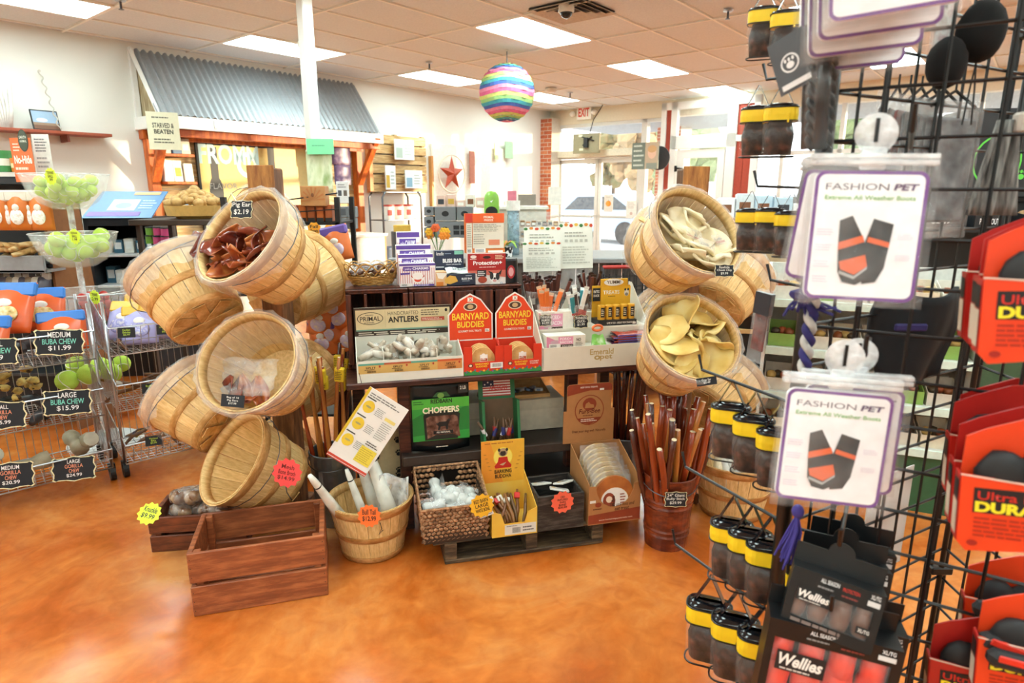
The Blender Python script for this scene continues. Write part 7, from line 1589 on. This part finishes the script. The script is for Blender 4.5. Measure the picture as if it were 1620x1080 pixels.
q0 = PY(778, 338, 5.3); t = thing('bag_dispenser', 'green domed bag dispenser with a black slot', 'dispenser', TV(q0)); ob('dome', MB().lathe([(.062, -.3), (.062, .12), (.055, .15), (.035, .175), (0, .185)], 24), C('#7cb43c', .35), t, smooth=True); f = Face(t, T(0, -.064, 0)); f.ell(.0, .02, .05, .04, '#121412').poly([(-.012, .1), (.0, .09), (.014, .112), (.004, .106)], '#e9efe2'); f.done()
rand_packs(TV(PY(690, 328, 5.5)) @ T(.0, 0, .0), 6, .5, .12, .06, .12, ['#c9b070', '#e6e0d4', '#7a4a2a', '#d8b8a8'], 'tiny tan box on top of the grey cartons', 'tiny boxes on the cartons')
q0 = PY(680, 395, 4.6); t = thing('flower_jar', 'small glass jar of orange paper flowers on the counter', 'flowers', TV(Vector((q0.x, 5.1, CT + .001)))); ob('jar', MB().lathe([(0, 0), (.04, 0), (.045, .1), (.035, .12)], 16), CLEAR, t, smooth=True)
for k in range(8):
    a = k * .9; p = Vector((math.cos(a) * .07, math.sin(a) * .05, .17 + .03 * (k % 3))); ob('stem', MB().tube([(0, 0, .02), tuple(p)], .003, 5), C('#4f7a3a', .6), t)
    m = MB()
    for j in range(6): m.sph((p.x + math.cos(j * PI / 3) * .02, p.y, p.z + math.sin(j * PI / 3) * .02), (.014, .006, .014), 6, 4)
    ob('flower', m.sph(tuple(p), .01, 6, 4), C(('#e8902a', '#e8b52c', '#d8602a')[k % 3], .6), t)
t = thing('dark_jar', 'grey canister with a yellow lid on the counter', 'canister', TV(Vector((PY(612, 390, 5.0).x + .1, 5.15, CT + .001)))); ob('can', MB().lathe([(0, 0), (.09, 0), (.09, .2), (0, .2)], 20), C('#4a4b4e', .4), t); ob('lid', MB().lathe([(.07, .2), (.07, .25), (0, .25)], 16), C('#d8b04a', .4), t)
q0 = PY(812, 372, 5.2); t = thing('glass_vase', 'tall pale blue glass cylinder vase on the counter', 'vase', TV(Vector((q0.x, 5.3, CT + .001)))); ob('vase', MB().lathe([(0, 0), (.05, 0), (.05, .36), (.046, .36), (.046, .01), (0, .01)], 20), FILM('#9fbccb', .5, .08, 'blue_glass'), t, smooth=True); ob('white_lid', MB().lathe([(.056, .36), (.056, .44), (0, .44)], 20), C('#e8e6e0', .5), t)
t = thing('green_plant', 'small trailing green plant in a checked pot', 'plant', TV(Vector((PY(808, 375, 5.1).x - .03, 5.12, CT + .001)))); ob('pot', MB().lathe([(0, 0), (.04, 0), (.05, .08), (0, .08)], 14), MOTTLE(['#1a1a1a', '#e8e8e8'], 40, .5, 0, 0, 'checked', None, .48, .52), t)
for k in range(14): ob('leaf', MB().sheet(lambda u, v: Vector((math.cos(k * .9) * .12 * v, math.sin(k * .9) * .1 * v, .09 + .05 * math.sin(PI * v * .9) - .03 * v)) + Vector((-math.sin(k * .9), math.cos(k * .9), 0)) * ((u - .5) * .03 * math.sin(PI * (.1 + .85 * v))), 2, 4, .002), C(('#7aa83a', '#9ac04e', '#c8742c')[k % 3], .5), t)
# acrylic case with rows of small packets, paper goods behind it
q0 = PY(812, 398, 5.3); t = thing('acrylic_case', 'clear tiered acrylic case of small packets on the counter', 'display case', TV(Vector((q0.x, 5.35, CT + .001)))); 
ob('case', MB().box(0, 0, 0, .5, .004, .26).box(0, .3, 0, .5, .304, .34).box(0, 0, 0, .004, .3, .3).box(.496, 0, 0, .5, .3, .3), CLEAR, t)
for k in range(3): ob('tier', MB().box(.004, .02 + .09 * k, .05 + .08 * k, .496, .1 + .09 * k, .056 + .08 * k), C('#a88a60', .5), t); rand_packs(TV(Vector((q0.x, 5.35, CT + .001))) @ T(.01, .03 + .09 * k, .058 + .08 * k), 10, .48, .06, .04, .06, ['#3a3634', '#8a6a4a', '#c9c0b0', '#5a6a70', '#b87a4a'], 'tiny packet on a tier of the acrylic case', 'packets in the acrylic case')
for i, (u, v, w, h, c) in enumerate(((820, 325, .16, .1, '#8f8478'), (868, 324, .12, .16, '#e9e4da'), (803, 325, .08, .13, '#d8788a'))): boxthing('counter_box', ('brown striped box at the back of the counter', 'cream box at the back of the counter', 'pink toy box at the back of the counter')[i], 'box', TV(PY(u, v, 5.9)), w, .1, h, c)
t = thing('back_shelf', 'white back shelf between counter and entrance', 'shelf', T(PY(795, 330, 5.88).x, 5.88, 0)); zz = PY(800, 326, 5.9).z; ob('top', MB().bbox(-.1, 0, zz - .03, .42, .4, zz - .001, .004), C('#e6e2d8', .5), t); ob('body', MB().box(-.08, .02, 0, .4, .38, zz - .03), C('#c9c2b2', .6), t)
# ---------------------------------------------------------------- black rack with orange goods left of the table
q = PY(470, 420, 3.35); t = thing('black_shelf', 'black metal shelf rack of orange packets behind the baskets', 'shelf unit', T(q.x - .35, 3.3, 0)); zt = PY(500, 318, 3.3).z
for x in (0, .58):
    for y in (0, .3): ob('upright', MB().box(x, y, 0, x + .025, y + .025, zt + .02), BLACK, t)
for z in (.25, .6, .92, zt - .12): ob('shelf', MB().bbox(0, 0, z, .6, .32, z + .015, .002), BLACK, t)
ob('wire_side', MB().tube([(0, 0, zt - .02), (.3, 0, zt + .0), (.6, 0, zt + .04)], .004, 5).tube([(0, 0, zt - .08), (.6, 0, zt - .04)], .003, 5), BLACK, t)
for i in range(12): t2 = thing('orange_packet', 'slim orange and dark packet in the black wire rack', 'packet', T(q.x - .32 + .045 * i, 3.32, zt - .104), 'orange packets'); ob('packet', MB().bbox(0, 0, 0, .036, .1, .085, .003), C(('#c96a2c', '#a8572a')[i % 2], .5), t2); ob('dark_band', MB().box(.0, -.001, .0, .036, -.0002, .02), C('#2a2626', .5), t2)
def rays(f, w, h):
    for k in range(9): a = PI * k / 8; f.poly([(w * .5, h * .3), (w * .5 + math.cos(a) * w * .48, h * .3 + math.sin(a) * h * .65), (w * .5 + math.cos(a + .16) * w * .48, h * .3 + math.sin(a + .16) * h * .65)], '#b5713c')
    f.ell(w * .5, h * .55, w * .06, h * .1, '#7a4a2a')
boxthing('kraft_box', 'kraft box with sunray print on top of the black rack', 'box', TV(PY(476, 326, 3.3)) @ RZ(-4), .13, .06, .1, '#b8824e', rays)
for i, (u, v) in enumerate(((497, 362), (521, 366))): star_tag(facing(PY(u, v, 3.15), 0, 0), .035, '#f2a52a', ['Fall', 'Treats'], ('orange paper pumpkin tag hung on the black rack', 'second orange paper pumpkin tag hung beside the striped bag')[i], n=8)
for i in range(7):
    u, v = ((540, 412), (520, 500), (545, 520), (505, 530), (530, 545), (550, 555), (515, 560))[i]
    treat_bag(TV(PY(u, v, 3.05 if i else 3.1)) @ RZ(-10) @ RY((-12, 25, -20, 10, -30, 15, -5)[i]), .14, .17, 'purple banded orange bag standing on the black rack' if i == 0 else 'purple and orange treat bag heaped behind the tall baskets', None if i == 0 else 'purple and orange bags', '#6a56a8', '#e0763a', '#333333', ['#ece6d8', '#c9b8dc', '#f0e0b8'])
boxthing('white_leaflet', 'white leaflet with two dog pictures on the black rack', 'leaflet', TV(PY(533, 322, 3.6)), .07, .01, .12, '#e3e4e2', lambda f, w, h: f.rect(w * .15, h * .35, w * .42, h * .6, '#4a4f55').rect(w * .58, h * .35, w * .85, h * .6, '#6a6258').greek(w * .15, h * .7, w * .85, h * .9, 2, '#888888'))
for i in range(4): boxthing('silver_tin', 'small silver printed tin behind the black rack', 'tin', TV(PY(536 + 14 * (i % 2), 362 - 18 * (i // 2), 3.7)), .05, .05, .062, '#8a9094', lambda f, w, h: f.rect(w * .15, h * .2, w * .85, h * .8, '#5a6066'), 'silver tins')
# ---------------------------------------------------------------- entrance details
lan = PE(802, 147, 6.0); t = thing('paper_lantern', 'round fuzzy rainbow striped lantern hanging from the ceiling', 'lantern', TV(lan)); R = .32
cols = ['#dc6a94', '#e58aa8', '#4a66ae', '#4aa6b4', '#9fcf86', '#d3d97e']
mm = MB(); nb = 26
for i in range(nb):
    t0, t1 = -PI / 2 + PI * i / nb, -PI / 2 + PI * (i + 1) / nb
    for k in range(40):
        vs = []
        for (tt, kk) in ((t0, k), (t0, k + 1), (t1, k + 1), (t1, k)):
            a = 2 * PI * kk / 40; w_ = .05 * math.sin(3 * a) * math.cos(tt); q = R * (1 + .012 * math.sin(kk * 5 + i * 3)); vs.append((math.cos(tt + w_) * math.cos(a) * q, math.cos(tt + w_) * math.sin(a) * q, math.sin(tt + w_) * q))
        mm.add(vs, [(0, 1, 2, 3)], i % 6)
ob('shade', mm, [C(c, .9, var=.12) for c in cols], t); ob('cord', MB().tube([(0, 0, R), (0, 0, CEIL - lan.z)], .006, 5), DSTEEL, t)
ob('hook', MB().bbox(-.02, -.02, CEIL - lan.z - .02, .02, .02, CEIL - lan.z - .004, .003), C('#d8d2c4', .5), t)
ex = PE(912, 188, 10.9); t = thing('exit_sign', 'white exit sign with red letters above the entrance', 'exit sign', DW @ T(EW(PE(913, 190, 10.9).dot(NX)), -.12, 0)); z0, z1 = PE(912, 190, 10.9).z, PE(912, 168, 10.9).z
ob('case', MB().bbox(0, 0, z0, .33, .08, z1, .006), C('#f0ebe2', .4), t); f = Face(t); f.text('EXIT', .04, z0 + .05, .29, z1 - .05, '#d8402c', .03); f.done()
for x in (-.12, .38): ob('emergency_lamp', MB().sph((x, .03, z0 + .12), (.06, .06, .05), 12, 8), C('#f0ebe2', .4), t, smooth=True)
p = PE(906, 243, 10.6); t = thing('monitor', 'flat monitor seen from behind on its bracket at the transom', 'monitor', TV(p) @ RZ(RY_ - 90 + 8)); ob('back_case', MB().bbox(0, 0, 0, .55, .05, .36, .008), C('#8a8264', .5), t); ob('bracket', MB().box(.25, -.06, .1, .33, 0, .28).tube([(.2, -.03, .3), (.45, -.02, .22)], .012, 6).tube([(.22, -.03, .14), (.4, -.02, .3)], .012, 6), BLACK, t); ob('cable', MB().tube([(.35, 0, .36), (.42, 0, .6), (.6, 0, .85)], .008, 5), BLACK, t)
ob('plate', MB().box(.12, -.004, .3, .2, 0, .34).box(.14, -.004, .05, .22, 0, .09), C('#e0d8b8', .5), t)
p = PE(999, 268, 10.2); t = thing('hanging_poster', 'grey green poster with lettering and a baby portrait by the door', 'poster', TV(p) @ RZ(RY_ - 90)); ob('board', MB().box(0, 0, 0, .5, .02, .44), C('#6d7a70', .6), t); f = Face(t); f.rect(.25, 0, .5, .44, '#b9a890').ell(.38, .27, .08, .1, '#dcb8a0').ell(.38, .33, .085, .06, '#c8a070').rect(.28, .0, .48, .1, '#8a948a')
for k in range(5): f.greek(.03, .04 + .08 * k, .23, .09 + .08 * k, 1, '#c9d2c8', .6, k)
f.done()
p = PE(955, 335, 10.98); t = thing('pumpkin_poster', 'small paper with an orange pumpkin on the glass door', 'poster', TV(p) @ RZ(RY_ - 90)); ob('paper', MB().box(0, 0, 0, .2, .004, .33), C('#d8d4cc', .6), t); f = Face(t); f.ell(.1, .16, .06, .055, '#e8862a').ell(.08, .16, .03, .054, '#f09a3a').rect(.095, .21, .105, .235, '#5a7a3a').greek(.04, .27, .16, .3, 1, '#aaa49a'); f.done()
p = PE(990, 345, 10.98); t = thing('door_notice', 'white paper notice on the glass door', 'notice', TV(p) @ RZ(RY_ - 90)); ob('paper', MB().box(0, 0, 0, .22, .004, .33), C('#e6e4de', .6), t); f = Face(t); f.greek(.03, .18, .19, .3, 4, '#b9b4aa').ell(.11, .09, .03, .03, '#c8b0a8'); f.done()
p = PE(1043, 250, 10.4); ob('black_disc', MB().lathe([(0, 0), (.2, 0), (.2, .02), (0, .02)], 28, M=RX(90)), C('#3a3a3c', .5), None, TV(p) @ RZ(RY_ - 90), label='dark round sign edge-on beside the hanging poster', cat='sign')
# black shopping cart beyond the right tree
q = PZ(1000, 480, .0); q = Vector((1.0, 4.35, 0)); t = thing('shopping_cart', 'small black shopping cart parked beyond the table', 'shopping cart', TV(q) @ RZ(10)); m = MB()
for k in range(9): m.tube([(-.2 + .05 * k, 0, .5), (-.22 + .055 * k, -.02, .85)], .004, 5).tube([(-.2 + .05 * k, .5, .5), (-.22 + .055 * k, .52, .85)], .004, 5)
for k in range(9): m.tube([(-.2, .0625 * k, .5), (-.22, .0625 * k, .85)], .004, 5).tube([(.2, .0625 * k, .5), (.22, .0625 * k, .85)], .004, 5)
for k in range(4): m.tube([(-.21, -.01, .5 + .11 * k), (.21, -.01, .5 + .11 * k), (.22, .51, .5 + .11 * k), (-.22, .51, .5 + .11 * k)], .005, 5, closed=True)
o = ob('wire_basket', m, BLACK, t); o['kind'] = 'stuff'; ob('chassis', MB().tube([(-.22, .52, .9), (-.2, .45, .5), (-.2, .5, .12), (-.2, 0, .15)], .011, 6).tube([(.22, .52, .9), (.2, .45, .5), (.2, .5, .12), (.2, 0, .15)], .011, 6), DSTEEL, t); ob('handle', MB().tube([(-.22, .52, .9), (.22, .52, .9)], .014, 8), C('#b5302a', .4), t); ob('lower_tray', MB().bbox(-.2, 0, .2, .2, .5, .23, .003), C('#23262b', .5), t)
for x in (-.2, .2):
    for y in (.02, .5): ob('wheel', MB().tube([(x - .012, y, .05), (x + .012, y, .05)], .05, 14), C('#5a5d62', .5), t)
# ---------------------------------------------------------------- white aisle shelf and goods behind the rack
q = PY(1222, 600, 2.95); AS = T(q.x - .05, 2.95, 0) @ RZ(-22)
t = thing('aisle_shelf', 'white aisle shelf with bins of small treats behind the rack', 'shelf unit', AS); WS = C('#d9d9d2', .5, var=.03)
for k, z in enumerate((.3, .5, .72, .95)): ob('shelf', MB().bbox(0, 0, z, .85, .4, z + .015, .002), WS, t); ob('price_rail', MB().bbox(0, -.012, z - .02, .85, 0, z + .018, .002), C('#cfe0d4', .5), t)
ob('end_panel', MB().box(-.015, .0, 0, 0, .4, 1.1), WS, t); ob('back_panel', MB().box(0, .38, 0, .85, .4, 1.1), C('#c8c8c2', .5), t); ob('kick', MB().box(0, .02, 0, .85, .04, .28), C('#2c5a3a', .5), t); ob('end_panel', MB().box(.85, 0, 0, .865, .4, 1.1), WS, t)
for k, z in enumerate((.315, .515, .735, .965)):
    for i in range(6):
        t2 = thing('shelf_bin', ('open carton of chews on the lowest board of the white aisle shelf', 'open carton of chews on the second board of the white aisle shelf', 'open carton of chews on the third board of the white aisle shelf', 'open carton of chews on the top board of the white aisle shelf')[k], 'carton', AS @ T(.01 + .137 * i, .03, z + .001), 'aisle shelf cartons, board %d' % (k + 1)); cc = ('#d9cbb2', '#dcd8cc', '#cfc4b4', '#d9cbb2', '#86a850')[(i * 3 + k * 2) % 5]
        tray(t2, .125, .16, .06, .1, C(cc, .5))
        for j in range(3): ob('chew', MB().sph((.03 + .03 * j, .06 + .02 * (j % 2), .06), (.024, .03, .02), 7, 5, 0, .15), C(('#8a4a22', '#c9a25a', '#4a3a26', '#b5562c')[(i + j + k) % 4], .5, var=.2), t2, smooth=True)
# low black platform
t = thing('black_platform', 'low black and pine platform beyond the right baskets', 'platform', TV(PY(1150, 520, 4.1)) @ RZ(-8)); zz = PY(1150, 520, 4.1).z; ob('deck', MB().bbox(-.2, 0, -.03, .7, .4, 0, .003), C('#c9a26a', .6), t); ob('legs', MB().box(-.15, .05, -zz, .65, .35, -.03), BLACK, t); ob('black_tub', MB().lathe([(0, .001), (.2, .001), (.24, .14), (.235, .14), (.19, .01)], 24, M=T(.2, .2, 0)), BLACK, t)
# tubs and boxes by the barn door
SHR = T(PY(1125, 345, 5.6).x, 5.6, 0) @ RZ(-12); zz = PY(1160, 345, 5.6).z
t = thing('side_counter', 'brown topped side counter in front of the barn door', 'counter', SHR); ob('top', MB().bbox(0, 0, zz - .05, 1.6, .4, zz, .004), C('#8a4a2c', .5), t); ob('body', MB().box(.02, .02, 0, 1.58, .38, zz - .05), C('#b8a07a', .6), t)
rand_packs(SHR @ T(.05, .05, zz + .001), 9, 1.4, .16, .12, .24, ['#4f9a86', '#d8b98a', '#cfd8dc', '#e6e8e8', '#b9cfdc', '#c98a4a'], 'teal, white or tan tub on the brown topped counter', 'goods on the side counter', 'treat_tub', 'tub')
0 and boxthing('paper_crown', 'folded cream paper crown behind the rawhide basket', 'paper bag', TV(PY(1100, 312, 3.6)), .1, .04, .08, '#e6d8a8')
# goods far right, behind the rack
q = PY(1512, 312, 4.6); t = thing('logo_bin', 'black display bin with a green ring logo behind the rack', 'display bin', TV(q) @ RZ(-8) @ SC(1.75, 1.75, 1.75)); ob('bin', MB().bbox(0, 0, 0, .34, .2, .34, .004), C('#24272b', .45), t)
f = Face(t); f.ell(.13, .14, .09, .1, '#5fd048').ell(.13, .14, .083, .093, '#24272b').text('R', .255, .16, .29, .22, '#e9ebea', .01).text('B', .1, .09, .16, .19, '#e9ebea', .01).ell(.225, .08, .012, .011, '#5fd048', 10)
for k in range(3): f.ell(.213 + .012 * k, .1, .005, .007, '#5fd048', 8)
f.done()
t = thing('bin_stand', 'black stand with open price boxes behind the rack', 'stand', TV(Vector((q.x - .35, q.y - .06, 0))) @ RZ(-8)); ob('table', MB().bbox(0, .16, q.z - .03, 1.3, .5, q.z - .001, .003), C('#2a2c30', .5), t); ob('column', MB().box(.1, .2, 0, 1.2, .44, q.z - .03).box(0, -.16, q.z - .23, 1.3, .2, q.z - .2), C('#1d1f22', .5), t)
for i in range(4):
    t2 = thing('price_box', 'black open box with a white chalk price behind the rack', 'box', TV(Vector((q.x - .31 + .3 * i, q.y - .2 - .042 * i, q.z - .198))) @ RZ(-8), 'black price boxes'); tray(t2, .22, .18, .085, .11, C('#1f2125', .5)); f = Face(t2); f.text(('$2.49', 'PIG SNOUT', '$3.99', '$1.99')[i], .03, .02, .15, .06, '#ececec', .02); f.done()
    for j in range(4): ob('treat', MB().sph((.04 + .045 * j, .09, .085), (.035, .05, .03), 7, 5, 0, .15), C('#a8835a', .6, var=.25), t2, smooth=True)
rand_packs(TV(Vector((q.x - .3, q.y - .42, .55))) @ RZ(-8), 8, 1.1, .16, .1, .2, ['#2f7a3e', '#8fb84a', '#d8c23a', '#4a3a2c'], 'green and yellow treat pack low behind the rack', 'green packs behind the rack')
t = thing('low_green_shelf', 'low shelf of green cartons behind the rack', 'shelf', TV(Vector((q.x - .35, q.y - .45, 0))) @ RZ(-8)); ob('board', MB().bbox(0, 0, .52, 1.3, .28, .549, .003), C('#3a6a44', .5), t); ob('body', MB().box(.02, .02, 0, 1.28, .26, .52), C('#3c5a40', .6), t)
q = PZ(1472, 706, 0.0); t = thing('green_post_base', 'round black floor base with a bright green post', 'stand', TV(q)); ob('base', MB().lathe([(0, .03), (.2, .025), (.22, .0), (0, 0)], 32), BLACK, t); ob('green_post', MB().bbox(-.03, -.01, .028, .03, .01, .62, .003), C('#63c85a', .5), t)
# paper sheet tied outside the far panel of the rack, read from behind
F = face_frame(RP, RQ); t = thing('rack_notice', 'white paper notice tied to the rack, seen from its back', 'notice', F @ T(.30, .02, 0)); z0, z1 = .62, .86
ob('paper', MB().box(0, 0, z0, .16, .002, z1), C('#dcdcd8', .6, var=.02), t); f = Face(t, T(0, .0026, 0) @ RZ(180) @ T(-.16, 0, 0)); f.text('PLEASE', .03, z1 - .07, .13, z1 - .045, '#55585a', .01).greek(.02, z0 + .1, .14, z1 - .1, 4, '#8a8c8c').ell(.08, z0 + .06, .025, .03, '#c89a94'); f.done()
# white aisle panel with green foot
t = thing('header_panel', 'white standing panel with a green foot in the aisle', 'panel', TV(PZ(1395, 640, 0)) @ RZ(-15)); ob('panel', MB().bbox(0, 0, .12, .3, .02, .62, .003), WHITE, t); ob('green_foot', MB().box(0, -.005, .08, .3, .03, .12), C('#2f9a4a', .5), t); ob('foot', MB().box(.05, -.08, 0, .25, .1, .08), BLACK, t)
# ---------------------------------------------------------------- ceiling fittings
c_ = PZ(905, 17, CEIL); t = thing('ceiling_vent', 'square louvred air diffuser set in the ceiling', 'vent', TV(Vector((c_.x, c_.y, CEIL - .004))) @ RZ(RY_))
for k in range(4):
    s0, s1 = .29 - .065 * k, .29 - .065 * k - .045; m = MB(); z0, z1 = -.012, .02
    for a in range(4): m.add([(-s0, -s0, z0), (s0, -s0, z0), (s1, -s1, z1), (-s1, -s1, z1), (-s0, -s0, z0 - .003), (s0, -s0, z0 - .003), (s1, -s1, z1 - .003), (-s1, -s1, z1 - .003)], MB.BF, 0, RZ(90 * a))
    ob('louvre', m, C('#cdbfae', .5), t)
ob('dark_backing', MB().box(-.28, -.28, .004, .28, .28, .01), C('#2a2624', .8), t)
for i, (u, v) in enumerate(((896, 8), (481, 66))): c_ = PZ(u, v, CEIL); t = thing('security_camera', ('small dome camera beside the ceiling vent', 'small dome camera on the lit panel by the white column')[i], 'camera', TV(Vector((c_.x, c_.y, CEIL - .004)))); ob('housing', MB().lathe([(.07, 0), (.07, -.05), (.06, -.06)], 20), C('#e0d8c8', .5), t, smooth=True); ob('dome', MB().sph((0, 0, -.055), (.055, .055, .05), 14, 10), BLACKGL, t, smooth=True)
for i, (u, v) in enumerate(((1152, 16), (679, 99), (902, 146), (190, 0))): c_ = PZ(u, v, CEIL); t = thing('sprinkler_head', 'small chrome sprinkler head under the ceiling', 'sprinkler', TV(Vector((c_.x, c_.y, CEIL - .001))), 'sprinkler heads'); ob('escutcheon', MB().lathe([(.045, 0), (.04, -.01), (.012, -.014)], 16), STEEL, t); ob('stem', MB().tube([(0, 0, -.01), (0, 0, -.07)], .01, 8), DSTEEL, t); ob('deflector', MB().lathe([(0, -.07), (.022, -.072), (.022, -.075), (0, -.075)], 12), DSTEEL, t)
c_ = PZ(872, 140, CEIL); t = thing('smoke_detector', 'round cream smoke detector under the ceiling', 'detector', TV(Vector((c_.x, c_.y, CEIL - .001)))); ob('body', MB().lathe([(.09, 0), (.09, -.03), (.06, -.055), (0, -.06)], 24), C('#d8d0bf', .5), t, smooth=True); ob('led', MB().sph((.05, 0, -.055), .006, 6, 4), C('#b5302a', .4), t)
# ---------------------------------------------------------------- outside
for i, (e, n, h, c) in enumerate(((26, 12, 4.5, ('#6f7d55', '#98a274')), (30, 16, 5.2, ('#8a7a58', '#b8946a')), (28, 6, 4.8, ('#4f6440', '#76834e')), (34, 20, 5.6, ('#5c6a44', '#8a6a3e')), (27, 1, 4.6, ('#66703c', '#a8823c')), (31, -6, 5.0, ('#55663f', '#7d8a4a')))):
    t = thing('parking_tree', ('round green tree across the parking lot', 'autumn brown tree across the parking lot', 'dark green tree behind the parked cars', 'tall tree far beyond the parked cars', 'golden green tree opposite the shop window', 'green tree opposite the far shop window')[i], 'tree', RMAT @ T(e, n, -.02)); ob('trunk', MB().tube([(0, 0, 0), (.05, 0, h * .4)], [.16, .1], 8), C('#5a4636', .8), t)
    m = MB()
    for k in range(60): a_ = rnd(0, 6.28); q_ = rnd(0, 1.5); m.sph((math.cos(a_) * q_, math.sin(a_) * q_, h * .62 + rnd(-1, 1) * math.sqrt(2.4 - q_ * q_)), rnd(.25, .5), 7, 5, 0, .25)
    ob('crown', m, MOTTLE([c[0], c[1]], 3, .9, .6), t)
for i, (e, n, c) in enumerate(((17.5, 10.5, '#a9c3dc'), (18.5, 5.5, '#c9d6e0'), (20, .5, '#8a9098'))):
    t = thing('parked_car', ('pale blue car parked outside the entrance', 'silver blue car parked beyond the porch pillar', 'grey car parked opposite the shop window')[i], 'car', RMAT @ T(e, n, -.02) @ RZ(85)); 
    prof = [(-2.1, .35), (2.1, .35), (2.15, .7), (1.9, .85), (1.1, .95), (.5, 1.42), (-.9, 1.45), (-1.6, 1.0), (-2.1, .9)]
    ob('body', MB().prism(prof, -.85, .85), C(c, .25), t); ob('glass', MB().prism([(1.0, .97), (.48, 1.36), (-.85, 1.38), (-1.45, 1.0)], -.86, .86), C('#2c333a', .1), t)
    for x in (-1.3, 1.3):
        for y in (-.8, .8): ob('wheel', MB().tube([(x, y - .1, .33), (x, y + .1, .33)], .33, 20), C('#1c1c1e', .6), t)
    for y in (-.6, .6): ob('lamp', MB().bbox(2.08, y - .15, .62, 2.17, y + .15, .76, .02), C('#e6e2d8', .2), t)
